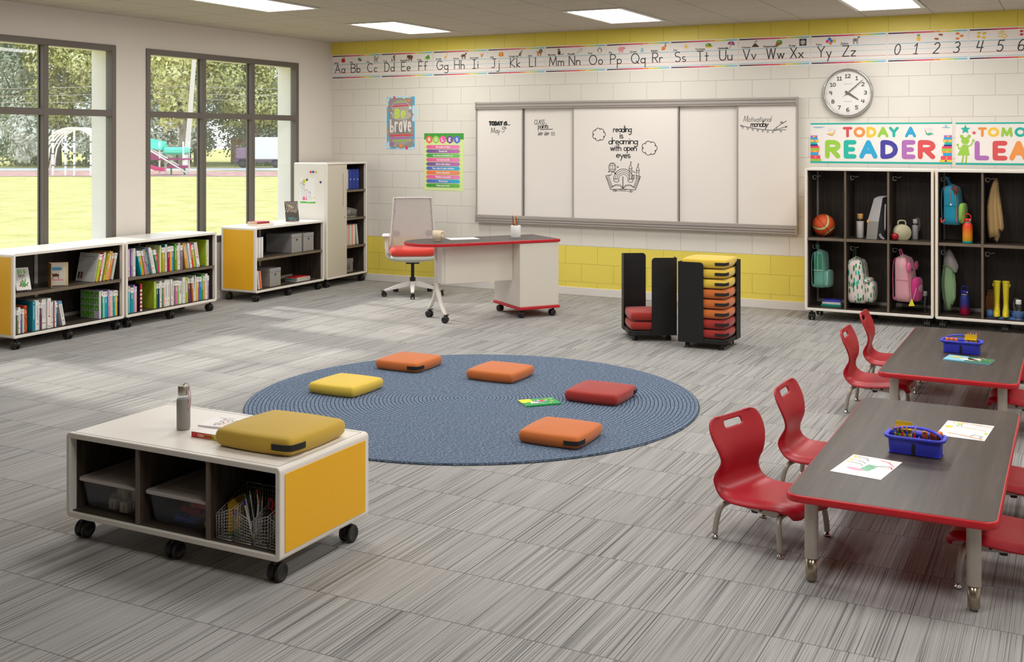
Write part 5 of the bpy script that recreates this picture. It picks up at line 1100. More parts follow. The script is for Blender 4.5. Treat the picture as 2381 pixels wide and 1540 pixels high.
for cx, cz, rd, c in ((92, 110, 14, 'pur'), (150, 45, 18, 'red'), (390, 40, 12, 'yel'), (382, 96, 14, 'org'), (338, 98, 10, 'yel'), (62, 190, 12, 'red'), (50, 252, 12, 'org'), (440, 320, 12, 'red'), (48, 440, 10, 'red'), (444, 432, 10, 'org'), (42, 590, 14, 'org'), (436, 650, 13, 'red'), (58, 718, 9, 'org'), (40, 755, 8, 'red'), (398, 728, 13, 'yel'), (452, 728, 15, 'org'), (112, 784, 27, 'pur'), (168, 808, 12, 'yel'), (254, 812, 27, 'org'), (344, 846, 24, 'red'), (418, 785, 9, 'teal'), (425, 120, 10, 'pur'), (460, 765, 8, 'yel')): A.lift(.1); A.disc(X_(cx), Z_(cz), rd * .0009, PQ(c))
A.disc(X_(402), Z_(212), .022, P((206, 232, 226), .5)); A.disc(X_(102), Z_(290), .011, P((204, 226, 246), .5)); A.disc(X_(302), Z_(55), .013, P((214, 238, 230), .5)); A.lift()
fit(A, 'B', X_(155), X_(238), Z_(380), Z_(222), .030, P((206, 228, 96), .5)); wd, st = GL['e']; [A.line([(X_(266) + q[0] / .44 * .046, Z_(366) + q[1] / .5 * .083) for q in p], .026, P((206, 228, 96), .5), 8) for p in st]; A.lift()
for ch, xa, xb, za, hh in (('b', 92, 136, 592, 190), ('r', 166, 205, 590, 150), ('a', 232, 268, 586, 150), ('v', 302, 342, 584, 165), ('e', 372, 408, 580, 150)):
    A.lift(.2); wd, st = GL[ch]; sc = hh * .765e-3 / (1.0 if ch == 'b' else .5)
    h0 = A.h
    for p in st: A.line([(X_(xa) + q[0] / wd * (xb - xa) * .0009, Z_(za) + q[1] * sc) for q in p], .019, P((242, 236, 232), .5), 8); A.h = A.top
    A.h = h0
done()
# on the tall cabinet's side: a child's drawing and five magnets
CY = 10.487 - .004
b = MB(); b.box((0, 0, 0), (.214, .0008, .299), WHITE); A = Art(b, (0, 0, 0), (1, 0, 0), (0, 0, 1)); u = .214 / 300; q = lambda x, y: ((x - 525) * u, .299 - (y - 398) * .299 / 530)
gr = P((84, 190, 46), .6); A.poly([q(525, 928), q(835, 928), q(835, 890), q(700, 905), q(600, 890), q(525, 900)], gr); A.lift(.5); x, z = q(607, 470); A.disc(x, z, .021, P((222, 208, 36), .6), .024)
for a in range(0, 360, 40): A.line([(x + .026 * cos(R(a)), z + .028 * sin(R(a))), (x + .05 * cos(R(a)), z + .045 * sin(R(a)))], .002, P((234, 226, 110), .6), 0)
for hx, hy, r_, c, c2 in ((562, 535, .020, (60, 60, 110), (150, 190, 230)), (600, 560, .016, (110, 40, 40), (236, 150, 160)), (650, 680, .019, (170, 120, 60), (236, 160, 190)), (720, 720, .017, (40, 110, 190), (140, 180, 230))):
    x, z = q(hx, hy); A.line(arc(x, z, r_, r_, 0, 180, 10), .005, P(c, .6)); A.line(arc(x, z, r_, r_, 180, 360, 10), .0022, P((190, 170, 160), .6)); A.line([(x, z - r_), (x, q(0, 870)[1])], .0035, P(c2, .6)); A.line([(x - .02, z - r_ - .03), (x, z - r_ - .014), (x + .02, z - r_ - .03)], .002, P(c2, .6))
for hx, c in ((602, (230, 90, 110)), (652, (236, 160, 200))): A.poly([q(hx - 28, 862), q(hx + 26, 862), q(hx + 12, 790), q(hx - 8, 782)], P(c, .6))
for fx, fy in ((765, 830), (820, 806)): A.disc(*q(fx, fy), .009, P((236, 206, 50), .6))
single(b, 'child_drawing', "child's drawing of a family under a sun on the tall cabinet's side", 'drawing', (-8.172, CY + .0003, .990))
for (x, z), c, lb in zip(((-8.017, 1.360), (-7.980, 1.361), (-7.942, 1.360), (-8.069, 1.266), (-7.873, 1.241)), ((206, 44, 50), (44, 60, 180), (206, 190, 40), (40, 90, 50), (90, 40, 110)),
                         ('red magnet, first of the three in a line on the tall cabinet', 'blue magnet between the red and yellow ones on the tall cabinet', 'yellow magnet at the end of the line on the tall cabinet', 'dark green magnet holding the family drawing', 'purple magnet alone beside the family drawing')):
    y = CY + .0012 if c != (40, 90, 50) else CY + .0004
    b = MB(); b.lathe([(.0005, -.013), (.009, -.0125), (.0125, -.009), (.0135, -.004), (.011, 0), (.0005, 0)], P(c, .25), 16, (0, 0, 0), 'y'); single(b, 'magnet', lb, 'magnet', (x, y, z), group='round magnets on the tall cabinet')
# ------------------------------------------------------------------ books and boxes in the window bookcases
BKC = {'tq': (0, 160, 200), 'olive': (130, 112, 30), 'white': (232, 230, 226), 'violet': (122, 104, 178), 'sage': (186, 210, 196), 'flame': (206, 70, 28), 'teal': (24, 128, 150), 'sky': (104, 160, 208), 'maroon': (150, 28, 36), 'salmon': (240, 170, 140), 'navyteal': (0, 84, 130),
       'dkgreen': (24, 112, 52), 'aqua': (130, 204, 212), 'seagreen': (0, 164, 172), 'lav': (170, 140, 204), 'peach': (242, 184, 158), 'yellow': (232, 210, 66), 'purple': (110, 44, 156), 'lime': (168, 196, 36), 'red': (212, 26, 40), 'limepat': (190, 196, 60), 'tan': (218, 164, 82), 'orange': (244, 124, 66), 'palegreen': (186, 202, 190),
       'tealb': (0, 156, 170), 'stripe': (190, 30, 50), 'lime2': (166, 188, 44), 'indigo': (52, 44, 150), 'tealgreen': (0, 150, 130), 'tan2': (222, 156, 98), 'blue': (0, 104, 184), 'pink': (220, 118, 166), 'brightgreen': (110, 204, 48), 'rust': (180, 92, 30), 'orange2': (244, 144, 30), 'cyanblue': (0, 146, 212), 'green': (66, 146, 36), 'amber': (240, 164, 30), 'mauve': (130, 116, 142),
       'purple2': (150, 84, 178), 'grey': (160, 162, 160), 'rose': (206, 124, 146), 'ocean': (0, 116, 154), 'grassgreen': (0, 134, 66), 'magenta': (232, 0, 112), 'palelime': (214, 232, 150), 'olive2': (184, 164, 30), 'crimson': (148, 0, 74), 'tan3': (214, 156, 66)}
CN = {'tq': 'turquoise', 'flame': 'flame-orange', 'sky': 'sky blue', 'maroon': 'dark red', 'navyteal': 'navy', 'dkgreen': 'dark green', 'seagreen': 'sea-green', 'lav': 'lavender', 'limepat': 'lime patterned', 'palegreen': 'pale green', 'tealb': 'teal', 'stripe': 'red-and-white striped', 'lime2': 'thick lime', 'tealgreen': 'jade', 'tan2': 'tan', 'brightgreen': 'bright green', 'orange2': 'orange', 'cyanblue': 'bright blue', 'purple2': 'purple', 'grassgreen': 'grass-green', 'palelime': 'pale lime', 'olive2': 'olive', 'tan3': 'tan', 'grey': 'gray', 'ocean': 'ocean blue'}
PAGE = P((226, 220, 208), .8, name='page_edges'); BKW = P((234, 231, 227), .45); REDDOT = P((206, 60, 50), .5); INKG = P((120, 120, 124), .6)
ORD = 'first second third fourth fifth sixth seventh eighth ninth tenth eleventh twelfth thirteenth fourteenth fifteenth sixteenth seventeenth eighteenth nineteenth twentieth'.split() + ['twenty-' + x for x in 'first second third fourth fifth sixth seventh eighth ninth'.split()] + ['thirtieth'] + ['thirty-' + x for x in 'first second third fourth fifth sixth seventh'.split()]
def book_mesh(w, d, h, c, style):
    b = MB(); m = P(BKC[c], .42); t = min(.002, w * .22)
    segs = [(0, h, m)]
    if style == 'b': segs = [(0, h * .79, m), (h * .79, h, BKW)]
    if style == 't': segs = [(0, h * .88, m), (h * .88, h, P((104, 160, 214), .45))]
    if style == 'r': segs = [(h * k / 14, h * (k + 1) / 14, m if k % 2 else BKW) for k in range(11)] + [(h * 11 / 14, h, P((200, 32, 40), .4))]
    for z0, z1, mm in segs:
        b.box((0, 0, z0), (w, t, z1), mm); b.box((0, t, z0), (t, d, z1), mm if style != 'r' else P((40, 36, 70), .5)); b.box((w - t, t, z0), (w, d, z1), mm)
    b.box((t, t, .003), (w - t, d - .004, h - .004), PAGE)
    A = Art(b, (0, 0, 0), (1, 0, 0), (0, 0, 1), .0003); q = w / 2
    if style == 'b': A.rect(q - w * .16, h * .9, q + w * .16, h * .93, INK); A.rect(q - w * .1, h * .56, q + w * .1, h * .74, BKW)
    elif style in 'wt': A.disc(q, h * .2, min(w * .28, .006), REDDOT, n=10); A.rect(q - w * .08, h * .34, q + w * .08, h * .82, INKG)
    elif style == 's': A.rect(q - w * .1, h * .4, q + w * .1, h * .86, BKW); A.disc(q, h * .95, min(w * .25, .005), BKW, n=8)
    elif style == 'k': A.rect(q - w * .1, h * .45, q + w * .1, h * .9, P((236, 120, 150), .5)); A.disc(q, h * .4, w * .25, P((216, 30, 60), .5), .008, 8); A.rect(q - w * .15, h * .05, q + w * .15, h * .08, INK)
    elif style == 'p':
        r = random.Random(int(w * 1e5))
        for _ in range(22): A.lift(.05); A.disc(r.uniform(w * .15, w * .85), r.uniform(.02, h - .02), r.uniform(.1, .24) * w, P(r.choice([(236, 170, 40), (120, 20, 30), (40, 120, 90), (236, 110, 40)]), .5), r.uniform(.004, .014), 7)
    elif style == 'c':
        C = Art(b, (0, 0, h), (0, 0, -1), (1, 0, 0), .0003); x = h * .1
        for ch, cc in zip('colorindex', ((60, 120, 200), (230, 190, 40), (220, 60, 60), (80, 160, 80), (60, 60, 60), (30, 30, 34), (30, 30, 34), (30, 30, 34), (30, 30, 34), (30, 30, 34))): x = C.write(ch, x, w * .32, w * .62, .0026, P(cc, .5), gap=.12)
    S_ = Art(b, (0, d, 0), (0, -1, 0), (0, 0, 1), .0004)   # left board, seen where the neighbour is lower
    if style == 'g':
        S_.rect(.0, 0, d, h, P((206, 196, 226), .5)); S_.lift()
        for i in range(4):
            for j in range(4):
                if (i, j) == (3, 0): continue
                x0 = .006 + i * d * .243; z0 = .006 + j * h * .245; S_.rect(x0, z0, x0 + d * .215, z0 + h * .215, P((98, 186, 40), .5)); S_.lift(.3); S_.disc(x0 + d * .11, z0 + h * .07, d * .035, P((206, 196, 226), .5)); S_.h -= S_.e * .3
    elif style == 'k' and d > .2:
        S_.rect(.02, h * .1, .075, h * .32, P((40, 46, 40), .5)); S_.lift(.3); S_.disc(.05, h * .2, .014, P((206, 150, 130), .5), .03)
        for k in range(9): S_.rect(d * .45, h * (.36 + .055 * k), d * (.82 + .04 * (k % 3)), h * (.366 + .055 * k), INKG)
        S_.rect(.03, h * .86, d * .8, h * .875, INKG)
    elif c == 'lime2': S_.rect(d * .08, h * .55, d * .75, h * .553, P((130, 150, 30), .5)); S_.rect(d * .1, h * .3, d * .8, h * .303, P((130, 150, 30), .5)); S_.rect(.012, .02, .045, .05, BKW)
    return b
def shelf_books(tab, z, where, group, start=0, d0=.17):
    angs = []; run = []; prev = tab[0][0] - .05
    for k, q in enumerate(tab + [(99, 99, 1, 0)]):          # books that lean together lean alike, as far as their neighbour lets them
        if q[3]: run.append((q, math.atan2(q[3], q[2] - z)))
        else:
            a = sum(x[1] for x in run) / max(1, len(run))
            if run:
                h_ = run[0][0][2] - z if a < 0 else run[-1][0][2] - z; room = (run[0][0][0] - prev if a < 0 else q[0] - run[-1][0][1]) - .0015
                a = math.copysign(min(abs(a), math.asin(max(.002, min(.9, room / h_)))), a)
            angs += [a] * len(run) + [0.0]; run = []; prev = q[1]
    for k, (y0, y1, top, lean, c, st) in enumerate(tab):
        h = top - z; w = y1 - y0 - .0012; wide = st in 'gk' or c == 'lime2'
        d = .235 if wide and st != 'c' else (.20 if c == 'teal' else d0 + .012 * ((k * 7) % 4))
        if c == 'white' and st == 'k' and w > .02 and not lean: d = .18
        ang = angs[k]
        if lean: w = (w - .0004) * cos(ang)
        b = book_mesh(max(w, .004), d, h, c, st)
        # upright: rotate +90 about z, so local x runs along +Y; lean turns about the local y axis
        o = b.build('book'); pv = 0.0
        dz = .0006
        if ang > 0: dz += math.sin(ang) * w; y0 = y1 - w * cos(ang)          # its right foot carries it
        o.rotation_mode = 'XYZ'
        M_ = Matrix.Translation((-7.84 + (.03 if c == 'teal' and not lean else .004 * ((k * 5) % 3)), y0, z + dz)) @ Matrix.Rotation(R(90), 4, 'Z') @ Matrix.Rotation(ang, 4, 'Y')
        o.matrix_world = M_
        tag(o, '%s book%s, %s from the left on the %s' % (CN.get(c, c), ' leaning' if lean else '', ORD[start + k], where), 'book', group)
TB_AL = [(6.273,6.290,0.325,0,'tq','b'),(6.290,6.307,0.322,0,'olive','b'),(6.307,6.328,0.344,0,'white','w'),(6.328,6.345,0.327,0,'violet','b'),(6.345,6.363,0.325,0,'sage','b'),(6.363,6.393,0.351,0,'flame','p'),(6.425,6.456,0.380,0,'teal','s'),(6.456,6.482,0.385,0,'white','w'),(6.482,6.513,0.381,0,'white','w'),(6.515,6.530,0.358,0,'sky','b'),(6.530,6.541,0.355,0,'maroon','b'),(6.541,6.567,0.383,0,'white','w'),(6.567,6.589,0.382,0,'white','w'),(6.596,6.633,0.383,0,'white','k'),(6.633,6.640,0.344,0,'salmon','s'),(6.640,6.665,0.346,0,'white','w'),(6.665,6.672,0.344,0,'maroon','s'),(6.672,6.692,0.349,0,'white','w'),(6.692,6.709,0.334,0,'navyteal','b'),(6.754,6.789,0.344,-0.056,'white','t'),]
TB_AR = [(7.165,7.188,0.374,0,'white','g'),(7.189,7.199,0.378,0,'dkgreen','b'),(7.199,7.225,0.364,0,'aqua','b'),(7.225,7.261,0.363,0,'seagreen','b'),(7.261,7.282,0.375,0,'lav','s'),(7.282,7.308,0.361,0,'peach','b'),(7.308,7.323,0.352,0,'white','w'),(7.323,7.344,0.359,0,'seagreen','b'),(7.344,7.371,0.360,0,'yellow','b'),(7.371,7.385,0.353,0,'purple','b'),]
TB_AU = [(7.103,7.110,0.722,0.078,'white','k'),(7.110,7.142,0.710,0.065,'lime','b'),(7.142,7.162,0.720,0.063,'red','s'),(7.1625,7.188,0.723,0.064,'white','w'),(7.202,7.219,0.716,0.051,'limepat','p'),(7.221,7.263,0.726,0.052,'tan','s'),(7.263,7.284,0.706,0.045,'orange','b'),(7.290,7.318,0.706,0.05,'palegreen','b'),]
TB_BL = [(7.508,7.530,0.378,0,'aqua','b'),(7.530,7.567,0.361,0,'tealb','b'),(7.567,7.586,0.383,0,'lav','s'),(7.586,7.612,0.365,0,'peach','b'),(7.646,7.671,0.385,0,'stripe','r'),(7.823,7.855,0.386,0,'lime2','s'),(7.859,7.884,0.361,0,'dkgreen','b'),(7.884,7.895,0.361,0,'indigo','b'),(7.897,7.925,0.382,0,'white','w'),(7.927,7.942,0.362,0,'tealgreen','b'),(7.942,7.958,0.362,0,'tan2','b'),(7.962,8.002,0.385,0,'white','w'),(8.002,8.036,0.383,0,'white','w'),(8.047,8.073,0.383,-0.010,'white','w'),(8.075,8.089,0.363,0,'yellow','b'),(8.089,8.100,0.362,0,'blue','b'),(8.100,8.136,0.361,0,'pink','b'),(8.136,8.156,0.359,0,'brightgreen','b'),(8.158,8.196,0.351,0,'white','c'),(8.200,8.235,0.384,0,'white','w'),(8.235,8.281,0.381,0,'lime2','s'),(8.298,8.320,0.361,-0.039,'purple','b'),(8.331,8.353,0.361,-0.039,'rust','b'),(8.356,8.375,0.379,-0.04,'white','w'),(8.377,8.395,0.383,0,'white','g'),(8.396,8.414,0.363,0,'yellow','b'),(8.414,8.429,0.365,0,'purple','b'),(8.429,8.441,0.363,0,'orange2','b'),(8.441,8.464,0.362,0,'cyanblue','b'),(8.464,8.492,0.383,0,'green','s'),(8.495,8.516,0.362,0,'amber','b'),(8.516,8.550,0.384,0,'white','w'),(8.550,8.576,0.361,0,'mauve','b'),]
TB_BU = [(7.508,7.527,0.721,0,'white','w'),(7.530,7.546,0.725,0,'purple2','s'),(7.548,7.565,0.727,0,'grey','s'),(7.567,7.596,0.724,0,'white','w'),(7.655,7.673,0.701,-0.033,'tealb','b'),(7.673,7.688,0.700,-0.035,'orange2','b'),(7.688,7.710,0.698,-0.037,'lime','b'),(7.710,7.732,0.697,-0.039,'rose','b'),(7.735,7.763,0.710,-0.042,'grey','p'),(7.766,7.785,0.718,-0.078,'ocean','s'),(7.805,7.833,0.720,-0.079,'white','w'),(7.833,7.847,0.714,-0.073,'white','w'),(7.848,7.857,0.694,-0.065,'white','b'),(7.860,7.881,0.692,-0.067,'grassgreen','b'),(7.881,7.900,0.691,-0.069,'magenta','b'),(7.902,7.923,0.723,0,'palelime','s'),(7.925,7.962,0.701,0,'olive2','b'),(7.963,7.970,0.727,0,'ocean','s'),(7.971,7.999,0.727,0,'white','w'),(7.999,8.027,0.702,0,'crimson','b'),(8.031,8.063,0.706,0,'amber','b'),(8.064,8.089,0.703,0,'cyanblue','b'),(8.090,8.120,0.724,0,'green','s'),(8.122,8.141,0.702,0,'amber','b'),(8.144,8.175,0.726,0,'white','w'),(8.175,8.200,0.702,0,'mauve','b'),(8.248,8.285,0.721,-0.059,'tan3','s'),(8.286,8.300,0.713,-0.058,'sage','s'),(8.307,8.335,0.718,-0.072,'white','w'),(8.339,8.362,0.716,-0.074,'red','s'),(8.363,8.395,0.692,-0.082,'lime','b'),(8.401,8.443,0.714,-0.09,'white','k'),(8.527,8.543,0.727,0,'lime2','s'),(8.544,8.577,0.724,0,'white','w'),]
ZL, ZU = .127, .4625
shelf_books(TB_AL, ZL, 'lower shelf of the nearest bookcase', 'books in the nearest bookcase'); shelf_books(TB_AR, ZL, 'lower shelf of the nearest bookcase', 'books in the nearest bookcase', len(TB_AL))
shelf_books(TB_AU, ZU, 'upper shelf of the nearest bookcase', 'books in the nearest bookcase', 2)
shelf_books(TB_BL, ZL, 'lower shelf of the middle bookcase', 'books in the middle bookcase'); shelf_books(TB_BU, ZU, 'upper shelf of the middle bookcase', 'books in the middle bookcase')
# face-out book on a wire easel, and an open picture book, on the upper shelf of the nearest bookcase
WIRE = P((206, 202, 198), .35, .5, name='wire')
def easel(label, loc, rz, al, s=1.0):
    b = MB(); ta = math.tan(al)
    for sx in (-1, 1):
        b.tube(smooth_path([(sx * .03, -.036, .022), (sx * .03, -.044, .012), (sx * .03, -.036, .003), (sx * .03, 0, .0028), (sx * .026, .004 + .02 * ta, .02), (sx * .018, .004 + .12 * ta, .12), (0, .004 + .135 * ta, .135)], 3), .0017, WIRE, 6)
        b.tube([(sx * .004, .004 + .134 * ta, .134), (sx * .03, .03 + .13 * ta, .003)], .0017, WIRE, 6)
    return single(b, 'book_easel', label, 'easel', loc, (0, 0, rz))
def standing_book(label, loc, rz, al, w, h, t, art, cover, spine=None, group=None):
    b = MB(); b.box((-w / 2, 0, 0), (w / 2, .002, h), cover); b.box((-w / 2, t - .002, 0), (w / 2, t, h), cover); b.box((-w / 2, .002, 0), (-w / 2 + .002, t - .002, h), spine or cover); b.box((-w / 2 + .002, .002, .003), (w / 2 - .003, t - .002, h - .003), PAGE)
    art(Art(b, (-w / 2, 0, 0), (1, 0, 0), (0, 0, 1), .0003), w, h)
    o = b.build('book'); o.matrix_world = Matrix.Translation(loc) @ Matrix.Rotation(rz, 4, 'Z') @ Matrix.Translation((0, -.0005 - t * cos(al), .0052 + t * math.sin(al))) @ Matrix.Rotation(-al, 4, 'X'); return tag(o, label, 'book', group)
def art_big(A, w, h):
    x = w * .2; [fit(A, c, w * (.22 + .2 * k), w * (.40 + .2 * k - (.06 if c == 'I' else 0)), h * .72, h * .92, .007, P((100, 190, 50), .5)) for k, c in enumerate('BIG')]
    A.lift(.3); A.write('IDEAS', w * .24, h * .6, h * .085, .003, INK, gap=.12, sx=.9); A.rect(w * .3, h * .53, w * .7, h * .545, INK); A.lift(.3)
    r = random.Random(3)
    for k in range(34):
        a = r.uniform(0, PI); d = r.uniform(0, 1); A.lift(.05); A.disc(w * (.52 + .3 * d * cos(a)), h * (.16 + .24 * d * sin(a)), w * r.uniform(.03, .07), P(r.choice([(60, 160, 60), (230, 110, 40), (60, 80, 180), (220, 50, 50), (40, 120, 70)]), .5), h * r.uniform(.015, .04), 7, r.uniform(0, 180))
    for a, l in ((35, .3), (70, .34), (100, .32), (130, .28), (165, .2)): A.lift(.1); A.line([(w * .55, h * .14), (w * .55 + l * h * .7 * cos(R(a)), h * .14 + l * h * sin(R(a)))], w * .075, P(((60, 160, 60), (230, 110, 40), (60, 160, 70), (230, 120, 40), (70, 170, 60))[a % 5], .5))
easel('wire book easel on the upper shelf of the nearest bookcase', (-7.893, 6.405, ZU + .001), R(66), R(30))
standing_book('white book with a painted hand cover standing on a wire easel', (-7.893, 6.405, ZU + .001), R(66), R(30), .118, .205, .018, art_big, BKW, P((60, 56, 60), .5))
ob = thing('open_book', 'small picture book standing open with a dog drawing, nearest bookcase', 'book', (-7.99, 6.735, ZU + .001), R(40))
b = MB(); b.box((0, 0, 0), (.165, .004, .205), P((224, 200, 150), .5)); b.box((.003, -.006, .004), (.14, 0, .2), P((224, 216, 204), .6)); A = Art(b, (.003, -.006, .004), (1, 0, 0), (0, 0, 1), .0003)
A.line([(.02, .145), (.1, .145)], .028, P((90, 160, 200), .6)); A.lift(); A.disc(.06, .09, .03, P((90, 56, 40), .6), .014); A.line([(.035, .1), (.015, .13)], .006, P((60, 40, 34), .6)); A.disc(.1, .105, .011, P((232, 226, 216), .6)); A.line([(.04, .08), (.035, .06)], .006, P((60, 40, 34), .6)); A.line([(.08, .08), (.085, .06)], .006, P((60, 40, 34), .6)); A.line([(.02, .05), (.12, .048)], .012, P((230, 150, 170), .6)); b.build('page_side', ob)
b = MB(Matrix.Rotation(R(-68), 4, 'Z')); b.box((0, 0, 0), (.12, .004, .205), P((224, 170, 90), .5)); b.box((.003, .004, .004), (.1, .009, .2), P((224, 216, 204), .6)); b.build('cover_side', ob)
# gray lidded boxes, binders and notebooks in the third bookcase
M_GBOX = P((150, 148, 146), .75, grain=.12, name='gray_card'); M_BRASS = P((214, 196, 140), .35, .6)
def lidbox(label, y0, y1, z, h, x0=-7.845, d=.36, group='gray lidded boxes'):
    t = thing('storage_box', label, 'box', (x0, y0, z + .0006), R(90), group); w = y1 - y0
    b = MB(); b.box((.003, .003, 0), (w - .003, d - .003, h - .012), M_GBOX, .002)
    for x in (.004, w - .008): b.box((x, .0015, 0), (x + .004, .006, h - .035), M_BRASS)
    b.build('body', t)
    b = MB(); b.box((0, 0, h - .042), (w, d, h), M_GBOX, .003); b.build('lid', t)
    b = MB(); b.lathe([(.0005, -.0012), (.009, -.0012), (.011, 0), (.0005, .0)], P((30, 30, 32), .4), 14, (w * .5, 0, h - .068), 'y'); b.build('finger_hole', t)
lidbox('gray lidded box, larger of two on the upper shelf beside the cabinet', 9.912, 10.10, ZU, .212, d=.37); lidbox('gray lidded box against the end on the upper shelf beside the cabinet', 10.124, 10.316, ZU, .208, d=.36); lidbox('gray lidded box on the lower shelf among orange books and notebooks', 9.536, 9.724, ZL, .198, d=.33)
BLUEB = P((40, 66, 160), .45)
for k in range(3):
    b = MB(); w = .036; b.box((0, 0, 0), (w, .003, .225), BKW); b.box((0, .003, 0), (.002, .25, .228), BLUEB); b.box((w - .002, .003, 0), (w, .25, .228), BLUEB); b.box((.002, .003, .004), (w - .002, .244, .222), PAGE); b.box((.0, .0, .222), (w, .25, .229), BLUEB)
    single(b, 'binder', 'white-spined blue binder, %s of three on the upper shelf' % ORD[k], 'binder', (-7.845, 9.305 + .0415 * k, ZU + .0006), (0, 0, R(90)), 'binders')
TB_C = [(9.290, 9.318, .325, -.02, 'olive2', 's'), (9.334, 9.358, .325, -.022, 'white', 'w'), (9.376, 9.398, .322, -.035, 'orange', 's')]
shelf_books(TB_C, ZL, 'lower shelf of the box-filled bookcase', 'books in the box-filled bookcase')
for k in range(7):
    c = (206, 40, 44) if k == 6 else [(226, 220, 214), (206, 214, 206), (228, 226, 222), (90, 150, 130), (220, 216, 206), (226, 222, 216)][k]
    w = .235; b = MB(); b.box((0, 0, 0), (w, .17, .0058), P(c, .5)); b.box((.004, -.0008, .0012), (w - .002, .168, .0046), PAGE)
    single(b, 'notebook', ('red notebook on top of the notebook pile' if k == 6 else '%s notebook from the bottom of the pile with the red one' % ORD[k]), 'notebook', (-7.86, 10.018 + .006 * (k % 3), ZL + .001 + .0067 * k), (0, 0, R(88 + 3 * (k % 2))), 'stacked notebooks')
# on top of it: two stacked books and a zebra book on an easel
def flatbook(label, loc, rz, w, d, t, cover, art=None, group=None, spine=None, name='book', cat='book'):
    b = MB(); b.box((0, 0, t - .0015), (w, d, t), cover); b.box((0, 0, 0), (w, d, .0015), cover); b.box((0, 0, .0015), (w, .0016, t - .0015), spine or cover); b.box((.002, .0016, .0015), (w - .002, d - .002, t - .0015), PAGE)
    if art: art(Art(b, (0, 0, t), (1, 0, 0), (0, 1, 0), .0003), w, d)
    return single(b, name, label, cat, loc, (0, 0, rz), group)
GBT = .8008
flatbook('orange and yellow book under the pink one on the bookcase top', (-7.905, 9.40, GBT), R(80), .23, .17, .022, P((236, 150, 50), .45), lambda A, w, d: A.rect(.0, d * .55, w, d, P((214, 206, 40), .5)), 'stacked books on the bookcase top', BKW)
flatbook('pink-covered book resting on the orange book on the bookcase top', (-7.93, 9.425, GBT + .0225), R(84), .185, .15, .02, P((206, 92, 110), .45), lambda A, w, d: A.rect(.02, .02, w - .02, d - .05, P((214, 120, 90), .5)), 'stacked books on the bookcase top', P((150, 60, 90), .5))
def art_zebra(A, w, h):
    A.rect(0, 0, w, h, P((66, 60, 54), .5)); A.lift(); r = random.Random(8)
    for k in range(15): A.lift(.03); x = w * (.05 + .062 * k); A.line(smooth_path([(x, h * .97, 0), (x + w * .12, h * .72, 0), (x - w * .1 + .1 * w * r.random(), h * .46 + .06 * h * r.random(), 0)], 4) and [(min(max(p[0], .004), w - .004), p[1]) for p in smooth_path([(x, h * .97, 0), (x + w * .12, h * .72, 0), (x - w * .1 + .1 * w * r.random(), h * .46, 0)], 4)], w * .03, P(((214, 204, 186), (40, 36, 32))[k % 2], .5))
    A.lift(); A.disc(w * .42, h * .74, w * .26, P((176, 160, 138), .5), h * .06, 12, -30); A.lift(.3); A.disc(w * .6, h * .52, w * .28, P((150, 130, 108), .5), h * .06, 12, -35); A.disc(w * .52, h * .58, w * .04, INK); A.lift(.3)
    A.rect(w * .2, h * .1, w * .85, h * .125, P((60, 150, 160), .5)); A.rect(w * .2, h * .15, w * .6, h * .18, P((60, 150, 160), .5)); A.rect(w * .25, h * .05, w * .8, h * .06, P((190, 186, 180), .5))
easel('clear wire easel under the zebra book on the bookcase top', (-7.955, 10.06, GBT), R(52), R(20))
standing_book('zebra-cover book propped on an easel on the bookcase top', (-7.955, 10.06, GBT), R(52), R(20), .155, .235, .02, art_zebra, P((70, 64, 58), .5), BKW)
# tall cabinet: binders, organizer, notebooks and a felt box
for k, (y0, w, d, c, lb) in enumerate(((10.948, .075, .20, (200, 196, 190), 'light gray binder in the tall cabinet, beside the blue ones'), (11.03, .065, .20, (36, 62, 156), 'first blue binder on the top shelf of the tall cabinet'), (11.10, .07, .20, (30, 54, 146), 'second blue binder on the top shelf of the tall cabinet'), (11.175, .07, .20, (36, 60, 152), 'last blue binder on the top shelf of the tall cabinet'))):
    b = MB(); b.box((0, 0, 0), (w - .004, d, .245), P(c, .45), .003); b.lathe([(.0005, -.001), (.009, -.001), (.009, 0), (.0005, 0)], BKW, 12, (w * .5, 0, .12), 'y'); single(b, 'binder', lb, 'binder', (-7.86, y0, 1.1336), (0, 0, R(90)), 'binders')
for k, (y0, w, h, c, lean) in enumerate(((10.94, .035, .24, (232, 230, 224), 0), (10.977, .025, .25, (206, 206, 200), 0), (11.004, .034, .248, (240, 160, 140), 0), (11.04, .03, .25, (206, 222, 214), 0), (11.072, .034, .248, (240, 160, 140), 0), (11.108, .034, .25, (236, 234, 230), 0), (11.152, .03, .25, (206, 208, 206), -.035))):
    b = MB(); b.box((0, 0, 0), (w - .002, .19, h), P(c, .5), .002); o = b.build('notebook'); o.matrix_world = Matrix.Translation((-7.85, y0 + (.0 if not lean else .04), .4556)) @ Matrix.Rotation(R(90), 4, 'Z') @ Matrix.Rotation(math.atan2(lean, h), 4, 'Y')
    tag(o, '%s upright notebook, %s on the third shelf of the tall cabinet' % ({(240, 160, 140): 'coral', (206, 222, 214): 'pale mint'}.get(c, 'white' if c[0] > 225 else 'light gray'), ORD[k]), 'notebook', 'upright notebooks in the tall cabinet')
lb_ = thing('felt_box', 'gray felt box at the bottom of the tall cabinet', 'box', (-7.86, 10.94, .1275), R(90)); FELT = P((128, 126, 124), .9, grain=.2, name='gray_felt')
b = MB(); b.box((0, 0, 0), (.175, .30, .13), FELT, .004); b.build('body', lb_); b = MB(); b.box((-.003, -.003, .118), (.178, .303, .165), FELT, .004); b.build('lid', lb_)
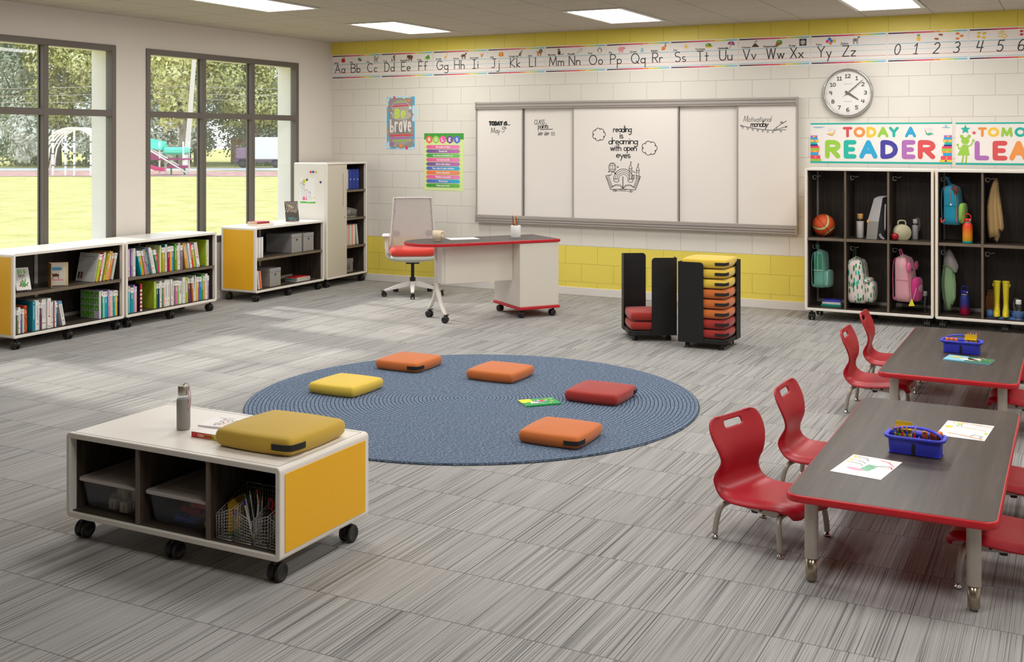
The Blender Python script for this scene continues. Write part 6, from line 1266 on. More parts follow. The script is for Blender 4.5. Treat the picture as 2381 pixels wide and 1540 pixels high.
b = MB(); b.lathe([(.0005, -.002), (.034, -.002), (.036, 0), (.0005, 0)], P((104, 102, 100), .9), 20, (.08, 0, .07), 'y'); b.build('pull_flap', lb_)
# ------------------------------------------------------------------ wire organizers, pencils, scissors
def wirepanel(b, q, nu, nv, r=.0009, fr=.0019, mat=None):
    P_ = [Vector(p) for p in q]; mt = mat or WIRE
    f = lambda u, v: tuple((P_[0] * (1 - u) + P_[1] * u) * (1 - v) + (P_[3] * (1 - u) + P_[2] * u) * v)
    for i in range(nu + 1): b.tube([f(i / nu, 0), f(i / nu, 1)], fr if i in (0, nu) else r, mt, 4)
    for j in range(nv + 1): b.tube([f(0, j / nv), f(1, j / nv)], fr if j in (0, nv) else r, mt, 4)
def organizer(label, loc, rz, comps, d, zb, cell=.0135):
    """comps: (x0, x1, height at x0, height at x1) of each front; backs reach zb"""
    t = thing('wire_organizer', label, 'organizer', loc, rz, 'white wire organizers')
    for x0, x1, h0, h1 in comps:
        b = MB(); n = max(3, round((x1 - x0) / cell)); m = max(4, round(max(h0, h1) / cell)); k = max(4, round(d / (cell * 1.3)))
        wirepanel(b, [(x0, 0, 0), (x1, 0, 0), (x1, 0, h1), (x0, 0, h0)], n, m); wirepanel(b, [(x0, d, 0), (x1, d, 0), (x1, d, zb), (x0, d, zb)], n, m)
        wirepanel(b, [(x0, 0, 0), (x0, d, 0), (x0, d, zb), (x0, 0, h0)], k, m); wirepanel(b, [(x1, 0, 0), (x1, d, 0), (x1, d, zb), (x1, 0, h1)], k, m); wirepanel(b, [(x0, 0, 0.001), (x1, 0, 0.001), (x1, d, 0.001), (x0, d, 0.001)], n, k); b.build('compartment', t)
    return t
WPC = P((240, 238, 236), .4); TIPW = P((222, 180, 128), .6)
def pencil(label, p0, p1, c, body=None, group='colored pencils', tip=True, r=.0036, cap=None, name='pencil'):
    """from the foot p0 to the sharpened end p1; c colours the lead and the painted foot"""
    p0, p1 = Vector(p0), Vector(p1); d = (p1 - p0); L = d.length; b = MB()
    bd = body or WPC; cm = P(c, .4)
    prof = [(.0004, 0), (r, .0005), (r, .02)]; b.lathe(prof, cap or cm, 8, (0, 0, 0), 'z', False)
    if tip:
        b.lathe([(r, .02), (r, L - .022)], bd, 8, (0, 0, 0), 'z', False); b.lathe([(r, L - .022), (r * .38, L - .006)], TIPW, 8, (0, 0, 0), 'z', False); b.lathe([(r * .38, L - .006), (.0003, L)], cm, 8, (0, 0, 0), 'z', False)
    else: b.lathe([(r, .02), (r, L - .024), (r, L - .024)], bd, 8, (0, 0, 0), 'z', False); b.lathe([(r, L - .024), (r * 1.02, L - .012)], P((196, 178, 120), .3, .7), 8, (0, 0, 0), 'z', False); b.lathe([(r * .95, L - .012), (r * .95, L - .001), (.0004, L)], P((232, 150, 150), .7), 8, (0, 0, 0), 'z', False)
    o = b.build(name); o.matrix_world = Matrix.Translation(p0) @ d.to_track_quat('Z', 'Y').to_matrix().to_4x4(); return tag(o, label, 'pencil', group)
def scissors(label, loc, rz, tilt, cm):
    t = thing('scissors', label, 'scissors', loc, rz); t.rotation_euler = (tilt, 0, rz)
    b = MB(); b.prism([(-.008, .0), (0, -.0), (.006, .085), (-.004, .085)], -.001, .001, M_STEEL, 'y'); b.prism([(.008, 0), (.0, 0), (-.006, .085), (.004, .085)], .0012, .003, M_STEEL, 'y'); b.build('blades', t)
    for s in (-1, 1):
        b = MB(); b.tube([(s * .004, .001, .08), (s * .012, .001, .098)], .005, cm, 8); b.tube([(s * .019 + .0125 * cos(a), .001, .122 + .024 * sin(a)) for a in [2 * PI * k / 16 for k in range(16)]], .0042, cm, 8, True); b.build('handle', t)
    return t
# cabinet organizer
organizer('white wire organizer with scissors in the tall cabinet', (-7.85, 10.94, .7968), R(90), [(.0, .10, .06, .09), (.104, .235, .11, .085)], .2, .12)
for k, (dx, c) in enumerate((((.012), (40, 40, 44)), ((.03), (230, 160, 90)), ((.045), (206, 30, 40)), ((.088), (70, 160, 80)), ((.094), (206, 40, 60)), ((.098), (240, 240, 236)))):
    pencil('%s pencil standing in the tall cabinet organizer' % ('black', 'tan', 'red', 'green-ended', 'crimson-ended', 'white')[k], (-7.89 - .008 * k, 10.955 + dx * .9, .7975), (-7.90 - .006 * k, 10.95 + dx, .93 + .012 * (k % 3)), c, WPC if k > 2 else P(c, .4), 'pencils in the tall cabinet')
scissors('white-handled scissors standing in the tall cabinet organizer', (-7.90, 10.99, .8006), R(90), R(3), WPC)
# ------------------------------------------------------------------ on and in the low storage unit
def bottle_slim(label, x, y, z, body, cap, liquid=None, strap=None, h=.192, r=.0285, cat='bottle', group=None, sa=0.0, taper=True):
    t = thing('water_bottle', label, cat, (x, y, z), sa, group); g = clear('bottle_glass', (.93, .95, .95, 1), 1.45, 0, 1.2)
    n = r * .74; sh = h * .66
    b = MB(); b.lathe([(.0005, .002), (r * .9, .001), (r, .006), (r, sh), (r * .97, sh + .008), (n, sh + .026), (n, h * .8)], g, 28); b.build('glass', t)
    if body is not None: b = MB(); b.lathe([(.0005, .0), (r * .93, .0), (r + .0012, .006), (r + .0014, sh + .002), (r * .985 + .0006, sh + .008), (r * .98, sh + .008), (.0005, sh + .006)], body, 28); b.build('sleeve', t)
    b = MB(); b.lathe([(.0005, h * .79), (n + .002, h * .79), (n + .0028, h * .795), (n + .0028, h - .003), (n + .0015, h), (.0005, h)], cap, 28); b.build('cap', t)
    if strap is not None:
        b = MB(); b.tube(smooth_path([(0, 0, h + .002), (.012, 0, h + .012), (n + .012, 0, h + .004), (n + .022, 0, h * .72), (n + .014, 0, h * .45), (n + .006, 0, h * .48), (n + .012, 0, h * .8), (.004, 0, h + .004)], 4), .0028, strap, 6, flat=.5); b.build('carry_loop', t)
    return t
ROSE = P((206, 176, 184), .6); SMOKE = P((150, 146, 142), .45, name='gray_silicone')
bottle_slim('gray glass water bottle with pink strap on the low storage unit', -3.512, 3.682, GT + .0012, SMOKE, M_STEEL, None, ROSE)
RB6 = [(206, 36, 36), (226, 96, 36), (228, 120, 40), (226, 210, 40), (70, 140, 60), (0, 120, 140), (60, 60, 150), (130, 50, 130)]
b = MB(); w, d, t_ = .30, .22, .021; b.box((0, 0, t_ - .0015), (w, d, t_), WHITE); b.box((0, 0, 0), (w, d, .0015), WHITE); b.box((.002, .004, .0015), (w - .002, d - .002, t_ - .0015), PAGE)
for k, c in enumerate(RB6): b.box((w * k / 8, -.0006, 0), (w * (k + 1) / 8, .004, t_), P(c, .4))
A = Art(b, (0, -.0006, 0), (1, 0, 0), (0, 0, 1), .0003); A.type('Color', .052, .006, .010, WHITE, .02, 1); A.type('Harmony', .100, .006, .010, INK, .02, 1); A.type('Workbook', .156, .006, .010, WHITE, .02, 1)
A = Art(b, (0, 0, t_), (1, 0, 0), (0, 1, 0), .0003); A.write('Color H', .02, .08, .014, .0012, GREYP)
single(b, 'book', 'white color workbook with rainbow spine beside the mustard cushion', 'book', (-3.392, 3.604, GT + .0012), (0, 0, R(1)))
def art_dots(A, w, d):
    r = random.Random(4)
    for k in range(150): A.lift(.01); A.disc(r.uniform(.055, w - .02), r.uniform(.02, d - .03), r.uniform(.0016, .0038), P(r.choice([(232, 90, 60), (240, 190, 60), (90, 160, 220), (240, 220, 90), (230, 110, 130), (130, 190, 210)]), .6), n=6)
    A.rect(.02, d - .015, w * .6, d - .012, GREYP)
flatbook('thin white book with colored dot cover lying on the workbook', (-3.425, 3.678, GT + .0227), R(9), .17, .15, .008, WHITE, art_dots)
b = MB(); b.box((0, 0, 0), (.12, .009, .008), P((40, 40, 60), .5), .002); single(b, 'marker_pen', 'dark marker pen behind the mustard cushion', 'pen', (-3.40, 3.85, GT + .0012), (0, 0, R(4)))
# tubs with lids
M_TUB = clear('frosted_tub', (.80, .83, .88, 1), 1.45, .15, 1.0, .15, (206, 214, 226)); M_LID = P((196, 186, 180), .6, name='tub_lid', grain=.06)
def tub(label, x0, x1):
    t = thing('storage_tub', label, 'storage tub', (0, 0, 0), 0, 'lidded tubs in the low unit'); y0, y1 = GY + .035, GY + .47; z0, z1 = .1275, .262
    def rr(i, z): return [(x, y, z) for x, y in rrect(x0 + i, y0 + i, x1 - i, y1 - i, .02, 4)]
    b = MB(); b.loft([rr(.042, z0), rr(.032, z0 + .004), rr(.026, z0 + .016), rr(.009, z1)], M_TUB, True, False); b.add(rr(.042, z0), [tuple(range(24))[::-1]], M_TUB); b.build('tub', t)
    b = MB(); rg = [rr(.004, z1 - .012), rr(0, z1 - .010), rr(0, z1), rr(.004, z1 + .003), rr(.018, z1 + .003), rr(.024, z1 - .001), rr(.034, z1 - .001), rr(.08, z1 + .007)]
    b.loft(rg, M_LID, False, True); b.build('lid', t); return t
tub('lidded clear tub of wooden number blocks, first cubby of the low unit', GX + .030, GX + .398); tub('lidded clear tub of toy building bricks, middle cubby of the low unit', GX + .424, GX + .786)
M_BLOCK = P((206, 182, 152), .6, grain=.06, name='beech_block')
def numblock(label, x, y, z, rz, nums):
    b = MB(); s = .0225; b.box((-s, -s, 0), (s, s, 2 * s), M_BLOCK, .0018)
    for (o, u, v), n in zip((((-s, -s, 0), (1, 0, 0), (0, 0, 1)), ((-s, s, 0), (0, -1, 0), (0, 0, 1)), ((s, -s, 0), (0, 1, 0), (0, 0, 1)), ((-s, -s, 2 * s), (1, 0, 0), (0, 1, 0))), nums): A = Art(b, o, u, v, .0003); A.type(n, s, .009, .027, P((56, 46, 40), .6), .01)
    return single(b, 'number_block', label, 'toy block', (x, y, z), (0, 0, rz), 'wooden number blocks in the tub')
bx, by, bz = -3.745, GY + .105, .1325
for k, (dx, dy, dz, rz, n, lb) in enumerate(((.0, .0, 0, -4, '1161', 'wooden number block at the front of the tub, standing apart on the floor'), (.078, -.012, 0, 2, '1116', 'wooden number block at the front under the leaning pair'), (-.045, .055, 0, 8, '6111', 'wooden number block low at the side of the tub pile'), (.055, .05, 0, -8, '1161', 'wooden number block hidden low in the middle of the tub pile'), (.115, .045, 0, 4, '6111', 'wooden number block at the far end of the bottom layer'),
                                             (.0, .048, .0455, 14, '1116', 'wooden number block first along the upper layer'), (.054, .016, .0455, -28, '1161', 'wooden number block turned cornerwise on the upper layer'), (.12, .02, .0455, 5, '6111', 'wooden number block with a six on the upper layer'))): numblock(lb, bx + dx, by + dy, bz + dz, R(rz), n)
def tbrick(label, x, y, z, rz, nx, ny, c):
    b = MB(); p = .016; h = .0195; m = P(c, .3); b.box((-nx * p / 2, -ny * p / 2, 0), (nx * p / 2, ny * p / 2, h), m, .0008)
    for i in range(nx):
        for j in range(ny): b.lathe([(.005, h), (.005, h + .0038), (.0046, h + .0042), (.0005, h + .0042)], m, 10, ((i - (nx - 1) / 2) * p, (j - (ny - 1) / 2) * p, 0))
    return single(b, 'toy_brick', label, 'toy brick', (x, y, z), (0, 0, rz), 'toy building bricks in the tub')
TR, TBL, TY = (206, 34, 36), (40, 84, 190), (232, 196, 40); bx, by, bz = -3.345, GY + .115, .1325
for dx, dy, dz, rz, nx, ny, c, lb in ((.0, .0, 0, 3, 7, 2, TBL, 'long blue toy brick at the front of the tub'), (-.045, .045, 0, -12, 4, 2, TBL, 'blue toy brick behind the long one, under a red brick'), (.03, .06, 0, 10, 4, 2, TY, 'yellow toy brick low behind the long blue one'), (.092, .035, 0, 30, 3, 2, TBL, 'blue toy brick at the end of the tub floor'), (.126, .0, 0, 5, 2, 2, TY, 'small yellow toy brick at the front corner of the tub'),
                                      (-.04, .045, .0245, -8, 3, 2, TR, 'small red toy brick on a blue one'), (.02, .035, .0245, 20, 3, 2, TR, 'red toy brick in the middle of the pile'), (.03, .05, .049, 5, 5, 2, TR, 'long red toy brick on top of the pile'), (.09, .045, .0245, -20, 4, 2, TBL, 'blue toy brick stacked at the end of the pile'), (.055, .085, .0245, 10, 4, 2, TY, 'yellow toy brick at the back of the pile'), (.02, .085, .049, 0, 3, 2, TY, 'yellow toy brick behind the long red one')):
    tbrick(lb, bx + dx, by + dy, bz + dz, R(rz), nx, ny, c)
# wire organizer with pencils
ox, oy, oz = -3.112, GY + .036, .1283
organizer('white wire organizer of colored pencils in the last cubby of the low unit', (ox, oy, oz), 0, [(0, .082, .097, .128), (.095, .184, .128, .092), (.192, .264, .098, .126), (.266, .315, .126, .10)], .19, .175)
cb = thing('crayon_box', 'yellow crayon box in the first compartment of the wire organizer', 'crayon box', (ox + .041, oy + .09, oz + .003), R(6)); CRY = P((214, 168, 20), .5)
b = MB(); b.box((-.028, -.04, 0), (.028, .04, .125), CRY, .001); A = Art(b, (-.028, -.04, 0), (1, 0, 0), (0, 0, 1)); A.disc(.04, .09, .016, P((60, 60, 160), .5)); A.lift(.4); A.disc(.028, .092, .010, P((206, 40, 50), .5)); A.poly([(.0, .0), (.056, 0), (.056, .03)], P((40, 120, 60), .5)); b.build('box', cb); b = MB(); b.prism([(-.028, .125), (.028, .125), (.0, .148)], -.04, .04, P((190, 146, 16), .5), 'y'); b.build('flap', cb)
for lb, a, z_, c in (('white colored pencil with teal end leaning left in the organizer', ((.165, .03, .006), (.098, .06, .175)), 0, (0, 150, 150)), ('white colored pencil with blue end beside the teal-ended one', ((.172, .025, .006), (.118, .03, .16)), 0, (30, 30, 200)), ('sharpened green-tipped pencil between the teal and blue ends', ((.150, .07, .006), (.108, .075, .19)), 0, (60, 150, 60)),
                     ('white colored pencil with red end, tallest in the organizer', ((.172, .07, .006), (.135, .09, .19)), 0, (216, 30, 40)), ('red-tipped white pencil standing upright in the organizer', ((.168, .05, .006), (.168, .06, .176)), 0, (200, 40, 50)), ('green-tipped white pencil standing upright in the organizer', ((.176, .06, .006), (.176, .075, .18)), 0, (60, 170, 60)), ('yellow-tipped white pencil leaning toward the scissors', ((.170, .03, .006), (.177, .055, .168)), 0, (236, 196, 40))):
    p0, p1 = [Vector((ox, oy, oz)) + Vector(q) for q in a]
    pencil(lb, p0 if 'end' not in lb or 'tipped' in lb else p1, p1 if 'end' not in lb or 'tipped' in lb else p0, c, None, 'colored pencils in the low unit')
scissors('red-handled scissors in the wire organizer of the low unit', (ox + .228, oy + .09, oz + .03), R(4), R(4), P((196, 30, 36), .35)).scale = (.82, .82, .95)
b = MB(); b.box((-.012, -.001, 0), (.012, .001, .165), P((30, 34, 34), .4)); [b.box((-.012, -.0016, .01 + .01 * k), (-.006, -.001, .0108 + .01 * k), WPC) for k in range(15)]; single(b, 'ruler', 'black ruler behind the red scissors', 'ruler', (ox + .212, oy + .125, oz + .003), (R(-5), 0, R(12)))
b = MB(); b.lathe([(.0005, 0), (.009, .001), (.009, .05), (.0085, .052), (.0085, .085), (.007, .09), (.0005, .09)], P((226, 96, 36), .4), 14); single(b, 'glue_stick', 'orange glue stick in the end compartment of the wire organizer', 'glue stick', (ox + .292, oy + .05, oz + .003))
# ------------------------------------------------------------------ picture books and papers
def art_parrot(A, w, d):
    A.rect(0, 0, w, d, P((30, 160, 80), .45)); A.lift(); A.rect(0, d * .5, w * .34, d, P((250, 232, 30), .45)); r = random.Random(6)
    for k in range(26): A.lift(.03); A.disc(r.uniform(.02, w - .02), r.uniform(.015, d - .015), r.uniform(.006, .014), P(r.choice([(40, 190, 90), (250, 190, 60), (130, 210, 120), (250, 232, 120)]), .5), r.uniform(.004, .009), 7)
    A.lift(); A.disc(w * .55, d * .56, w * .2, P((80, 196, 220), .5), d * .17); A.lift(); A.disc(w * .56, d * .6, w * .15, P((226, 30, 50), .5), d * .13); A.lift(); A.disc(w * .44, d * .54, w * .07, P((40, 30, 40), .5), d * .07); A.disc(w * .5, d * .66, w * .05, P((240, 230, 210), .5)); A.disc(w * .68, d * .6, w * .05, P((250, 160, 40), .5)); A.lift(.5); A.write('ABC', w * .22, d * .25, .04, .008, P((246, 240, 246), .5), gap=.1, sx=.7)
flatbook('green and yellow picture book lying open-faced on the rug', (-3.163, 6.393, .0135), R(46.5), .245, .17, .009, P((30, 160, 80), .45), art_parrot)
def art_rabbit(A, w, d):
    A.rect(0, 0, w * .45, d, P((140, 206, 230), .45)); A.rect(w * .45, 0, w, d, P((24, 120, 70), .45)); A.lift(); A.disc(w * .5, d * .42, w * .2, P((240, 226, 216), .5), d * .16); A.disc(w * .62, d * .56, w * .15, P((236, 220, 210), .5), d * .2); A.lift(.4); A.disc(w * .52, d * .62, w * .08, P((90, 56, 44), .5), d * .06)
    A.write('WILD', w * .1, d * .62, .03, .005, P((240, 220, 60), .5), gap=.1); A.write('ONES', w * .08, d * .38, .03, .005, P((240, 220, 60), .5), gap=.1) if False else None
    r = random.Random(2)
    for k in range(14): A.lift(.05); A.disc(r.uniform(w * .5, w * .97), r.uniform(.01, d - .01), .006, P(r.choice([(226, 60, 160), (250, 220, 90), (240, 150, 180)]), .5), n=7)
    A.rect(w * .1, d * .6, w * .32, d * .66, P((240, 220, 60), .5)); A.rect(w * .08, d * .45, w * .36, d * .52, P((240, 220, 60), .5)); A.rect(w * .14, d * .78, w * .3, d * .82, P((240, 220, 60), .5))
flatbook('blue and green picture book on the far low table', (-.745, 7.394, TZ + .0012), R(-8), .272, .165, .008, P((140, 206, 230), .45), art_rabbit)
def paper(label, pts, z, art):
    o = Vector(pts[3] + (0,)); u = Vector(pts[2] + (0,)) - o; v = Vector(pts[0] + (0,)) - o; w, d = u.length, v.length
    b = MB(); b.box((0, 0, 0), (w, d, .0007), WHITE); art(Art(b, (0, 0, .0007), (1, 0, 0), (0, 1, 0), .0002), w, d); single(b, 'drawing', label, 'drawing', (o.x, o.y, z), (0, 0, math.atan2(u.y, u.x)), "children's drawings on the near table")
def scribble(A, pts, w, c, n=1, j=.004, seed=1):
    r = random.Random(seed)
    for _ in range(n): A.lift(.05); A.line([(x + r.uniform(-j, j), y + r.uniform(-j, j)) for x, y in pts], w, P(c, .7), 4)
def art_p1(A, w, d):
    for x, y in ((.03, .93), (.05, .86), (.04, .72), (.03, .6)): A.disc(w * x + .01, d * y, .009, P((240, 216, 110), .7)); scribble(A, [(w * x + .02, d * y), (w * (x + .3), d * (y - .02)), (w * (x + .38), d * (y - .1))], .0022, (130, 120, 116), 2, .004, int(y * 90))
    A.poly([(w * .42, d * .3), (w * .62, d * .28), (w * .7, d * .6), (w * .5, d * .62)], P((150, 206, 176), .7)); A.lift(); scribble(A, [(w * .44, d * .4), (w * .64, d * .36), (w * .48, d * .5), (w * .66, d * .46), (w * .5, d * .58), (w * .68, d * .56)], .0015, (90, 170, 130), 2)
    A.disc(w * .35, d * .3, w * .17, P((238, 180, 206), .7), d * .055, 14, -8); scribble(A, [(w * .62, d * .9), (w * .8, d * .86), (w * .95, d * .7)], .006, (236, 150, 160), 3); scribble(A, [(w * .7, d * .6), (w * .86, d * .7), (w * .9, d * .6), (w * .76, d * .56), (w * .7, d * .6)], .002, (150, 160, 170), 2); scribble(A, [(w * .92, d * .66), (w * .97, d * .55)], .003, (206, 50, 60), 2, .008)
def art_p2(A, w, d):
    for x, y, s in ((.12, .62, .018), (.3, .86, .014), (.16, .9, .008)): A.lift(.2); A.disc(w * x, d * y, s, P((244, 212, 60), .7), s * 1.2, 9)
    for x, y in ((.2, .35), (.34, .5), (.24, .24), (.08, .2)): A.disc(w * x, d * y, .004, P((246, 220, 80), .7), n=7)
    scribble(A, [(w * .3, d * .95), (w * .7, d * .9), (w * .98, d * .86)], .005, (240, 170, 130), 3, .005, 2); scribble(A, [(w * .28, d * .66), (w * .6, d * .66), (w * .9, d * .6)], .004, (238, 186, 150), 3, .004, 3); scribble(A, [(w * .2, d * .22), (w * .5, d * .18), (w * .95, d * .05)], .004, (236, 150, 90), 3, .004, 4)
    scribble(A, [(w * .24, d * .72), (w * .3, d * .8), (w * .34, d * .68)], .003, (140, 200, 160), 3, .012, 5); scribble(A, [(w * .68, d * .16), (w * .72, d * .28), (w * .9, d * .24), (w * .88, d * .1)], .002, (160, 156, 150), 4, .006, 6); scribble(A, [(w * .95, d * .5), (w * .96, d * .4)], .006, (190, 220, 80), 3, .008, 7)
paper("child's drawing in pink and green at the chair side of the near table", [(-.867, 5.006), (-.657, 4.971), (-.708, 4.680), (-.916, 4.711)], TZ + .0012, art_p1)
paper("child's drawing in yellow and orange beyond the blue caddy on the near table", [(-.548, 5.820), (-.335, 5.797), (-.375, 5.496), (-.587, 5.512)], TZ + .0012, art_p2)
# ------------------------------------------------------------------ blue tool caddies
M_CAD = P((64, 72, 214), .38, name='blue_caddy_plastic'); PKC = [(30, 60, 190), (20, 120, 60), (206, 30, 40), (30, 70, 190), (214, 40, 40)]
def caddy(label, x, y, rz):
    t = thing('supply_caddy', label, 'caddy', (x, y, TZ + .0012), rz, 'blue supply caddies'); W, D, H = .128, .062, .078
    def rr(sx, sy, z, r=.03): return [(a, c, z) for a, c in rrect(-sx, -sy, sx, sy, r, 6)]
    b = MB(); b.loft([rr(W * .82, D * .80, 0, .02), rr(W * .83, D * .83, .003, .022), rr(W * .88, D * .90, H, .028)], M_CAD, True, False); b.add(rr(W * .82, D * .80, .0015, .02), [tuple(range(27, -1, -1))], M_CAD)
    b.add(rr(W * .86, D * .87, .004, .02), [tuple(range(28))], M_CAD); b.build('bin', t)
    b = MB(); b.loft([rr(W * .86, D * .86, H - .012, .028), rr(W * .93, D * .95, H - .014, .034), rr(W * 1.0, D * 1.1, H - .010, .045), rr(W * 1.02, D * 1.13, H, .047), rr(W * .99, D * 1.08, H + .004, .044), rr(W * .87, D * .88, H + .001, .028), rr(W * .85, D * .85, H - .012, .026)], M_CAD, True, False); b.build('rim', t)
    b = MB(); b.box((-W * .86, -.0015, .004), (W * .86, .0015, H - .012), M_CAD); b.box((-.0015 + .01, -D * .86, .004), (.0015 + .01, D * .86, H - .014), M_CAD); b.build('divider', t)
    b = MB(); b.box((-.008, -D * .885, 0), (.008, -D * .84, .052), P((22, 24, 40), .6), .002); b.box((-.008, D * .84, 0), (.008, D * .885, .052), P((22, 24, 40), .6), .002); b.build('slot', t)
    b = MB(); ar = arc(0, 0, W * .86, .040, 180, 0, 14); b.loft([[(u, -.011, H - .006 + v - .004), (u, .011, H - .006 + v - .004), (u, .011, H - .006 + v + .004), (u, -.011, H - .006 + v + .004)] for u, v in ar], M_CAD, True); b.build('handle', t); return t
M_CRB = P((226, 190, 20), .5)
def crayon_box(label, p, rz):
    t = thing('crayon_box', label, 'crayon box', p, rz, 'crayon boxes in the caddies'); b = MB(); b.box((-.036, -.014, 0), (.036, .014, .068), M_CRB, .001); b.build('box', t)
    b = MB(); b.box((-.036, .013, .066), (.036, .0155, .118), M_CRB); b.box((-.036, -.012, .086), (.036, .013, .0885), M_CRB); b.build('flap', t)
    for k in range(8): b = MB(); cc = ((196, 120, 190), (240, 170, 180), (0, 150, 160), (150, 90, 170), (230, 220, 210), (40, 150, 80), (240, 150, 40), (90, 110, 200))[k]; b.lathe([(.0035, .02), (.0035, .074), (.0012, .082), (.0005, .082)], P(cc, .5), 8, (-.029 + .0083 * k, -.006, 0)); b.build('crayon', t)
    return t
def glue(label, p, grp): b = MB(); b.lathe([(.0005, 0), (.0105, .0005), (.0105, .055), (.0005, .055)], WPC, 14); b.lathe([(.0118, .055), (.0118, .086), (.0095, .09), (.0005, .09)], P((236, 126, 40), .4), 14); single(b, 'glue_stick', label, 'glue stick', p, group=grp)
GCL = 'glue sticks in the caddies'
def fill(cx, cy, rz, near):
    M_ = Matrix.Translation((cx, cy, TZ + .0012)) @ Matrix.Rotation(rz, 4, 'Z'); wp = lambda x, y, z: tuple(M_ @ Vector((x, y, z)))
    s = 1 if near else -1; nm = 'near' if near else 'far'
    for k in range(5):
        x = -.088 + .02 * k if near else .03 + .016 * k; y = -.032 if near else .034; ln = (.012 if k == 4 else -.004) * s
        pencil('%s pencil, %s of five in the caddy on the %s table' % (('blue', 'green', 'red', 'blue', 'red')[k], ORD[k], nm), wp(x, y, .006), wp(x + ln, y + (.004 if near else .006), .118 + (.006 if not near else 0) + .004 * (k % 2)), PKC[k], P(PKC[k], .4), 'pencils in the caddies', False, .0038)
    if near:
        crayon_box('yellow crayon box in the back of the near caddy', wp(-.058, .028, .005), rz)
        for k, (x, y) in enumerate(((.035, .022), (.062, .038), (.09, .026), (.094, .046))): glue('orange-capped glue stick, %s of four in the near caddy' % ORD[k], wp(x, y, .005), GCL)
    else:
        crayon_box('yellow crayon box at the front of the far caddy', wp(.055, -.028, .005), rz)
        for k, x in enumerate((-.085, -.058, -.031)): glue('orange-capped glue stick, %s of three in the far caddy' % ORD[k], wp(x, -.032, .005), GCL)
NC = (-.632, 5.155, R(-3)); FC = (-.662, 7.715, R(-2))
caddy('blue supply caddy with pencils on the near low table', *NC); caddy('blue supply caddy with pencils on the far low table', *FC); fill(*NC, True); fill(*FC, False)
# ------------------------------------------------------------------ on the teacher's desk
DZT = DZ + .0012
mg = thing('mug', 'cream mug on the rounded end of the teacher desk', 'mug', (-5.50, 9.175, DZT)); CREAM = P((234, 214, 182), .4, name='cream_stoneware')
b = MB(); b.lathe([(.0005, .0), (.026, 0), (.028, .004), (.027, .008), (.039, .02), (.0465, .045), (.048, .10), (.045, .10), (.043, .045), (.034, .02), (.0005, .014)], CREAM, 28); b.build('cup', mg)
b = MB(); b.tube(smooth_path([(.045, 0, .085), (.066, .012, .088), (.074, .016, .068), (.066, .012, .046), (.046, 0, .04)], 4), .0065, CREAM, 10); b.build('handle', mg)
b = MB(); b.box((0, 0, 0), (.297, .21, .0016), WHITE); single(b, 'paper', 'blank white paper on the teacher desk', 'paper', (-5.43, 9.32, DZT), (0, 0, R(47)))
pc = (-5.005, 9.875); t = thing('pencil_cup', 'white ribbed pencil cup on the teacher desk', 'cup', (pc[0], pc[1], DZT))
b = MB(); n = 48; rg = lambda r, z, a=.0014: [((r + a * math.cos(20 * 2 * PI * k / (n * 2))) * cos(2 * PI * k / (n * 2)), (r + a * math.cos(20 * 2 * PI * k / (n * 2))) * sin(2 * PI * k / (n * 2)), z) for k in range(n * 2)]
b.loft([rg(.046, 0), rg(.0475, .003), rg(.0475, .118), rg(.046, .12), rg(.043, .12, 0), rg(.043, .006, 0)], P((242, 240, 238), .4), True); b.build('cup', t)
for k, (a, rr_, h, c, lb) in enumerate(((200, .034, .235, (110, 60, 40), 'brown pencil'), (170, .02, .19, (226, 170, 110), 'pale wooden pencil'), (90, .012, .225, (90, 60, 60), 'maroon pencil'), (40, .03, .215, (60, 130, 140), 'teal pencil'), (350, .016, .225, (230, 110, 30), 'bright orange pencil'), (320, .036, .21, (220, 100, 24), 'orange pencil at the edge'), (250, .022, .16, (30, 30, 30), 'short black pencil'), (285, .018, .178, (222, 160, 96), 'tan pencil'))):
    pencil('%s in the pencil cup on the teacher desk' % lb, (pc[0] + .5 * rr_ * cos(R(a)), pc[1] + .5 * rr_ * sin(R(a)), DZT + .0065), (pc[0] + 1.02 * rr_ * cos(R(a)), pc[1] + 1.02 * rr_ * sin(R(a)), DZT + h), c, P(c, .45), 'pencils on the teacher desk', r=.0042)
# ------------------------------------------------------------------ in the coat lockers
ZS, ZB = .7985, .1275
def zipline(b, pts, w, mat, n=6): b.tube(pts, w, mat, n, flat=.5)
def bag_body(w, d, h, taper=.8, bow=.04, top=.16, n=28, e=.35):
    """closed upright bag: x = depth (0 at the back, d at the front), y = width about 0, z up; rounded shoulders"""
    rings = []
    for k in range(13):
        t = k / 12; z = h * t; s = 1.0
        if t < .1: s = .82 + .18 * math.sin(PI / 2 * t / .1)
        if t > 1 - top: q = (t - 1 + top) / top; s = max(.03, math.sqrt(max(0, 1 - q ** 2.2)))
        dw = d * (1 - (1 - taper) * t) * (1 + bow * math.sin(PI * t)); row = []
        for j in range(n):
            a = 2 * PI * j / n; cx = math.copysign(abs(cos(a)) ** e, cos(a)); cy = math.copysign(abs(sin(a)) ** e, sin(a))
            sw = 1 - (1 - s) * .8; row.append((d * .0 + dw / 2 * (1 - (1 - s) * .15) + cx * dw / 2 * (s * .6 + .4 if s > .2 else s * 1.5), cy * w / 2 * sw * (s ** .35), z))
        rings.append(row)
    return rings
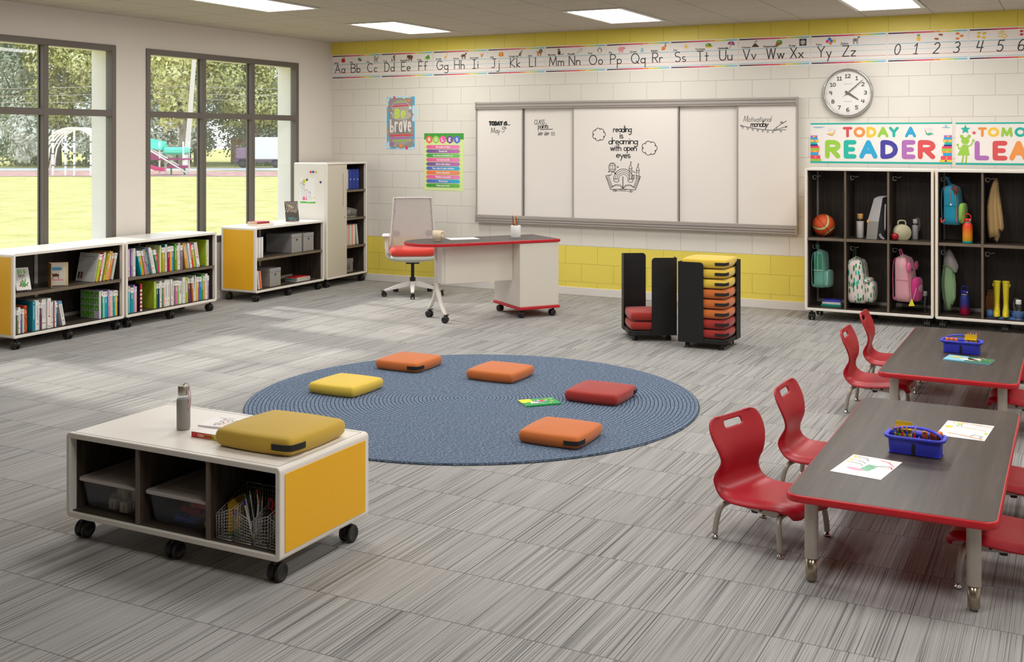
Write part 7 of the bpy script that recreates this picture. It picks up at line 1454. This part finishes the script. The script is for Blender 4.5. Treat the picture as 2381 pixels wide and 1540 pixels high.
def backpack(label, loc, rz, w, d, h, mats, loop_to, group='backpacks in the coat lockers', straps=True, taper=.8, top=.16, tilt=0.0):
    body, side, trim, strapm = mats
    t = thing('backpack', label, 'backpack', loc, rz, group); t.rotation_euler = (0, tilt, rz)
    b = MB(); b.loft(bag_body(w, d, h, taper, .05, top), body); b.build('body', t)
    if loop_to is not None: b = MB(); lx, ly, lz = loop_to; b.tube(smooth_path([(d * .2, -.016, h * .95), (lx - .004, ly - .012, lz - .01), (lx, ly, lz), (lx + .006, ly + .01, lz - .01), (d * .25, .016, h * .95)], 4), .009, strapm, 8, flat=.3); b.build('grab_loop', t)
    if straps:
        for s in (-1, 1):
            b = MB(); b.tube(smooth_path([(d * .12, s * w * .22, h * .93), (-.018, s * w * .26, h * .86), (-.028, s * w * .27, h * .55), (-.022, s * w * .3, h * .2), (-.012, s * w * .38, h * .04), (.02, s * w * .42, h * .07)], 4), .016, strapm, 8, flat=.35); b.build('shoulder_strap', t)
    return t
# upper row, first locker: basketball
def ball_mat():
    m, nt, b = newmat('basketball_rubber'); tc = nd(nt, 'ShaderNodeTexCoord'); sp = nd(nt, 'ShaderNodeSeparateXYZ'); lk(nt, tc.outputs['Object'], sp.inputs[0]); x, y, z = [math_n(nt, 'DIVIDE', sp.outputs[i], .108) for i in range(3)]
    ab = lambda v: math_n(nt, 'ABSOLUTE', v)
    crv = math_n(nt, 'SUBTRACT', ab(z), math_n(nt, 'ADD', .28, math_n(nt, 'MULTIPLY', math_n(nt, 'MULTIPLY', x, x), .52)))          # curved seams either side
    band = math_n(nt, 'LESS_THAN', ab(crv), .12); seam = math_n(nt, 'MAXIMUM', math_n(nt, 'LESS_THAN', ab(math_n(nt, 'SUBTRACT', ab(crv), .12)), .016), math_n(nt, 'MAXIMUM', math_n(nt, 'LESS_THAN', ab(y), .02), math_n(nt, 'LESS_THAN', ab(x), .02)))
    v = coords(nt); peb = noise_n(nt, v, 420, 2); col = mixc(nt, band, rgb((226, 84, 34)), rgb((226, 206, 140))); col = mixc(nt, seam, col, rgb((34, 28, 26))); lk(nt, col, b.inputs['Base Color']); b.inputs['Roughness'].default_value = .55; bump(nt, b, math_n(nt, 'SUBTRACT', peb, seam), .3, .002); return m
b = MB(); b.sph((0, 0, 0), .108, ball_mat(), 40, 24); o = single(b, 'basketball', 'orange basketball with cream bands on the upper locker shelf', 'ball', (-2.192, 10.96, ZS + .1085)); o.rotation_euler = (R(24), R(-40), R(15))
# second locker: bottle and gray backpack
t = bottle_slim('white-sleeved glass bottle with wooden cap in the second upper locker', -1.845, 10.94, ZS + .0006, P((206, 202, 198), .5), P((214, 164, 92), .6), h=.232, r=.0335)
HEA = fabric((176, 172, 172), 'heather_gray'); GRA, DKG = P((146, 142, 138), .7, grain=.05), P((66, 64, 64), .7, grain=.05)
gb = thing('backpack', 'gray two-tone backpack standing on the upper locker shelf', 'backpack', (-1.775, 10.86, ZS + .0006), R(0), 'backpacks in the coat lockers')
def gring(f0, f1, zz): return [(f0[i] * (1 - zz) + f1[i] * zz) for i in range(len(f0))]
bt = [Vector(p) for p in ((.0, .0, 0), (.10, -.028, 0), (.172, .05, 0), (.172, .15, 0), (.02, .15, 0))]; md_ = [Vector(p) for p in ((.012, .0, .17), (.118, -.03, .17), (.176, .045, .17), (.176, .15, .17), (.03, .15, .17))]; tp = [Vector(p) for p in ((.07, .01, .385), (.15, -.005, .395), (.176, .05, .40), (.176, .13, .40), (.09, .13, .39))]; tq = [Vector(p) for p in ((.10, .03, .402), (.15, .02, .408), (.17, .055, .41), (.17, .11, .41), (.11, .11, .406))]
def faceset(r0, r1, m0, m1): b = MB(); n = 5; vs = [tuple(p) for p in r0 + r1]; b.add(vs, [(0, 1, 6, 5)], m0); b.add(vs, [(4, 0, 5, 9)], m0); b.add(vs, [(1, 2, 7, 6), (2, 3, 8, 7), (3, 4, 9, 8)], m1); return b
b = faceset(bt, md_, GRA, DKG); b.add([tuple(p) for p in bt], [(4, 3, 2, 1, 0)], DKG); b.build('lower_panel', gb)
b = faceset(md_, tp, HEA, DKG); vs = [tuple(p) for p in tp + tq]; b.add(vs, [(i, (i + 1) % 5, 5 + (i + 1) % 5, 5 + i) for i in range(5)] + [(5, 6, 7, 8, 9)], HEA, True); b.build('upper_panel', gb)
b = MB(); b.box((.006, -.004, .155), (.024, .002, .18), P((238, 180, 40), .5), .001); b.build('tag', gb)
b = MB(); b.tube(smooth_path([(.17, .03, .33), (.172, .0, .24), (.174, -.02, .12), (.172, .0, .09)], 4), .008, P((170, 170, 176), .6), 6); b.build('shoulder_strap', gb)
b = MB(); b.tube(smooth_path([(.12, -.02, .05), (.14, -.045, .02), (.17, -.05, .006)], 3), .003, P((190, 190, 196), .5), 6); b.tube(smooth_path([(.13, -.02, .055), (.15, -.05, .03), (.174, -.055, .01)], 3), .003, P((210, 210, 216), .5), 6); b.build('webbing', gb)
# third locker: lunch box, apple, bottle
lx = thing('lunch_box', 'round cream lunch box with handle in the third upper locker', 'lunch box', (-1.462, 10.935, ZS + .0008), R(24)); CRM = P((214, 208, 172), .45, name='cream_tin'); rr_ = .077
out = [(rr_ * cos(R(a)), rr_ + .0 + rr_ * sin(R(a))) for a in range(-60, 241, 10)]
b = MB(); b.prism([(u, v - .0105) for u, v in out], -.03, .045, CRM, 'y', .008, True); b.build('body', lx)
b = MB(); b.prism([(u * .995, (v - .0105 - rr_) * .995 + rr_) for u, v in out], -.036, -.0305, CRM, 'y', .003, True); b.build('lid', lx)
b = MB(); b.tube(smooth_path([(-.036, .008, .136), (-.034, .008, .165), (-.02, .008, .178), (.02, .008, .178), (.034, .008, .165), (.036, .008, .136)], 4), .0065, CRM, 10); b.build('handle', lx)
ap = thing('apple', 'red apple in front of the cream lunch box', 'apple', (-1.512, 10.828, ZS + .0006))
b = MB(); b.lathe([(.0005, .006), (.014, .0), (.026, .008), (.034, .03), (.035, .045), (.029, .06), (.016, .066), (.006, .062), (.0005, .056)], P((160, 20, 32), .25), 24); b.build('fruit', ap); b = MB(); b.tube([(0, 0, .058), (.003, .001, .074)], .0016, P((80, 56, 36), .7), 6); b.build('stem', ap)
bottle_slim('gray-sleeved bottle with pink strap behind the cream lunch box', -1.352, 11.0, ZS + .0006, P((172, 168, 172), .5), P((200, 196, 192), .35), strap=ROSE, h=.192, r=.0265)
# lower row of the first unit
M1, M1D = fabric((104, 166, 148), 'mint_cloth'), fabric((52, 124, 96), 'deep_green_cloth'); M1W = P((206, 222, 214), .6)
mb = backpack('mint green backpack hanging in the first lower locker', (-2.255, 10.93, .312), R(-8), .20, .105, .365, (M1, M1, M1W, M1), (.01, -.01, .405), taper=.86)
b = MB(); b.sph((.118, 0, .085), (.032, .085, .082), M1, 20, 12, .4, .45); b.tube(smooth_path([(.125, -.082, .03), (.138, -.08, .09), (.135, -.078, .15), (.132, 0, .168), (.135, .078, .15)], 4), .003, M1W, 6); b.build('front_pocket', mb)
b = MB(); b.add([(.012, -.1075, .17), (.095, -.1075, .17), (.088, -.104, .325), (.03, -.104, .335)], [(0, 1, 2, 3)], M1D); b.build('side_gusset', mb)
b = MB(); zipline(b, smooth_path([(.052, -.109, .17), (.05, -.1085, .26), (.052, -.102, .335), (.06, -.06, .36)], 4), .0035, M1W); b.tube([(.005, -.1085, .168), (.10, -.1085, .17)], .003, M1W, 6); b.build('zipper', mb)
for k, (c, lb, dz) in enumerate((((20, 150, 130), 'teal-spined book at the bottom of the locker book pile', 0), ((236, 234, 230), 'white book in the middle of the locker book pile', .020), ((70, 70, 190), 'violet-blue book on top of the locker book pile', .040))):
    flatbook(lb, (-2.205 + .008 * k, 10.90 + .012 * k, ZB + .0008 + dz), R(-3 + 2 * k), .19 - .015 * k, .13, .0192, P(c, .45), None, 'books in the first lower locker', BKW if k == 1 else None)
def leafprint():
    m, nt, b = newmat('leaf_print_cloth'); out = None
    for k, (rot, sc, c1, c2) in enumerate((((.3, .2, .6), 1.0, (20, 112, 70), (40, 190, 180)), ((-.4, .3, -.7), 1.15, (30, 140, 80), (10, 80, 60)), ((.9, -.5, 1.4), 1.3, (46, 190, 170), (24, 120, 60)))):
        v = coords(nt, (34 * sc, 34 * sc, 10 * sc), (k * 3.1, k * 1.7, k * .9), rot); vo = nd(nt, 'ShaderNodeTexVoronoi', i_Scale=1.0, i_Randomness=.8); lk(nt, v, vo.inputs['Vector'])
        msk = math_n(nt, 'LESS_THAN', vo.outputs['Distance'], .33); sp = nd(nt, 'ShaderNodeSeparateColor'); lk(nt, vo.outputs['Color'], sp.inputs[0]); msk = math_n(nt, 'MULTIPLY', msk, math_n(nt, 'GREATER_THAN', sp.outputs[1], .35))
        out = mixc(nt, msk, out if out is not None else rgb((224, 210, 202)), mixc(nt, sp.outputs[0], rgb(c1), rgb(c2)))
    lk(nt, out, b.inputs['Base Color']); b.inputs['Roughness'].default_value = .75; return m
LP = leafprint(); lf = backpack('white backpack with green leaf print in the second lower locker', (-1.935, 10.925, .190), R(-6), .24, .175, .435, (LP, LP, LP, P((40, 60, 50), .6)), (.045, .0, .50), straps=False, taper=.74, top=.22)
b = MB(); b.sph((.19, .01, .105), (.055, .10, .10), LP, 24, 14, .5, .55); b.build('front_pocket', lf)
b = MB(); b.sph((.165, 0, .215), (.045, .104, .024), LP, 20, 10, .7, .6); b.build('pocket_flap', lf)
b = MB(); zipline(b, smooth_path([(.145, -.075, .27), (.15, -.08, .33), (.13, -.07, .395), (.09, -.03, .42)], 4), .004, P((50, 60, 54), .5)); b.tube([(.15, -.08, .33), (.155, -.085, .28)], .003, P((30, 34, 32), .5), 6); b.build('zipper', lf)
PKF, PKD = fabric((214, 156, 166), 'pink_cloth'), fabric((196, 50, 124), 'magenta_cloth'); PKE = fabric((230, 96, 156), 'bright_pink_cloth'); MINT = P((186, 220, 200), .6)
pk = backpack('pink mouse-shaped backpack with magenta pocket in the third lower locker', (-1.493, 10.92, .232), R(-14), .225, .165, .435, (PKF, PKF, MINT, PKE), (.02, -.005, .475), taper=.62, top=.2)
b = MB()
for s in (-1, 1): b.sph((.136, s * .09, .325), (.014, .04, .044), PKE, 18, 10)
b.build('ear', pk); b = MB(); b.sph((.178, 0, .115), (.037, .094, .112), PKD, 24, 14, .6, .7); b.build('front_pocket', pk)
b = MB(); b.sph((.206, .0, .125), (.012, .062, .05), PKF, 18, 10); b.build('pocket_patch', pk)
b = MB(); zipline(b, smooth_path([(.176, -.095, .03), (.2, -.082, .13), (.196, -.05, .2), (.19, 0, .225)], 4), .0042, MINT); b.build('pocket_zipper', pk)
b = MB(); zipline(b, smooth_path([(.075, -.1125, .20), (.072, -.112, .30), (.07, -.10, .38), (.07, -.06, .425)], 4), .0055, MINT); b.tube([(-.0, -.113, .2), (.14, -.113, .2)], .0015, PKD, 5); b.tube(smooth_path([(.15, -.106, .03), (.144, -.109, .2), (.126, -.098, .34), (.10, -.06, .42)], 4), .0025, PKD, 6); b.build('side_zipper', pk)
b = MB(); b.sph((.151, -.05, .30), (.006, .009, .011), INK, 10, 8); b.tube([(.158, -.078, .25), (.164, -.05, .245)], .0012, INK, 5); b.tube([(.16, -.078, .225), (.166, -.05, .232)], .0012, INK, 5); b.build('face', pk)
b = MB(); b.prism([(-.028, -.062), (.03, -.055), (.004, .012)], -.128, -.12, P((232, 218, 60), .5), 'y', .002); [b.disc for _ in ()]; o = b.build('zipper_charm', pk); o.location = (.172, 0, .03)
bottle_slim('clear bottle with teal strap, bottom of the third lower locker', -1.262, 10.96, ZB + .0008, None, P((190, 190, 188), .35), strap=P((110, 176, 160), .6), h=.192, r=.0275, sa=PI)
# second unit
TQ, TQD = fabric((20, 140, 168), 'teal_cloth'), P((226, 70, 30), .6); LMG = fabric((140, 190, 80), 'lime_cloth')
tl = backpack('teal backpack with green pocket and brown ear in the upper right locker', (-1.068, 10.925, .962), R(-12), .22, .135, .375, (TQ, TQ, TQD, TQ), (.0, -.01, .432), taper=.72, top=.2)
b = MB(); b.sph((.102, -.092, .315), (.034, .016, .044), P((86, 44, 36), .7), 16, 10); b.build('ear', tl)
b = MB(); b.sph((.15, -.01, .105), (.028, .085, .095), LMG, 22, 12, .6, .7); b.build('front_pocket', tl)
b = MB(); zipline(b, smooth_path([(.15, -.094, .02), (.168, -.082, .11), (.164, -.05, .185)], 4), .004, P((150, 60, 50), .5)); b.build('pocket_zipper', tl)
b = MB(); zipline(b, smooth_path([(.075, -.1115, .19), (.072, -.111, .28), (.07, -.10, .34)], 4), .004, P((190, 70, 60), .5)); b.box((.068, -.117, .178), (.08, -.11, .195), BKW); b.tube([(.02, -.112, .175), (.12, -.112, .172)], .0014, P((10, 90, 110), .6), 5); b.build('side_zipper', tl)
b = MB(); b.tube(smooth_path([(.122, -.10, .02), (.116, -.108, .18), (.106, -.1, .3), (.09, -.08, .355)], 4), .003, P((216, 80, 60), .5), 6); b.build('piping', tl)
b = MB(); b.box((.0, -.09, .285), (.03, -.075, .335), TQD, .003); b.tube(smooth_path([(-.02, -.10, .06), (-.01, -.115, .02), (.015, -.1, .045)], 3), .007, TQD, 6); b.build('strap_tab', tl)
def flask(label, x, y, z, stops, base, cap, h=.185, r=.044, ring=(120, 200, 200)):
    t = thing('insulated_bottle', label, 'bottle', (x, y, z), 0, 'insulated bottles in the lockers')
    m, nt, b_ = newmat('gradient_powder_coat'); tc = nd(nt, 'ShaderNodeTexCoord'); sp = nd(nt, 'ShaderNodeSeparateXYZ'); lk(nt, tc.outputs['Object'], sp.inputs[0]); lk(nt, ramp(nt, math_n(nt, 'DIVIDE', sp.outputs[2], h), stops), b_.inputs['Base Color']); b_.inputs['Roughness'].default_value = .45
    b = MB(); b.lathe([(.0005, 0), (r - .003, 0), (r, .003), (r, h * .86), (r - .004, h * .92), (r * .72, h), (.0005, h)], m, 32); b.build('body', t)
    b = MB(); b.lathe([(.0005, h - .001), (r * .74, h - .001), (r * .74, h + .008), (.0005, h + .008)], P(ring, .3, .5), 28); b.build('neck_ring', t)
    b = MB(); b.lathe([(.0005, h + .008), (r * .76, h + .008), (r * .76, h + .034), (r * .7, h + .038), (.0005, h + .038)], P(cap, .45), 28); b.build('cap', t)
    b = MB(); b.tube(smooth_path([(-r * .7, 0, h + .022), (-r * .62, 0, h + .055), (-r * .25, 0, h + .078), (r * .25, 0, h + .078), (r * .62, 0, h + .055), (r * .7, 0, h + .022)], 4), .0085, P(cap, .45), 8, flat=.6); b.lathe([(.0005, -.002), (.008, -.002), (.009, .002), (.0005, .002)], P(ring, .35, .4), 12, (r * .5, -r * .6, h + .024), 'y'); b.build('carry_handle', t)
flask('orange to yellow gradient bottle with turquoise base on the upper right shelf', -.882, 10.848, ZS + .0006, [(.10, (30, 196, 190)), (.115, (236, 170, 20)), (.4, (240, 150, 30)), (.75, (230, 80, 24)), (1, (224, 50, 24))], None, (224, 50, 30))
flask('blue to crimson gradient bottle in the lower right locker', -.915, 10.955, ZB + .0008, [(.28, (176, 20, 70)), (.36, (110, 34, 100)), (.55, (50, 50, 130)), (1, (36, 48, 130))], None, (32, 40, 150), ring=(206, 200, 170))
def drape(b, secs, mat, n=36, amp=.10, freq=5, ph=0.0):
    """hanging cloth: closed sections (z, cx, cy, rx, ry) with vertical folds"""
    rg = []
    for k, (z, cx, cy, rx, ry) in enumerate(secs):
        rg.append([(cx + rx * cos(a) * (1 + amp * math.sin(freq * a + ph + k * .12)), cy + ry * sin(a) * (1 + amp * math.sin(freq * a + ph + k * .12)), z + .012 * math.sin(3 * a + ph) * (1 if k in (0, ) else 0)) for a in [2 * PI * j / n for j in range(n)]])
    b.loft(rg, mat, True)
TAN = fabric((206, 172, 116), 'tan_cloth'); jk = thing('jacket', 'tan jacket hanging on a hook in the upper right locker', 'jacket', (-.665, 10.985, .80))
b = MB(); drape(b, [(.05, -.005, 0, .048, .06), (.12, -.008, 0, .055, .07), (.24, -.014, 0, .057, .075), (.34, -.016, 0, .055, .078), (.42, -.008, 0, .045, .07), (.50, .0, 0, .034, .055), (.555, .008, 0, .022, .035), (.583, .013, 0, .012, .02), (.592, .013, 0, .004, .008)], TAN); b.build('body', jk)
b = MB(); drape(b, [(.12, .052, -.03, .022, .03), (.14, .053, -.03, .026, .034), (.25, .044, -.028, .025, .034), (.36, .03, -.02, .024, .034), (.47, .018, -.012, .02, .034), (.54, .01, 0, .012, .025)], TAN, 24, .08, 4, 1); b.build('sleeve', jk)
b = MB(); drape(b, [(.02, .018, -.03, .016, .02), (.06, .018, -.03, .02, .024), (.2, .014, -.03, .02, .026)], TAN, 20, .08, 4, 2); b.build('inner_sleeve', jk)
GRN, LGR = fabric((154, 190, 142), 'soft_green_fleece'), fabric((178, 168, 166), 'gray_lining'); hd = thing('hoodie', 'pale green hoodie with gray hood hanging in the lower right locker', 'hoodie', (-1.058, 10.985, .16))
b = MB(); drape(b, [(.0, .0, 0, .022, .035), (.05, .0, 0, .026, .04), (.10, .0, -.004, .045, .055), (.22, -.004, -.004, .056, .066), (.30, -.002, 0, .056, .066), (.38, .0, 0, .045, .056), (.44, .004, 0, .03, .04)], GRN, 36, .12, 6); b.build('body', hd)
b = MB(); drape(b, [(.365, .052, -.03, .020, .024), (.375, .046, -.024, .034, .034), (.41, .022, -.006, .064, .06), (.45, .014, 0, .056, .054), (.50, .008, 0, .04, .042), (.54, .004, 0, .024, .03), (.562, .002, 0, .012, .014)], LGR, 30, .05, 4, .5); b.build('hood', hd)
b = MB(); b.tube(smooth_path([(-.052, -.02, .40), (-.02, -.062, .42), (.03, -.066, .405), (.06, -.058, .362), (.074, -.03, .366), (.08, .0, .42)], 4), .005, GRN, 6); b.tube(smooth_path([(-.03, -.06, .41), (-.034, -.066, .37), (-.028, -.068, .33)], 3), .0025, LGR, 5); b.build('hem', hd)
b = MB(); drape(b, [(.06, .034, -.03, .012, .018), (.12, .046, -.028, .02, .026), (.25, .042, -.022, .024, .03), (.36, .028, -.012, .022, .03)], GRN, 20, .08, 4, 1); b.build('sleeve', hd)
YB_ = P((226, 206, 44), .3, name='yellow_rubber')
for k, (x, lb) in enumerate(((-.641, 'left of the pair of yellow rain boots in the lower right locker'), (-.566, 'right of the pair of yellow rain boots in the lower right locker'))):
    t = thing('rain_boot', lb, 'boot', (x, 10.905, ZB + .019), R(0), 'yellow rain boots')
    def el(cx, cy, rx, ry, z, tilt=0.0): return [(cx + rx * cos(a), cy + ry * sin(a), z + tilt * sin(a)) for a in [2 * PI * j / 24 for j in range(24)]]
    b = MB(); b.loft([el(0, -.022, .026, .068, .006), el(0, -.022, .028, .070, .016), el(0, -.018, .028, .064, .034), el(0, .002, .026, .046, .055, .006), el(0, .014, .023, .032, .085), el(0, .016, .022, .029, .12), el(0, .015, .025, .031, .2), el(0, .014, .028, .034, .28), el(0, .014, .030, .035, .315), el(0, .014, .0265, .0315, .315), el(0, .014, .024, .029, .25)], YB_, True); b.build('shaft', t)
    b = MB(); b.loft([el(0, -.022, .028, .07, 0), el(0, -.022, .030, .073, .002), el(0, -.022, .030, .073, .011), el(0, -.022, .028, .07, .012)], YB_, True); b.build('sole', t)
    b = MB(); b.loft([el(0, .014, .0308, .0358, .298), el(0, .014, .0322, .0372, .30), el(0, .014, .0322, .0372, .314), el(0, .014, .0302, .0352, .316)], YB_, True, False); s = 1 if k else -1; b.box((s * .028, .006, .262), (s * .037, .022, .294), YB_, .003); b.build('top_band', t)
BRP = P((178, 120, 72), .75, grain=.06, name='kraft_paper'); b = MB()
b.loft([[(-.055, -.04, 0), (.055, -.04, 0), (.055, .035, 0), (-.055, .035, 0)], [(-.058, -.045, .04), (.056, -.042, .04), (.056, .04, .04), (-.058, .04, .04)], [(-.058, -.045, .15), (.054, -.04, .15), (.054, .036, .15), (-.057, .038, .15)], [(-.055, -.012, .205), (.05, -.008, .205), (.05, .0, .205), (-.055, .0, .205)], [(-.054, -.01, .225), (.05, -.006, .228), (.05, .0, .228), (-.054, -.002, .225)]], BRP, False)
b.box((-.05, -.03, .16), (.045, -.026, .205), BRP); single(b, 'paper_bag', 'brown paper lunch bag behind the yellow rain boots', 'paper bag', (-.675, 11.075, ZB + .006), (0, 0, R(-12)))
DEN = fabric((78, 122, 184), 'blue_denim'); b = MB(); r = random.Random(9)
def crump(u, v):
    x = -.145 + .30 * u; y = -.062 + .147 * v; e = min(1, 7 * min(u, 1 - u)) * min(1, 6 * min(v, 1 - v)); return (x + .01 * math.sin(9 * v + 3 * u), y + .012 * math.sin(11 * u), max(.0, e * (.0095 + .0055 * math.sin(23 * u + 5 * v) * math.cos(17 * v))))
b.grid(crump, 40, 24, DEN); b.grid(lambda u, v: (crump(u, v)[0], crump(u, v)[1], -.0002), 2, 2, DEN)
dn = thing('folded_jeans', 'crumpled blue cloth under the yellow rain boots', 'clothing', (-.580, 10.915, ZB + .0014)); b.build('cloth', dn)
for k, (x, y, rx, ry, rz_) in enumerate(((-.118, -.012, .03, .05, .034), (.118, .004, .046, .045, .035), (.0, .088, .135, .03, .03))):
    b = MB(); b.sph((x, y, rz_ * .98), (rx, ry, rz_), DEN, 24, 12, .8, .8, lambda p: (p[0] * (1 + .12 * math.sin(9 * p[1] + 2 * p[0])), p[1] * (1 + .1 * math.sin(8 * p[0])), p[2] * (1 + .16 * math.sin(7 * p[0] + 5 * p[1])) if p[2] > -.5 else p[2])); b.build('fold', dn)
bottle_slim('clear bottle with white lid and gray strap beside the rain boots', -.458, 10.812, ZB + .0008, None, P((224, 222, 220), .4), strap=P((150, 150, 156), .6), h=.185, r=.028, sa=PI)
# ------------------------------------------------------------------ camera and daylight
cam = bpy.data.cameras.new('camera'); co = bpy.data.objects.new('camera', cam); COL.objects.link(co)
co.location = (0, 0, 1.75); co.rotation_euler = (R(90), 0, R(27.0747)); cam.sensor_fit = 'HORIZONTAL'; cam.sensor_width = 36.0
cam.lens = 2566.87 / 2381 * 36; cam.shift_y = -(770 - 322.67) / 2381; cam.clip_end = 500; cam.clip_start = 0.05
S.camera = co
sun = bpy.data.lights.new('sun', 'SUN'); sun.energy = SUN; sun.angle = R(4.0); sun.color = (1, .95, .87)
so = bpy.data.objects.new('sun', sun); COL.objects.link(so); so.rotation_euler = Vector((1, -.08, -.76)).to_track_quat('-Z', 'Y').to_euler(); so.location = (-20, 8, 18)
w = bpy.data.worlds.new('sky'); S.world = w; w.use_nodes = True; nt = w.node_tree; bg = nt.nodes['Background']
tc = nd(nt, 'ShaderNodeTexCoord'); sp = nd(nt, 'ShaderNodeSeparateXYZ'); lk(nt, tc.outputs['Generated'], sp.inputs[0])
lk(nt, ramp(nt, sp.outputs[2], [(0.0, (.92, .95, 1.0, 1)), (0.12, (.9, .95, 1.0, 1)), (0.7, (.62, .78, 1.0, 1))]), bg.inputs[0]); bg.inputs[1].default_value = SKY
S.view_settings.view_transform = 'Standard'; S.view_settings.look = 'None'; S.view_settings.gamma = 1.0; S.view_settings.use_curve_mapping = False
S.view_settings.exposure = EXPO
cy = S.cycles; cy.use_denoising = True; cy.max_bounces = 7; cy.diffuse_bounces = 4; cy.glossy_bounces = 3; cy.transmission_bounces = 4; cy.transparent_max_bounces = 16
cy.caustics_reflective = False; cy.caustics_refractive = False; cy.sample_clamp_indirect = 6.0
